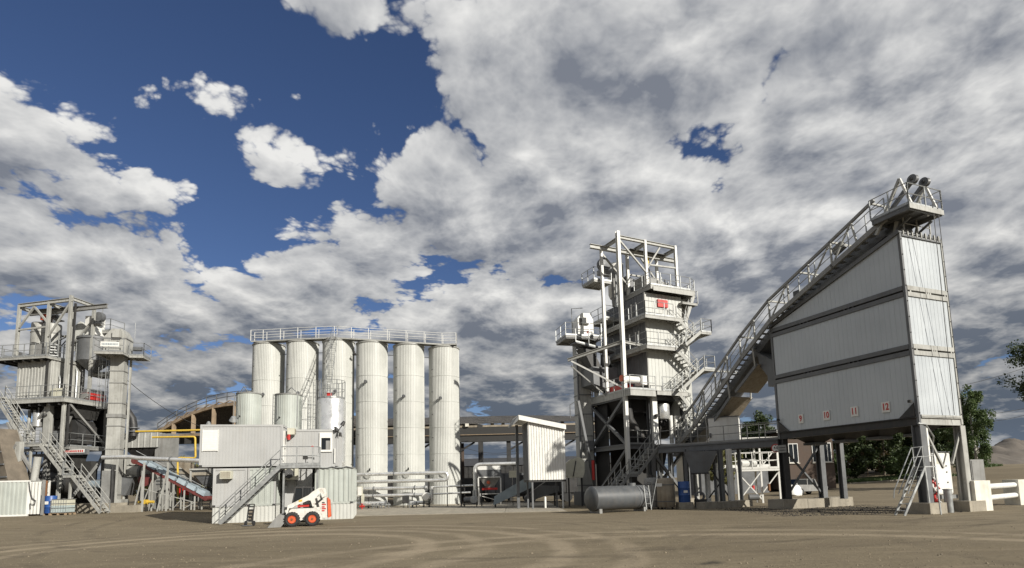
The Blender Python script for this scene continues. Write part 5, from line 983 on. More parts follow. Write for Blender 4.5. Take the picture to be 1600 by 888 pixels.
# ============================================================ inclined conveyor climbing to the silo top
t = CV = thing('inclined_conveyor', 'long inclined conveyor truss with walkway climbing to the loading silo top', 'conveyor', (HO.x, HO.y, 0), R(21.6))
PW = [(17.4, 4.55), (15.6, 5.65), (10.6, 9.55), (8.0, 11.35), (3.5, 13.15), (.4, 14.4)]
PT = [(17.4, 6.1), (15.6, 7.2), (10.6, 11.0), (8.0, 12.65), (3.5, 14.5), (.9, 15.6)]
def pl(P_, x, dz=0): return [V(x, y, z+dz) for y, z in P_]
for x in (-.35, 1.7):
    lc = pl(PW, x); tcx = pl(PT, x); mb = MB()
    for a, b in zip(lc, lc[1:]): mb.beam(a-(b-a).normalized()*.06, b+(b-a).normalized()*.06, .12, .26)
    mb.build('lower_chord', M['steel'], t); mb = MB()
    for a, b in zip(tcx, tcx[1:]): mb.beam(a-(b-a).normalized()*.05, b+(b-a).normalized()*.05, .12, .14)
    mb.build('upper_chord', M['steel'], t)
    for a, b, c, d in zip(lc, lc[1:], tcx, tcx[1:]):
        k = max(2, round((b-a).length/1.7))
        for i in range(k):
            p, q = a.lerp(b, i/k), c.lerp(d, i/k); r_, s_ = a.lerp(b, (i+1)/k), c.lerp(d, (i+1)/k)
            bar(t, p, q, .08, M['lsteel'], 'truss_post'); 
            if (i % 2) == 0: bar(t, p, s_, .07, M['lsteel'], 'truss_diagonal')
for (y, z) in [(16.5, 6.6), (13, 9.2), (10.6, 11.0), (8, 12.6), (5.7, 13.6), (3.5, 14.5), (1.0, 15.5)]: bar(t, (-.35, y, z), (1.7, y, z), .09, M['lsteel'], 'top_strut')
railing(t, pl(PW, -.3, .12)[1:], 1.0, M['galv'], 1.3, 1, False, .022, 'walkway_railing')
for a, b in zip(pl(PW, 0, .1), pl(PW, 0, .1)[1:]):
    n = max(2, int((b-a).length/.42)); me = shared(('walk_tread',), lambda: MB().box(-.33, .33, -.15, .15, -.02, .02))
    for i in range(n): put('tread', me, M['galv'], t, a.lerp(b, (i+.5)/n))
for nm, x0, x1, dz0, dz1, m in (('trough', .45, 1.6, -.25, .35, 'mid'), ('belt', .55, 1.5, .36, .44, 'belt')):
    P_ = [V(0, y, z) for y, z in PW]; mb = MB()
    for a, b in zip(P_, P_[1:]):
        mb.add([(x0, a.y, a.z+dz0), (x1, a.y, a.z+dz0), (x1, b.y, b.z+dz0), (x0, b.y, b.z+dz0), (x0, a.y, a.z+dz1), (x1, a.y, a.z+dz1), (x1, b.y, b.z+dz1), (x0, b.y, b.z+dz1)], [(0, 3, 2, 1), (4, 5, 6, 7), (0, 1, 5, 4), (1, 2, 6, 5), (2, 3, 7, 6), (3, 0, 4, 7)])
    mb.build(nm, M[m], t)
part(t, 'return_pulley_box', MB().pyz([(17.6, 3.9), (18.6, 4.4), (18.4, 5.9), (17.3, 5.9)], .2, 1.9), 'mid')
for y0, z0, y1, z1 in ((14.4, 5.4, 12.1, 7.3), (11.6, 7.55, 9.6, 9.0)):
    part(t, 'under_cover', MB().beam((.9, y0, z0), (.9, y1, z1), 1.9, .07), 'brown'); part(t, 'cover_edge', MB().beam((-.05, y0, z0), (-.05, y1, z1), .06, .2), 'mid')
for y, z in ((12.0, 7.9), (14.4, 6.0), (9.6, 9.6)): bar(t, (-.3, y, z+.4), (-.1, y+.1, z-.7), .08, M['lsteel'], 'hanger'); bar(t, (1.7, y, z+.4), (1.7, y+.1, z-.7), .08, M['lsteel'], 'hanger')
for k, (y, z) in enumerate(((12.9, 8.2), (6.4, 12.3), (10.2, 10.0))): part(t, 'idler_motor', MB().box(.2, .5, y-.25, y+.25, z+.1, z+.5), 'mid')
part(t, 'walkway_box', MB().beam((.05, 3.0, 14.25), (.05, 3.6, 14.0), .3, .4), 'steel')
# head platform with sheaves
z = 14.5
platform(t, -.65, 1.75, -1.0, .9, z, t=.22, m=M['mid'], sides='flr'); part(t, 'platform_fascia', MB().box(-.68, 1.78, -1.05, -1.005, z-.22, z+.02), 'lsteel')
for x in (-.35, 1.5): bar(t, (x, .9, 13.8), (x, -.5, 16.05), .12, M['lsteel'], 'head_frame'); bar(t, (x, -.95, z), (x, -.5, 16.05), .1, M['white'], 'head_frame')
for x in (.15, 1.0):
    bar(t, (x, .8, 14.6), (x, -.7, 15.85), .16, M['mid'], 'sheave_arm')
    s = part(t, 'sheave', MB().lathe([(0, -.12), (.1, -.12), (.23, -.1), (.19, 0), (.23, .1), (.1, .12), (0, .12)], 22, (x, -.8, 15.95), 'x'), 'mid'); part(s, 'hub', MB().lathe([(.08, -.18), (.08, .18)], 10, (x, -.8, 15.95), 'x'), 'dark')
for k in range(2): part(t, 'lamp', MB().lathe([(0, 0), (.05, -.02), (.05, -.06), (0, -.06)], 10, (.9+k*.5, -.85, z-.24)), 'white')
for x in (.35, 1.9):
    bar(t, (x, .5, 13.65), (x, .3, z-.15), .12, M['lsteel'], 'head_post'); bar(t, (x, 1.4, 13.4), (x, -.4, z-.2), .09, M['mid'], 'head_brace')
part(t, 'head_drum', MB().tube((.45, .7, 14.1), (1.6, .7, 14.1), .32, n=18), 'mid'); railing(t, [(.35, -.02, 13.75), (2.3, -.02, 13.75)], .75, M['lsteel'], .9, 1, False)
for k, x in enumerate((1.0, 1.35)):
    a = V(x, -1.05, 14.9); b = V(2.0+k*.6, -.35, 4.6 if k == 0 else 4.4)
    MB().tube(a, b, .016, n=5).build('hanging_rope', M['dark'], t)
# ============================================================ open barrel-roofed shed behind
A = W(245, 672, 80); A.z = 9.9; B = W(520, 672, 66); B.z = 8.7
LEN = 34; XD = V(1, .0, 0)
t = thing('open_shed', 'long open storage shed with barrel roof and old concrete arch truss', 'shed', (B.x, B.y, 0))
A0 = A-V(B.x, B.y, 0); B0 = V(0, 0, B.z); rise = 3.7
def arch(s, lift=0, x=0):                # s 0..1 from the far eave to the near eave; the roof flattens towards the right
    p = A0.lerp(B0, s); f = min(1, max(0, x/13)); f = f*f*(3-2*f); return V(p.x, p.y, p.z+(rise+(1.0-rise)*f)*(1-(2*s-1)**2)+lift)
NS = 16; NL = 22
# roof sheets, one course per bay, standing seams
for k in range(NL):
    mb = MB()
    for i in range(NS):
        x0, x1 = LEN*k/NL, LEN*(k+1)/NL-.04; p, q = arch(i/NS, 0, x0), arch((i+1)/NS, 0, x0); p1, q1 = arch(i/NS, 0, x1), arch((i+1)/NS, 0, x1); dz = random.uniform(0, .05)
        vs = [p+V(x0, 0, .12+dz), p1+V(x1, 0, .12+dz), q1+V(x1, 0, .12+dz), q+V(x0, 0, .12+dz)]; vs += [v+V(0, 0, .07) for v in vs]
        mb.add(vs, [(0, 3, 2, 1), (4, 5, 6, 7), (0, 1, 5, 4), (1, 2, 6, 5), (2, 3, 7, 6), (3, 0, 4, 7)])
    mb.build('roof_sheet', M['roof'], t)
for k in range(5):                        # concrete bowstring trusses
    off = V(LEN*k/4.0+(.0 if k else -.2), 0, 0); m = M['oldconc'] if k == 0 else M['void']  # inner trusses and columns blackened: shade under the roof painted in
    mb = MB(); P_ = [arch(i/NS, 0, off.x)+off+V(0, 0, -.1) for i in range(NS+1)]
    for a, b in zip(P_, P_[1:]): mb.beam(a, b, .4, .36)
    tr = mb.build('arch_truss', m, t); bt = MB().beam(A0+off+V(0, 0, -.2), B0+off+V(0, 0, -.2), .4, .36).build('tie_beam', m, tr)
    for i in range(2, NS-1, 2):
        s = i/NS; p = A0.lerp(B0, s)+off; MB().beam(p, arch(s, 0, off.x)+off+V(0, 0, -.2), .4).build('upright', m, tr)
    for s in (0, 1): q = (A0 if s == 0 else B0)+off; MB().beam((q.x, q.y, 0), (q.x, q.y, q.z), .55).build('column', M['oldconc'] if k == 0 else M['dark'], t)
for i in range(NS):                       # wavy purlin ends over the arch
    a, b = arch(i/NS, .12), arch((i+1)/NS, .12); c = a.lerp(b, .5)+V(0, 0, .28); part(t, 'roof_rib', MB().beam(a+V(-.3, 0, 0), c+V(-.3, 0, 0), .12).beam(c+V(-.3, 0, 0), b+V(-.3, 0, 0), .12), 'oldconc')
railing(t, [arch(i/NS, .5)+V(-.1, .3, 0) for i in range(0, NS+1)], 1.1, M['mid'], 3.4, 1, False, .05, 'roof_railing')
part(t, 'eave_beam', MB().beam(B0+V(0, 0, -.16), B0+V(LEN, 0, -.16), .4, .22), 'brown'); part(t, 'edge_beam', MB().box(0, LEN, -.3, .3, B0.z-1.95, B0.z-.32), 'void'); part(t, 'rear_beam', MB().beam(A0+V(0, 0, -.8), A0+V(LEN, 0, -.8), .5, 1.2), 'void')  # edge and rear beams black: roof shade put into their colour
part(t, 'yellow_conduit', MB().tube((0, -.45, B0.z-1.15), (LEN, -.45, B0.z-1.15), .04, n=8), 'wood')
for x in (9.5, 14.5, 20.2, 26): part(t, 'front_column', MB().beam((x, .2, 0), (x, .2, B0.z-1.9), .5), 'dark'); part(t, 'knee_brace', MB().beam((x, .2, B0.z-3.0), (x+1.8, .2, B0.z-1.95), .2), 'dark')
for x in (8, 15.5, 22.5, 29): part(t, 'shed_lamp', MB().box(x-.2, x+.2, -.6, -.3, B0.z-.2, B0.z+.15), 'wconc')
part(t, 'brick_pier', MB().box(14.6, 15.0, .6, 1.0, 0, B0.z-2), 'brick')
part(t, 'roof_vent', MB().pipe([(27.5, 1.0, B0.z+.6), (27.5, 1.0, B0.z+2.2), (28.6, 1.0, B0.z+2.9), (31, 1.0, B0.z+3.1)], .06, 6), 'mid')
# boundary wall of concrete panels far behind
t = thing('boundary_wall', 'dark grey concrete panel wall closing the yard behind the shed', 'wall', (-62, 96, 0)); 
for i in range(28): part(t, 'wall_panel', MB().box(i*3.0, i*3.0+2.94, 0, .2, -.3, 4.1+.12*((i*7) % 3)), 'dark' if i % 3 else 'mid')
for i in range(29): part(t, 'post', MB().box(i*3-.12, i*3+.06, -.08, .28, -.3, 4.4), 'dark')
# long sheet hall, the roof's shade put into its dark colour; stored machines
t = thing('low_hall', 'low dark sheet hall under the shed roof', 'hall', (3, 84, 0)); 
for a, b in (((-11, 0), (14, 0)), ((14, 0), (14, 9)), ((-11, 9), (-11, 0))): MB().corr(a, b, 0, 4.6, .6, .05).build('wall_sheet', M['dark'], t)
part(t, 'roof', MB().pyz([(-.2, 4.6), (9.2, 4.6), (4.5, 5.9)], -11.2, 14.2), 'dark')
for k in range(4): part(t, 'door', MB().box(-8+k*5.5, -5+k*5.5, -.12, -.03, 0, 3.6), 'void')
def wire(label, a, b, sag, r=.03, name='power_line', n=14):
    a, b = V(a), V(b); o = MB().pipe([a.lerp(b, i/n)-V(0, 0, sag*4*(i/n)*(1-i/n)) for i in range(n+1)], r, 5).build(name, M['void']); return tag(o, label, 'power line')
wire('upper dark cable sagging behind the open shed', W(715, 695, 90), W(812, 703, 90), .9); wire('lower dark cable sagging behind the open shed', W(715, 709, 92), W(812, 709, 92), .2)
wire('thin cable from the left elevator down to the shed', W(196, 592, 50), W(330, 672, 60), .6, .025)
def store(label, px, d, w, h, m, seed):
    p = W(px, 770, d); rnd = random.Random(seed); t = thing('parked_trailer', label, 'trailer', (p.x, d, 0), rnd.uniform(-.1, .1), 'dark trailers under the shed')
    part(t, 'box', MB().pxz([(-w/2, .9), (w/2, .9), (w/2+.15, h), (-w/2-.1, h)], -1.1, 1.1), m); part(t, 'chassis', MB().box(-w/2, w/2, -.9, .9, .65, .88), 'void')
    for k in range(int(w/.9)): part(t, 'side_stake', MB().box(-w/2+.2+k*.9, -w/2+.28+k*.9, -1.17, -1.1, .9, h), 'dark')
    for x in (-w*.3, w*.3):
        for y in (-.9, .9): part(t, 'wheel', MB().tube((x, y-.15, .48), (x, y+.15, .48), .48, n=18), 'black')
for i, (px, d, w, h, m, lab) in enumerate(((735, 63, 6.5, 2.6, 'dark', 'dark tipping trailer left of the loading hopper under the shed'), (800, 62, 5.5, 3.0, 'mid', 'grey trailer box behind the silver pipe'), (856, 58, 6.0, 2.7, 'dark', 'dark trailer box behind the raised shelter'), (548, 63, 4.0, 2.8, 'void', 'black trailer seen between the cabins and the fourth silo'))): store(lab, px, d, w, h, m, i)
# ============================================================ white ribbed shelter on legs
SD = 41.5; x0 = W(826, 720, SD).x; x1 = W(884, 720, SD).x; zb = W(850, 750, SD).z; zl = W(828, 660, SD).z; zr = W(884, 671, SD).z
t = thing('raised_shelter', 'white ribbed sheet shelter with sloping roof raised on thin legs', 'shelter', (x0, SD, 0), R(9)); w = x1-x0+.05; dp = 2.2
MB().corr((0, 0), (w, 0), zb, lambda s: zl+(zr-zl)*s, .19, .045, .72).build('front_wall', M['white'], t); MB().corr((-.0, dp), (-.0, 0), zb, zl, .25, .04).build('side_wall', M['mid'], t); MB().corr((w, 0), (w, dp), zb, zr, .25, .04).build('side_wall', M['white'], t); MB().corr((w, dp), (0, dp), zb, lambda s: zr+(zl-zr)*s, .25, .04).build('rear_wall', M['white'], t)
sl_ = (zr-zl)/w
part(t, 'roof', MB().pxz([(-.7, zl-.7*sl_+.02), (w+.05, zr+.02), (w+.05, zr+.36), (-.7, zl-.7*sl_+.36)], -.3, dp+.3), 'white'); part(t, 'roof_soffit', MB().pxz([(-1.1, zl-.7*sl_-.35), (-.72, zl-.7*sl_+.0), (-.72, zl-.7*sl_+.3), (-1.1, zl-.7*sl_-.25)], -.25, dp+.2), 'mid')
part(t, 'floor_frame', MB().box(0, w, .06, dp-.06, zb-.14, zb), 'dark')
for x in (.25, w-.25):
    for y in (.15, dp-.15): part(t, 'leg', MB().beam((x, y, 0), (x, y, zb-.1), .12), 'mid')
part(t, 'inner_post', MB().beam((-.5, dp-.3, 0), (-.5, dp-.3, zl), .2), 'mid')
# dim machines below and behind it
def machine(label, px, d, pts, name='stored_machine', m='dark', rz=0, extra=()):
    p = W(px, 770, d); t = thing(name, label, 'machine', (p.x, d, ground_z(p.x, d)), rz); part(t, 'body', MB().pxz(pts, -.6, .6), m)
    for nm, mb, mm_ in extra: part(t, nm, mb, mm_)
    return t
machine('blue grey covered conveyor tail resting under the shelter', 802, 46.5, [(-1.6, .2), (1.4, 1.5), (1.7, 2.3), (1.2, 2.4), (-1.5, .9)], m='bluebelt', extra=(('frame', MB().box(-1.5, -1.4, -.4, .4, 0, .4).box(1.2, 1.3, -.4, .4, 0, 1.4), 'dark'), ('cream_box', MB().box(-.3, .45, -.5, .4, 2.35, 2.9), 'plastic')))
machine('pale slanting chute on the ground under the white shelter', 848, 47, [(-1.5, .3), (1.3, 1.2), (1.3, 1.6), (-.2, 1.7), (-1.5, .7)], m='mid', extra=(('lip', MB().beam((-1.5, -.5, .8), (.8, -.6, 2.4), .08), 'galv'), ('frame', MB().box(-1.2, -1.1, -.3, .3, 0, .4).box(.9, 1.0, -.3, .3, 0, 1.0), 'dark')))
t = tag(MB().lathe([(.08, 0), (.09, .8), (.07, .85), (0, .85)], 10).build('bollard', M['white']), 'short white bollard under the raised shelter', 'bollard'); t.location = (W(852, 788, 43).x, 43, 0)
p = W(898, 735, 45); t = thing('cream_bin', 'cream chute bin with rounded top beside the shaded elevator', 'bin', (p.x, 45, 0)); part(t, 'shell', MB().pxz([(-.75, 2.6), (-.55, 2.2), (.55, 2.2), (.7, 2.6), (.7, 3.5), (.3, 3.8), (-.4, 3.6), (-.75, 3.3)], -.6, .6), 'plastic'); part(t, 'strap', MB().beam((-.2, -.63, 2.3), (.05, -.63, 3.5), .07), 'dark')
for x in (-.5, .5): part(t, 'leg', MB().beam((x, 0, 0), (x, 0, 2.25), .12), 'dark')
t = tag(MB().tube((0, 0, 0), (0, 0, 1.5), .11, n=12).build('red_post', M['red']), 'red upright post in the shade by the elevator foot', 'post'); t.location = (W(927, 735, 44.5).x, 44.5, 2.0)
part(t, 'stem', MB().tube((0, 0, -2.0), (0, 0, 0), .06, n=8), 'dark')
# ============================================================ left yard: dryer, filter, conveyor and pipes
def yd(px, py, d): p = W(px, py, d); return V(p.x, p.y, p.z)
D1 = 52
a = yd(196, 700, D1); b = yd(242, 676, D1)
t = thing('filter_house', 'pale ribbed filter box with tapered bottom behind the left elevator', 'filter house', (a.x, D1, GL)); w = b.x-a.x+.3; z0, z1 = a.z-GL, b.z-GL
MB().corr((-1.6, 0), (w, 0), z0, z1, .55, .06, .2).build('wall', M['lsteel'], t); MB().corr((w, 0), (w, 2.6), z0, z1, .55, .06, .2).build('wall', M['steel'], t); part(t, 'core', MB().box(-1.6, w-.06, .03, 2.6, z0, z1), 'steel')
c = MB(); c.v = [(-.2, .1, z0), (w-.3, .1, z0), (w-.3, 2.4, z0), (-.2, 2.4, z0), (.9, 1, z0-1.5), (1.5, 1, z0-1.5), (1.5, 1.5, z0-1.5), (.9, 1.5, z0-1.5)]; c.f = [(0, 1, 2, 3), (7, 6, 5, 4)]+[(i, i+4, (i+1) % 4+4, (i+1) % 4) for i in range(4)]; c.build('cone', M['dark'], t, True)
part(t, 'side_tower', MB().box(w-.1, w+1.0, .2, 1.6, .0, z1-.1), 'steel')
for i in range(6): part(t, 'louvre', MB().box(w-.05, w+.95, .13, .19, 2.2+i*.3, 2.3+i*.3), 'mid')
for x in (-1.4, w-.2): part(t, 'leg', MB().beam((x, .3, 0), (x, .3, z0), .25), 'steel')
pts = [yd(190, 628, D1-.4), yd(197, 640, D1-.4), yd(207, 655, D1-.4), yd(208.5, 664, D1-.4), yd(208.5, 682, D1-.4)]
pipe_thing('black_duct', 'black bent exhaust duct dropping into the filter box', pts, .32, 'dark', 'duct', flange=((3, .3), (3, .6)))
D2 = 47
a, b = yd(160, 715, D2-1), yd(205, 714, D2-1); c = yd(330, 721, D2-1)
pipe_thing('silver_pipe', 'long silver pipe crossing low from the left tower to the cabins', [a, b, yd(215, 716, D2-1), c], .17, 'alu', flange=((2, .45),))
for i, (px, pb) in enumerate(((227, 790), (264, 788))):
    p = yd(px, 720, D2-1); t = thing('pipe_trestle', ['left A shaped pale trestle holding the silver pipe', 'right A shaped pale trestle holding the silver pipe'][i], 'trestle', (p.x, D2-1.1, GL)); part(t, 'post', MB().beam((0, 0, 0), (0, 0, p.z-GL-.15), .11), 'lsteel'); part(t, 'stay', MB().beam((-.7, 0, 0), (-.05, 0, p.z-GL-.9), .08), 'lsteel')
y1 = [yd(212, 674.5, 49), yd(325, 672, 49)]; pipe_thing('gas_pipe', 'upper straight yellow gas pipe reaching the long cabin', y1, .085, 'yellow')
q = [yd(238, 683.5, 48.5), yd(305, 682.5, 48.5), yd(305.5, 716, 48.5), yd(277.5, 715.5, 48.5), yd(278, 775, 48.5)]
pp = [q[0]]+elb(q[0], q[1], q[2], .2)+elb(q[1], q[2], q[3], .2)+elb(q[2], q[3], q[4], .2)+[q[4]]
pipe_thing('gas_pipe', 'yellow gas pipe with several bends going down to the ground', pp, .08, 'yellow')
p = yd(229, 776, 46.5); t = thing('gas_valve', 'yellow gas valve lying low beside the trestle', 'valve', (p.x, 46.5, GL)); part(t, 'body', MB().tube((-.6, 0, .75), (.6, 0, .75), .12, n=10).tube((-.15, 0, .75), (.15, 0, .75), .2, n=10), 'yellow'); part(t, 'wheel', MB().tube((0, -.25, .75), (0, -.2, .75), .16, n=12), 'yellow'); part(t, 'foot', MB().beam((0, 0, 0), (0, 0, .6), .08), 'dark')
# belt conveyor with red frame
a, b = yd(213, 722, D2), yd(320, 779, D2+.5)
t = thing('belt_conveyor', 'inclined belt conveyor with red side frame and grey cover', 'conveyor', (a.x, D2, 0)); bb = b-V(a.x, D2, 0); aa = V(0, 0, a.z)
part(t, 'side_frame', MB().beam(aa, bb, .12, .24), 'maroon'); part(t, 'side_frame', MB().beam(aa+V(0, 1.1, 0), bb+V(0, 1.1, 0), .12, .24), 'maroon'); part(t, 'belt', MB().beam(aa+V(0, .55, .12), bb+V(0, .55, .12), .95, .08), 'belt')
n = 7
for i in range(n): p, q = aa.lerp(bb, i/n+.02), aa.lerp(bb, (i+1)/n-.01); part(t, 'cover', MB().prism([(-.12, .15), (.2, .5), (.9, .5), (1.2, .15)], 0, 1, lambda u, v, w_, p=p, q=q: (p.lerp(q, w_)+V(0, u, v))), 'bluebelt')
part(t, 'head_drum', MB().tube(aa+V(-.1, -.1, .1), aa+V(-.1, 1.2, .1), .28, n=16), 'maroon'); part(t, 'tail_drum', MB().tube(bb+V(.1, -.1, .0), bb+V(.1, 1.2, .0), .2, n=14), 'maroon')
for i in range(6):
    s = .1+i*.16; p = aa.lerp(bb, s)
    for y in (0, 1.1): part(t, 'leg', MB().beam((p.x, y, GL), (p.x, y, p.z-.1), .09), 'lsteel')
    if i < 5:
        q2 = aa.lerp(bb, s+.16); part(t, 'lattice', MB().beam((p.x, 0, GL+.15), (q2.x, 0, max(GL+.3, q2.z-.6)), .06), 'lsteel'); part(t, 'lattice', MB().beam((p.x, 0, (p.z+GL)/2), (q2.x, 0, (q2.z+GL)/2), .06), 'lsteel')
part(t, 'handrail', MB().pipe([aa+V(0, -.1, .9), bb+V(0, -.1, .9)], .03, 5), 'galv')
# burner drum
p = yd(208, 738, 48); t = thing('dryer_burner', 'grey dryer burner with red fan housing behind the left elevator', 'burner', (p.x, 48.6, GL)); zc = p.z-GL
part(t, 'drum', MB().tube((-1.3, .2, zc), (1.3, .2, zc), .7, n=24), 'lsteel'); part(t, 'ring', MB().lathe([(.72, .3), (.8, .3), (.8, .5), (.72, .5), (.72, .3)], 24, (0, .2, zc), 'x'), 'mid'); part(t, 'red_fan', MB().lathe([(0, -.3), (.5, -.3), (.5, .3), (0, .3)], 18, (1.2, -.7, zc-.7), 'y'), 'maroon'); part(t, 'chute', MB().pxz([(-1.2, zc-.4), (.2, zc-.4), (-.4, zc-1.9), (-1.1, zc-1.9)], -.8, .3), 'mid'); part(t, 'hood', MB().pxz([(-1.3, zc+.6), (.6, zc+.6), (.9, zc+1.3), (-1.0, zc+1.3)], -.3, .7), 'lsteel'); part(t, 'red_post', MB().tube((-1.35, -.9, .6), (-1.35, -.9, 2.4), .1, n=8), 'red')
for x in (-1.0, 1.0): part(t, 'leg', MB().beam((x, .2, 0), (x, .2, zc-.6), .2), 'steel')
p = yd(184, 760, 47); t = thing('cable_cabinet', 'narrow grey cabinet frame at the foot of the left elevator', 'cabinet', (p.x, 45.8, GL)); part(t, 'box', MB().box(-.5, .2, 0, .6, .3, 3.3), 'steel'); part(t, 'hose_bundle', MB().pipe([(.35, 0, 3.6), (.4, 0, 2), (.36, 0, .2)], .12, 8), 'dark'); part(t, 'frame', MB().beam((.7, 0, 0), (.7, 0, 3.8), .12), 'lsteel')
t = tag(MB().box(-1.6, 1.9, -.5, .5, 0, .55).build('plinth', M['conc']), 'concrete plinth at the foot of the left bucket elevator', 'plinth'); q = yd(185, 790, 46); t.location = (q.x, 45.6, GL-.02)
# cold feed bins near the cabins
for i, (px, d, lab, m) in enumerate(((298, 53, 'pale open feed bin with sloping sides left of the cabins', 'lsteel'), (333, 50, 'grey feed bin on a pale frame, right one beside the cabins', 'mid'), (282, 56, 'rear feed bin with slanting rusty boards', 'brown'))):
    p = W(px, 740, d); gz = ground_z(p.x, d); t = thing('feed_bin', lab, 'feed bin', (p.x, d, gz), .1*i, 'aggregate feed bins left of the cabins'); c = MB(); hw = 1.5
    zt, zb_ = 3.6-.2*i, 1.9; c.v = [(-hw, -1, zt), (hw, -1, zt), (hw, 1, zt), (-hw, 1, zt), (-.5, -.4, zb_), (.5, -.4, zb_), (.5, .4, zb_), (-.5, .4, zb_)]; c.f = [(7, 6, 5, 4)]+[(k, k+4, (k+1) % 4+4, (k+1) % 4) for k in range(4)]; c.build('bin', M[m], t, True)
    part(t, 'aggregate', MB().pxy([(-hw+.15, -.9), (hw-.15, -.9), (hw-.15, .9), (-hw+.15, .9)], zt-.5, zt-.25), 'conc')
    for x in (-hw*.95, hw*.95):
        for y in (-.95, .95): part(t, 'leg', MB().beam((x, y, 0), (x, y, zt), .12), 'lsteel')
    part(t, 'top_frame', MB().beam((-hw, -1.02, zt), (hw, -1.02, zt), .14), 'lsteel'); part(t, 'side_plate', MB().beam((-.3, -1.1, zt+.7), (hw+.5, -1.1, zt-1.2), .05, .9), 'brown' if i != 1 else 'steel'); part(t, 'feeder', MB().box(-.8, .9, -.5, .5, 1.2, 1.85), 'red' if i == 0 else 'dark')
# ============================================================ right foreground fittings
ca, sa = math.cos(R(21.6)), math.sin(R(21.6))
def HQ(x, y, z=0): return V(HO.x+x*ca-y*sa, HO.y+x*sa+y*ca, z)
# steel steps
t = thing('step_ladder', 'free standing steel steps with handrails beside the near silo leg', 'steps', HQ(-2.0, -.15), R(2))
g = M['galv']
a0, b0 = V(1.25, 0, 2.15), V(0, -.1, 0)
for s in (0, .6): part(t, 'stringer', MB().beam(a0+V(0, s, 0), b0+V(s*.0, s, 0), .05, .09), g)
for i in range(7): p = b0.lerp(a0, (i+.7)/7.2); part(t, 'tread', MB().box(p.x-.1, p.x+.1, p.y+.03, p.y+.57, p.z-.015, p.z+.015), g)
part(t, 'top_plate', MB().box(1.2, 1.75, -.02, .62, 2.13, 2.18), g)
for s in (0, .6): part(t, 'rear_leg', MB().beam((1.7, s, 2.13), (1.75, s, 0), .05), g); part(t, 'handrail', MB().pipe([(.05, s-.05, .75), (.1, s-.05, 1.1), (1.15, s, 3.05), (1.7, s, 3.1), (1.7, s, 2.15)], .024, 6), g); part(t, 'knee_rail', MB().pipe([(.3, s-.03, .95), (1.15, s, 2.6), (1.7, s, 2.65)], .02, 6), g); part(t, 'rail_post', MB().tube((1.2, s, 2.15), (1.2, s, 3.07), .022, n=6), g)
# cabinets
t = thing('control_cabinet', 'tall white electric cabinet under the bright end of the loading silo', 'cabinet', HQ(1.95, .5), R(21.6))
part(t, 'case', MB().box(-.55, .75, 0, .75, .85, 2.85), 'white'); d_ = part(t, 'door', MB().box(-.5, .7, -.03, -.002, .9, 2.8), 'white')
for z in (1.4, 1.9, 2.2): part(d_, 'switch', MB().tube((.35, -.03, z), (.35, -.06, z), .035, n=8), 'void')
part(d_, 'rating_plate', MB().box(-.3, .0, -.036, -.031, 2.3, 2.6), 'plastic'); part(t, 'roof', MB().box(-.6, .8, -.06, .8, 2.86, 2.9), 'mid')
for x in (-.45, .62): part(t, 'leg', MB().box(x, x+.08, .05, .13, 0, .85), 'mid'); part(t, 'leg', MB().box(x, x+.08, .6, .68, 0, .85), 'mid')
part(t, 'cable_tray', MB().box(-.3, .9, -.1, .0, .62, .8), 'galv')
t = thing('meter_cabinet', 'grey two panel cabinet right of the tall white cabinet', 'cabinet', HQ(4.45, .55), R(21.6))
part(t, 'case', MB().box(-.1, .95, 0, .7, .5, 2.5), 'steel'); part(t, 'upper_door', MB().box(-.05, .9, -.025, -.002, 1.15, 2.45), 'steel'); part(t, 'lower_door', MB().box(-.05, .9, -.025, -.002, .55, 1.1), 'steel')
for x in (.0, .8): part(t, 'leg', MB().box(x, x+.08, .1, .2, 0, .5), 'mid')
t = thing('air_compressor', 'small white compressor behind the guard rail pipes', 'compressor', HQ(4.4, .6), R(10)); part(t, 'drum', MB().tube((-.4, 0, .95), (.4, 0, .95), .28, n=16), 'white'); part(t, 'cover', MB().box(-.1, .45, -.25, .25, 1.0, 1.45), 'white'); part(t, 'wheel', MB().tube((-.45, -.1, 1.0), (-.35, -.1, 1.0), .2, n=14), 'void'); part(t, 'stand', MB().box(-.35, .35, -.2, .2, .55, .7).box(-.3, -.22, -.15, .15, 0, .56).box(.22, .3, -.15, .15, 0, .56), 'dark'); part(t, 'hose', MB().pipe([(.3, -.3, .9), (.5, -.35, .5), (.1, -.4, .25), (-.4, -.4, .5)], .03, 6), 'dark')
# bollard, tape
g1 = Gd(1484, 801); t = tag(MB().lathe([(.17, 0), (.17, 1.05), (.2, 1.06), (.2, 1.1), (0, 1.12)], 22).build('bollard', M['galv']), 'round galvanised bollard before the white cabinet', 'bollard'); t.location = g1
g2 = Gd(1464, 802); t = thing('barrier_tape', 'bundle of red and white barrier tape hung on a thin stand', 'barrier tape', g2)
random.seed(5); w_ = MB(); r_ = MB()
for i in range(16):
    x, y, z = random.uniform(-.12, .12), random.uniform(-.1, .1), 1.65-i*.075; mb = MB(); mb.pipe([(x, y, z), (x+random.uniform(-.12, .12), y-.08, z-.12), (x+random.uniform(-.12, .12), y+.05, z-.26)], .05, 6); part(t, 'tape_loop', mb, 'red' if i % 2 else 'white')
part(t, 'stand', MB().beam((0, .08, 0), (0, .06, 1.7), .035).beam((-.18, 0, 0), (0, .06, .7), .03).beam((.22, -.1, 0), (.02, .05, .8), .03), 'dark')
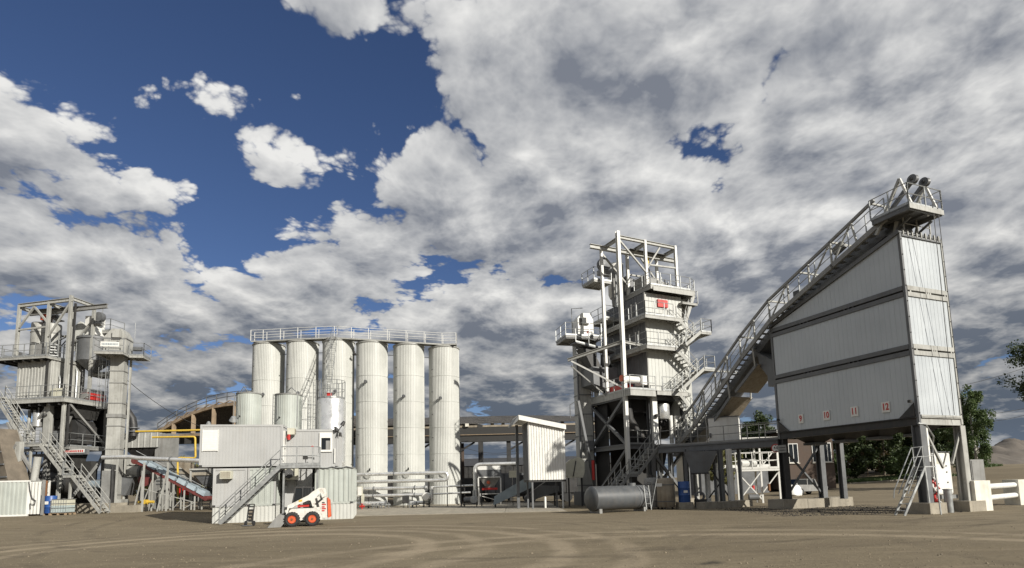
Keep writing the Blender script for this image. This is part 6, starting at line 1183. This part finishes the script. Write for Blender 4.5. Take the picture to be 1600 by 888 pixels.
# guard rail: two white blocks and two white pipes
A_ = Gd(1526, 798); B_ = V(27.2, 32.6, 0); 
b2 = W(1592, 780, 32.8); B_ = V(b2.x, 32.8, 0)
for i, (p, h, lab) in enumerate(((A_, 1.45, 'near white concrete guard block holding the pipe ends'), (B_, 1.4, 'far white concrete guard block at the right edge'))):
    ang = math.atan2(B_.y-A_.y, B_.x-A_.x); o = tag(MB().box(-.5, .5, -.42, .42, -.02, h).build('guard_block', M['wconc']), lab, 'block', 'white guard blocks'); o.location = p; o.rotation_euler.z = ang-R(22)
dv = (B_-A_).normalized()
for i, z in enumerate((.55, 1.12)):
    o = thing('guard_pipe', ['lower white guard pipe between the two blocks', 'upper white guard pipe between the two blocks'][i], 'pipe', A_+dv*.4, math.atan2(dv.y, dv.x), 'white guard pipes'); Lg = (B_-A_).length-.75; part(o, 'tube', MB().tube((0, 0, z), (Lg, 0, z), .14, n=20), 'white')
    for x in (.08, Lg-.08): part(o, 'socket', MB().tube((x-.06, 0, z), (x+.06, 0, z), .175, n=20), 'mid')
# conduit from silo to cabinet
p0 = HQ(-.1, .0, 4.2); p1 = HQ(1.6, .6, 2.92)
t = tag(MB().pipe([p0, HQ(.25, -.1, 4.15), HQ(1.2, .2, 3.6), p1], .04, 7).build('power_conduit', M['galv']), 'bent conduit from the silo base down to the white cabinet', 'conduit')
# ------------------------------------------------------------ white box cabin and gear on the access bridge
p = W(1118, 690, 39.8)
t = thing('instrument_cabin', 'plain white box cabin standing on the access bridge behind the railing', 'cabin', (p.x, 39.8, 0), R(-24))
MB().corr((-.4, 0), (1.55, 0), 4.0, 6.05, .6, .012, .9).build('wall', M['white'], t); MB().corr((-.4, 1.8), (-.4, 0), 4.0, 6.05, .6, .012, .9).build('wall', M['steel'], t); MB().corr((1.55, 0), (1.55, 1.8), 4.0, 6.05, .6, .012, .9).build('wall', M['white'], t); MB().corr((1.55, 1.8), (-.4, 1.8), 4.0, 6.05, .6, .012, .9).build('wall', M['white'], t)  # left wall grey, the others white: its shade is put into the colour
part(t, 'roof', MB().box(-.45, 1.6, -.05, 1.85, 6.05, 6.12), 'mid'); part(t, 'floor', MB().box(-.4, 1.55, 0, 1.8, 3.9, 4.0), 'mid'); part(t, 'door', MB().box(-.2, .35, -.05, -.02, 4.05, 5.8), 'white'); part(t, 'socket_box', MB().box(-.36, -.24, -.1, -.02, 4.7, 5.0), 'mid')
for x, y in ((-.2, .2), (1.4, .2), (-.2, 1.6), (1.4, 1.6)): part(t, 'leg', MB().beam((x, y, 0), (x, y, 3.92), .18), 'mid')
# galvanised service platform behind the left legs of the silo
p = W(1185, 735, 43); t = thing('service_platform', 'pale service platform with railings and cross braced legs behind the bridge', 'platform', (p.x, 43, ground_z(p.x, 43)), R(-6))
platform(t, -1.6, 2.0, 0, 1.5, 2.55, m=M['white'], sides='fb', h=1.2, rm=M['white']); platform(t, -1.8, 2.4, .4, 2.4, 4.9, m=M['white'], sides='', rm=M['white'])
for x in (-1.5, .2, 1.9):
    for y in (.1, 1.4): part(t, 'leg', MB().beam((x, y, 0), (x, y, 4.85 if x > 0 else 2.5), .12), 'white')
for a, b in (((-1.5, .1, .2), (.2, .1, 2.3)), ((.2, .1, .2), (-1.5, .1, 2.3)), ((.2, .1, 2.6), (1.9, .1, 4.7)), ((.2, 1.4, .2), (1.9, 1.4, 2.3))): part(t, 'brace', MB().beam(a, b, .08), 'white')
tk = part(t, 'small_tank', MB().tube((-1.2, .8, 2.95), (.1, .8, 2.95), .32, n=16), 'white'); part(tk, 'cap', MB().tube((-.6, .8, 3.2), (-.6, .8, 3.4), .12, n=10), 'dark')
part(t, 'rusty_valve', MB().tube((.6, -.2, .9), (.6, -.2, 1.4), .1, n=10), 'rust'); part(t, 'pump', MB().tube((-.9, -.3, .45), (-.2, -.3, .45), .22, n=12), 'mid'); part(t, 'rusty_valve', MB().tube((-.4, .2, 1.0), (-.4, .2, 1.3), .1, n=10), 'red')
t = thing('hopper_bin', 'dark tapered bin hanging below the access bridge', 'bin', (W(1095, 720, 39.5).x, 39.7, 0), R(-20)); c = MB(); c.v = [(-1.0, -.6, 3.75), (1.2, -.6, 3.75), (1.2, .6, 3.75), (-1.0, .6, 3.75), (-.6, -.5, 2.3), (.5, -.5, 2.3), (.5, .5, 2.3), (-.6, .5, 2.3)]; c.f = [(0, 1, 2, 3), (7, 6, 5, 4)]+[(i, i+4, (i+1) % 4+4, (i+1) % 4) for i in range(4)]; c.build('shell', M['mid'], t, True); part(t, 'lip', MB().box(-.62, .52, -.52, .52, 2.2, 2.29), 'dark')
for x in (-.9, 1.1): part(t, 'hanger', MB().beam((x, 0, 3.7), (x, 0, 3.95), .08), 'dark')
# low plinth and posts under the bridge
q0 = Gd(1118, 793); q1 = Gd(1163, 783); t = thing('plinth', 'low sunlit concrete plinth below the access bridge', 'plinth', (13.1, 37.2, 0), R(30))
for i in range(3): part(t, 'block', MB().box(-1.7+i*1.5, -.23+i*1.5, -.35, .35, 0, .42-.03*(i % 2)), 'conc')
for i, (px, d, m, h) in enumerate(((1128, 38.6, 'mid', 3.8), (1142, 38.2, 'white', 3.8), (1106, 41, 'white', 4.0), (1088, 42, 'lsteel', 4.2))):
    p = W(px, 760, d); t = tag(MB().ibeam((0, 0, 0), (0, 0, h), .26, .26, .03, up=(0, 1, 0)).build('support_post', M[m]), ['dark bridge post at the left end of the low plinth', 'bright bridge post right of the dark one', 'pale post in the gap under the bridge', 'leftmost pale post below the bridge stairs'][i], 'post'); t.location = (p.x, d, 0.0); t.rotation_euler.z = .4
for i, (a, b) in enumerate((((1112, 735, 40), (1140, 778, 40)), ((1140, 735, 40.3), (1108, 778, 40.3)))): 
    pa, pb = W(*a), W(*b); t = tag(MB().beam((0, 0, 0), pb-pa, .08).build('cross_stay', M['dark']), ['dark stay falling to the right under the bridge', 'dark stay falling to the left under the bridge'][i], 'stay'); t.location = pa
p = W(1094, 785, 38); t = thing('coil_pump', 'small dark pump with round coil below the bridge', 'pump', (p.x, 38, 0)); part(t, 'coil', MB().lathe([(.22, -.1), (.32, -.1), (.32, .1), (.22, .1), (.22, -.1)], 18, (0, 0, .75), 'y'), 'mid'); part(t, 'body', MB().box(-.3, .4, -.15, .3, .2, .55), 'dark'); part(t, 'stand', MB().box(-.28, .38, -.13, .28, 0, .19), 'mid')
# white bulk bag and folding frame under the silo
p = Gd(1241, 775); t = thing('bulk_bag', 'white slumped bulk bag under the silo braces', 'bulk bag', p); mb = MB()
L_ = [(.62, .0), (.7, .12), (.62, .5), (.52, .8), (.38, 1.0), (.1, 1.05)]; v = []; n = 20
for r0, z in L_:
    for k in range(n): a = 2*PI*k/n; q_ = r0*(1+.10*math.sin(3*a+z*4)+.06*math.sin(7*a))*(1+.25*abs(math.sin(2*a))*.5); v.append((q_*math.cos(a), q_*math.sin(a)*.8, z+.03*math.sin(5*a)))
mb.v = v; mb.f = [(j*n+k, j*n+(k+1) % n, (j+1)*n+(k+1) % n, (j+1)*n+k) for j in range(5) for k in range(n)]+[tuple(range(5*n, 6*n))]; mb.build('sack', M['white'], t)
for s in (-1, 1): part(t, 'lifting_loop', MB().pipe([(s*.35, -.2, .95), (s*.3, -.05, 1.25), (s*.25, .1, .98)], .03, 6), 'white')
# ============================================================ buildings behind the silo
def house(name, label, px0, px1, d, zb, h, dp, m, wins, rz=0, roofm='dark', over=.5, flat=False):
    x0, x1 = W(px0, 740, d).x, W(px1, 740, d).x; w = x1-x0; t = thing(name, label, 'building', (x0, d, zb), rz)
    part(t, 'wall', MB().box(0, w, 0, dp, -.5, h), m)
    if flat: part(t, 'roof', MB().box(-over, w+over, -over, dp+over, h, h+.35), roofm)
    else: part(t, 'roof', MB().pyz([(-over, h), (dp+over, h), (dp/2, h+dp*.32)], -over, w+over), roofm)
    part(t, 'fascia', MB().box(-over, w+over, -over-.06, -over-.01, h-.05, h+.3), 'white')
    for (wx, wz, ww, wh) in wins:
        o = part(t, 'window', MB().box(wx, wx+ww, -.06, -.002, wz, wz+wh), 'white')
        for k in range(2): part(o, 'pane', MB().box(wx+.08+k*(ww-.08)/2, wx+(k+1)*(ww-.08)/2, -.075, -.061, wz+.08, wz+wh-.08), 'glass')
        part(o, 'sill', MB().box(wx-.08, wx+ww+.08, -.16, -.002, wz-.1, wz-.03), 'wconc')
    return t
house('brown_building', 'brown rendered building with white framed windows behind the silo', 1222, 1305, 66, 1.0, 6.0, 9, 'brick', [(.9, 2.5, 1.1, 2.2), (3.6, 2.5, 1.2, 2.2), (4.9, 2.5, .0001+.9, 2.2)], 0, 'dark', .5, True)
house('cream_building', 'low cream building beyond the access bridge', 1085, 1178, 74, .6, 4.6, 8, 'plaster', [(3.5, 1.6, 1.0, 1.2), (5.8, 1.6, 1.0, 1.2)], 0, 'roof', .4)
house('dark_garage', 'low dark garage block in front of the cream building', 1095, 1200, 66, .4, 2.7, 5, 'mid', [], 0, 'dark', .2, True)
# parked car
def car(label, x, y, z, rz, m):
    t = thing('parked_car', label, 'car', (x, y, z), rz)
    part(t, 'body', MB().pxz([(-2.1, .35), (2.1, .35), (2.15, .75), (1.3, .95), (-1.4, 1.0), (-2.15, .95), (-2.2, .6)], -.85, .85), m); cb = MB(); a = [(-1.9, .96), (1.15, .95), (.5, 1.5), (-1.6, 1.52)]; cb.pxz(a, -.72, .72); cb.build('cabin', M['glass'], t); part(t, 'roof', MB().box(-1.55, .5, -.7, .7, 1.5, 1.55), m)
    for x_ in (-1.9, -.4, .85): part(t, 'pillar', MB().beam((x_, -.74, .96), (x_*.78-.05, -.71, 1.52), .09), m)
    for x_ in (-1.35, 1.35):
        for y_ in (-.8, .8): o = part(t, 'wheel', MB().tube((x_, y_-.1, .33), (x_, y_+.1, .33), .33, n=18), 'black'); part(o, 'rim', MB().tube((x_, y_-.11, .33), (x_, y_+.11, .33), .19, n=12), 'galv')
    for s in (-.6, .6): part(t, 'headlight', MB().box(2.1, 2.16, s-.18, s+.18, .68, .82), 'white'); part(t, 'tail_light', MB().box(-2.22, -2.16, s-.15, s+.15, .7, .9), 'red')
c_ = W(1256, 752, 58); car('silver grey car parked in the shade below the loading silo', c_.x, 58, ground_z(c_.x, 58), R(20), M['steel'])
# ============================================================ trees, verge and hills
def leafmat(name, c1, c2):
    m = bpy.data.materials.new(name); m.use_nodes = True; nt = m.node_tree; N = nt.nodes; L = nt.links; b = N['Principled BSDF']
    tc = N.new('ShaderNodeTexCoord'); n = N.new('ShaderNodeTexNoise'); n.inputs['Scale'].default_value = 1.6; n.inputs['Detail'].default_value = 4; L.new(tc.outputs['Object'], n.inputs['Vector'])
    mp = N.new('ShaderNodeMapRange'); mp.inputs[1].default_value = .35; mp.inputs[2].default_value = .65; L.new(n.outputs[0], mp.inputs[0])
    x = N.new('ShaderNodeMix'); x.data_type = 'RGBA'; L.new(mp.outputs[0], x.inputs[0]); x.inputs[6].default_value = (*c1, 1); x.inputs[7].default_value = (*c2, 1); L.new(x.outputs[2], b.inputs['Base Color']); b.inputs['Roughness'].default_value = .6
    tr = N.new('ShaderNodeBsdfTranslucent'); L.new(x.outputs[2], tr.inputs[0]); ms = N.new('ShaderNodeMixShader'); ms.inputs[0].default_value = .3; L.new(b.outputs[0], ms.inputs[1]); L.new(tr.outputs[0], ms.inputs[2]); L.new(ms.outputs[0], N['Material Output'].inputs[0]); return m
LM = [leafmat('birch_leaves', (.05, .085, .025), (.10, .14, .045)), leafmat('dark_leaves', (.03, .05, .016), (.065, .09, .028)), leafmat('rusty_spring_leaves', (.10, .075, .03), (.16, .12, .05)), leafmat('willow_leaves', (.12, .13, .04), (.20, .19, .07))]
BK = mat('bark', (.12, .095, .07), .9, 0, .4, 6); BKW = mat('birch_bark', (.50, .48, .43), .8, 0, .5, 6)
def tree(label, x, y, h, rx, leaf=0, bark=None, n=9000, base=.25, ls=.10, droop=0, seed=1, cat='tree', name='tree', shape='round', group=None):
    rnd = random.Random(seed); z0 = ground_z(x, y)-.05; t = thing(name, label, cat, (x, y, z0), 0, group); bm_ = MB(); r0 = max(.07, h*.016); clumps = []
    top = V(rnd.uniform(-.3, .3), rnd.uniform(-.3, .3), h*.95)
    P_ = [V(0, 0, 0)]+[V(top.x*s+rnd.uniform(-.1, .1)*h*.03, top.y*s+rnd.uniform(-.1, .1)*h*.03, h*.95*s) for s in (.2, .4, .6, .8, 1)]
    for i in range(5): bm_.tube(P_[i], P_[i+1], r0*(1-i*.18), r0*(1-(i+1)*.18), n=8)
    trunk = bm_.build('trunk', bark or BK, t); nb = 16 if h > 5 else 9
    for i in range(nb):
        s = base+(.93-base)*(i+rnd.random()*.6)/nb; p = V(top.x*s, top.y*s, h*.95*s); a = i*2.4+rnd.random(); u = (s-base)/(1-base)
        prof = math.sin(PI*min(1, .18+u*.82))**.7 if shape == 'round' else (1-u)**.75*1.05 if shape == 'cone' else (.35+.65*math.sin(PI*(.1+.85*u)))
        ln = rx*prof*rnd.uniform(.75, 1.1); q = p+V(math.cos(a)*ln, math.sin(a)*ln, ln*(.45 if shape != 'cone' else -.05)*rnd.uniform(.6, 1.3)); mid = p.lerp(q, .5)+V(0, 0, ln*.08)
        MB().tube(p, mid, r0*.35*(1.1-s), r0*.22*(1.1-s), n=6).tube(mid, q, r0*.22*(1.1-s), .008, n=5).build('limb', bark or BK, trunk)
        for k in range(7): f = rnd.uniform(.35, 1.08); clumps.append((p.lerp(q, f)+V(rnd.gauss(0, .12)*rx, rnd.gauss(0, .12)*rx, rnd.gauss(0, .1)*rx), rx*rnd.uniform(.14, .27)))
    clumps.append((P_[-1], rx*.2))
    nn = n//len(clumps); vs = []; fs = []
    for c, r in clumps:
        for k in range(nn):
            d = V(rnd.gauss(0, 1), rnd.gauss(0, 1), rnd.gauss(0, .8)); d = d.normalized()*r*rnd.random()**.45; p = c+d
            if droop: p.z -= droop*rnd.random()**2*rx*.5
            s = ls*rnd.uniform(.6, 1.35); u = V(rnd.gauss(0, 1), rnd.gauss(0, 1), rnd.gauss(0, 1)).normalized(); w = u.cross(V(rnd.gauss(0, 1), rnd.gauss(0, 1), rnd.gauss(0, 1))).normalized()
            i = len(vs); vs += [p-u*s, p+w*s*.55, p+u*s, p-w*s*.55]; fs.append((i, i+1, i+2, i+3))
    me = bpy.data.meshes.new('crown'); me.from_pydata([tuple(v) for v in vs], [], fs); me.update(); o = link('crown', me, LM[leaf], t); o['kind'] = 'stuff'; return t
def wx(px, d): return W(px, 700, d).x
tree('tall birch with drooping leaves right of the loading silo', wx(1524, 66), 66, 11.5, 2.1, 0, BKW, 20000, .2, .11, .9, 3, shape='oval')
tree('second birch half hidden by the silo corner', wx(1500, 70), 70, 11.0, 2.2, 0, BKW, 14000, .2, .11, .8, 4, shape='oval')
tree('tree leaning in at the right edge of the view', wx(1666, 52), 52, 14.5, 3.4, 1, None, 12000, .45, .12, 0, 6)
G_ = 'trees behind the loading silo'
for i, (px, d, h, r, lf, lab) in enumerate(((1322, 78, 8, 2.6, 1, 'dark tree left of the others, seen below the silo floor'), (1352, 84, 9, 2.8, 2, 'brownish budding tree second from left below the silo'), (1378, 80, 8.5, 2.4, 1, 'slim dark tree in the middle of the row below the silo'), (1400, 86, 9.5, 3.0, 2, 'wide rust tinged tree, fourth in the row below the silo'), (1440, 82, 9, 2.8, 1, 'dark tree behind the steel steps'), (1468, 86, 9.5, 2.8, 2, 'brown green tree behind the white cabinet'), (1491, 80, 8, 2.3, 1, 'dark tree behind the right silo leg'))):
    tree(lab, wx(px, d), d, h, r*1.15, lf, None, 13000, .12, .16, 0, 20+i, group=G_)
for i, (px, d, h, r, lab) in enumerate(((1418, 74, 4.2, 1.9, 'bright green bush left of the steel steps'), (1398, 77, 2.6, 1.5, 'lower green bush beside the bright one'), (1300, 76, 3.4, 1.6, 'small bush at the corner of the brown building'))):
    tree(lab, wx(px, d), d, h, r, 0, None, 5000, .1, .13, 0, 40+i, 'bush', 'bush', group='bushes behind the loading silo')
tree('dark pointed tree above the bridge between tower and silo', wx(1190, 70), 70, 9.8, 3.0, 1, None, 14000, .15, .15, 0, 51, shape='cone')
tree('second dark tree behind the bridge railing', wx(1172, 78), 78, 9.0, 2.6, 1, None, 9000, .2, .15, 0, 52)
tree('yellowish leafy tree over the cream building', wx(1120, 62), 62, 5.0, 1.9, 3, None, 6000, .3, .12, 0, 53)
for i, (px, d, h, r, lab) in enumerate(((262, 92, 7.5, 3.6, 'pale willow scrub left of the yellow pipe bend'), (285, 96, 7.0, 3.4, 'pale willow scrub behind the yellow pipe bend'), (312, 92, 5.6, 3.0, 'lower willow scrub next to the long cabin'), (240, 98, 6.4, 3.2, 'willow scrub behind the filter box'))):
    tree(lab, wx(px, d), d, h, r, 3, None, 8000, .08, .17, 0, 60+i, 'shrub', 'willow_shrub', group='willow scrub behind the shed')
# power lines at the right
wire('upper power line at the right edge sky', W(1505, 602, 80), W(1640, 560, 80), .3, .03); wire('middle power line at the right above the heap', W(1540, 648, 90), W(1650, 625, 90), .3, .03); wire('lower power line at the right above the heap', W(1535, 660, 90), W(1650, 632, 90), .5, .03)
# gravel heaps
GM = mat('grey_gravel', (.115, .10, .085), .95, 0, .45, .25, 0, 1.0, 2.5, spot=.4); GM2 = mat('brown_gravel', (.10, .08, .065), .95, 0, .4, .2, 0, 1.0, 2.5)
from mathutils import noise as mn
def heap(label, cx, cy, rx, ry, h, m, seed):
    n = 90; k = 26; v = []; zc = ground_z(cx, cy)
    for j in range(k+1):
        s = j/k
        for i in range(n):
            a = 2*PI*i/n; wob = 1+.22*mn.noise((math.cos(a)*1.6+seed, math.sin(a)*1.6, seed)); x, y = rx*s*wob*math.cos(a), ry*s*wob*math.sin(a)
            e = mn.fractal((x/9+seed, y/5, seed*.7), .9, 2.1, 5); z = h*(1-s)**.8*(1+.45*e)+.5*e*(1-s)
            v.append((x, y, max(0, z)*(1 if s < 1 else 0)+ground_z(x+cx, y+cy)-zc-.1))
    mb = MB(); mb.v = v; mb.f = [(j*n+i, (j+1)*n+i, (j+1)*n+(i+1) % n, j*n+(i+1) % n) for j in range(k) for i in range(n)]; o = mb.build('gravel_heap', m); o.location = (cx, cy, zc); tag(o, label, 'gravel heap', 'gravel heaps at the right')
heap('long grey gravel heap behind the birches at the right', 120, 150, 42, 20, 6.4, GM, 2); heap('brown gravel ridge farther back at the right edge', 168, 185, 60, 20, 8.5, GM2, 5); heap('lower striped gravel slope before the long heap', 96, 128, 24, 9, 4.2, GM, 8)
for i, (px, d, h, r, lab) in enumerate(((1335, 90, 5, 2.6, 'dense dark shrub at the left of the screen below the silo'), (1364, 91, 5.2, 2.8, 'dense dark shrub, second in the screen below the silo'), (1392, 92, 5.0, 2.8, 'dense dark shrub, third in the screen below the silo'), (1422, 91, 5.4, 2.8, 'dense dark shrub behind the bright green bush'), (1455, 92, 5.2, 2.8, 'dense dark shrub behind the steel steps'))):
    tree(lab, wx(px, d), d, h, r, 1, None, 8000, .05, .2, 0, 80+i, 'shrub', 'dark_shrub', group='dark shrub screen behind the silo')
# grass verge under the trees (one mat of blades)
def verge(name, label, pts, n, hh, seed):
    rnd = random.Random(seed); vs = []; fs = []
    for _ in range(n):
        (ax, ay), (bx_, by_) = pts; s = rnd.random(); x = ax+(bx_-ax)*s+rnd.gauss(0, .4); y = ay+(by_-ay)*s+rnd.uniform(-2.2, 2.2); z = ground_z(x, y); a = rnd.random()*PI; w = rnd.uniform(.05, .12); h = hh*rnd.uniform(.5, 1.3); i = len(vs)
        vs += [(x-w*math.cos(a), y-w*math.sin(a), z), (x+w*math.cos(a), y+w*math.sin(a), z), (x+rnd.gauss(0, .1), y+rnd.gauss(0, .1), z+h)]; fs.append((i, i+1, i+2))
    me = bpy.data.meshes.new(name); me.from_pydata(vs, [], fs); me.update(); o = link(name, me, LM[0]); tag(o, label, 'grass'); o['kind'] = 'stuff'
verge('grass', 'strip of green grass below the trees behind the silo', ((wx(1325, 76), 76), (wx(1470, 76), 76)), 9000, .35, 3); verge('grass', 'small green verge tip beside the gravel heap', ((wx(1510, 86), 86), (wx(1540, 88), 88)), 2500, .35, 4)
# kerb along the verge
t = struct(MB().beam((wx(1325, 73), 73.4, ground_z(wx(1325, 73), 73)+.05), (wx(1480, 73), 73.4, ground_z(wx(1480, 73), 73)+.05), .2, .2).build('kerb', M['conc']))
SC.render.engine = 'CYCLES'
SC.render.resolution_x = 1024; SC.render.resolution_y = 568
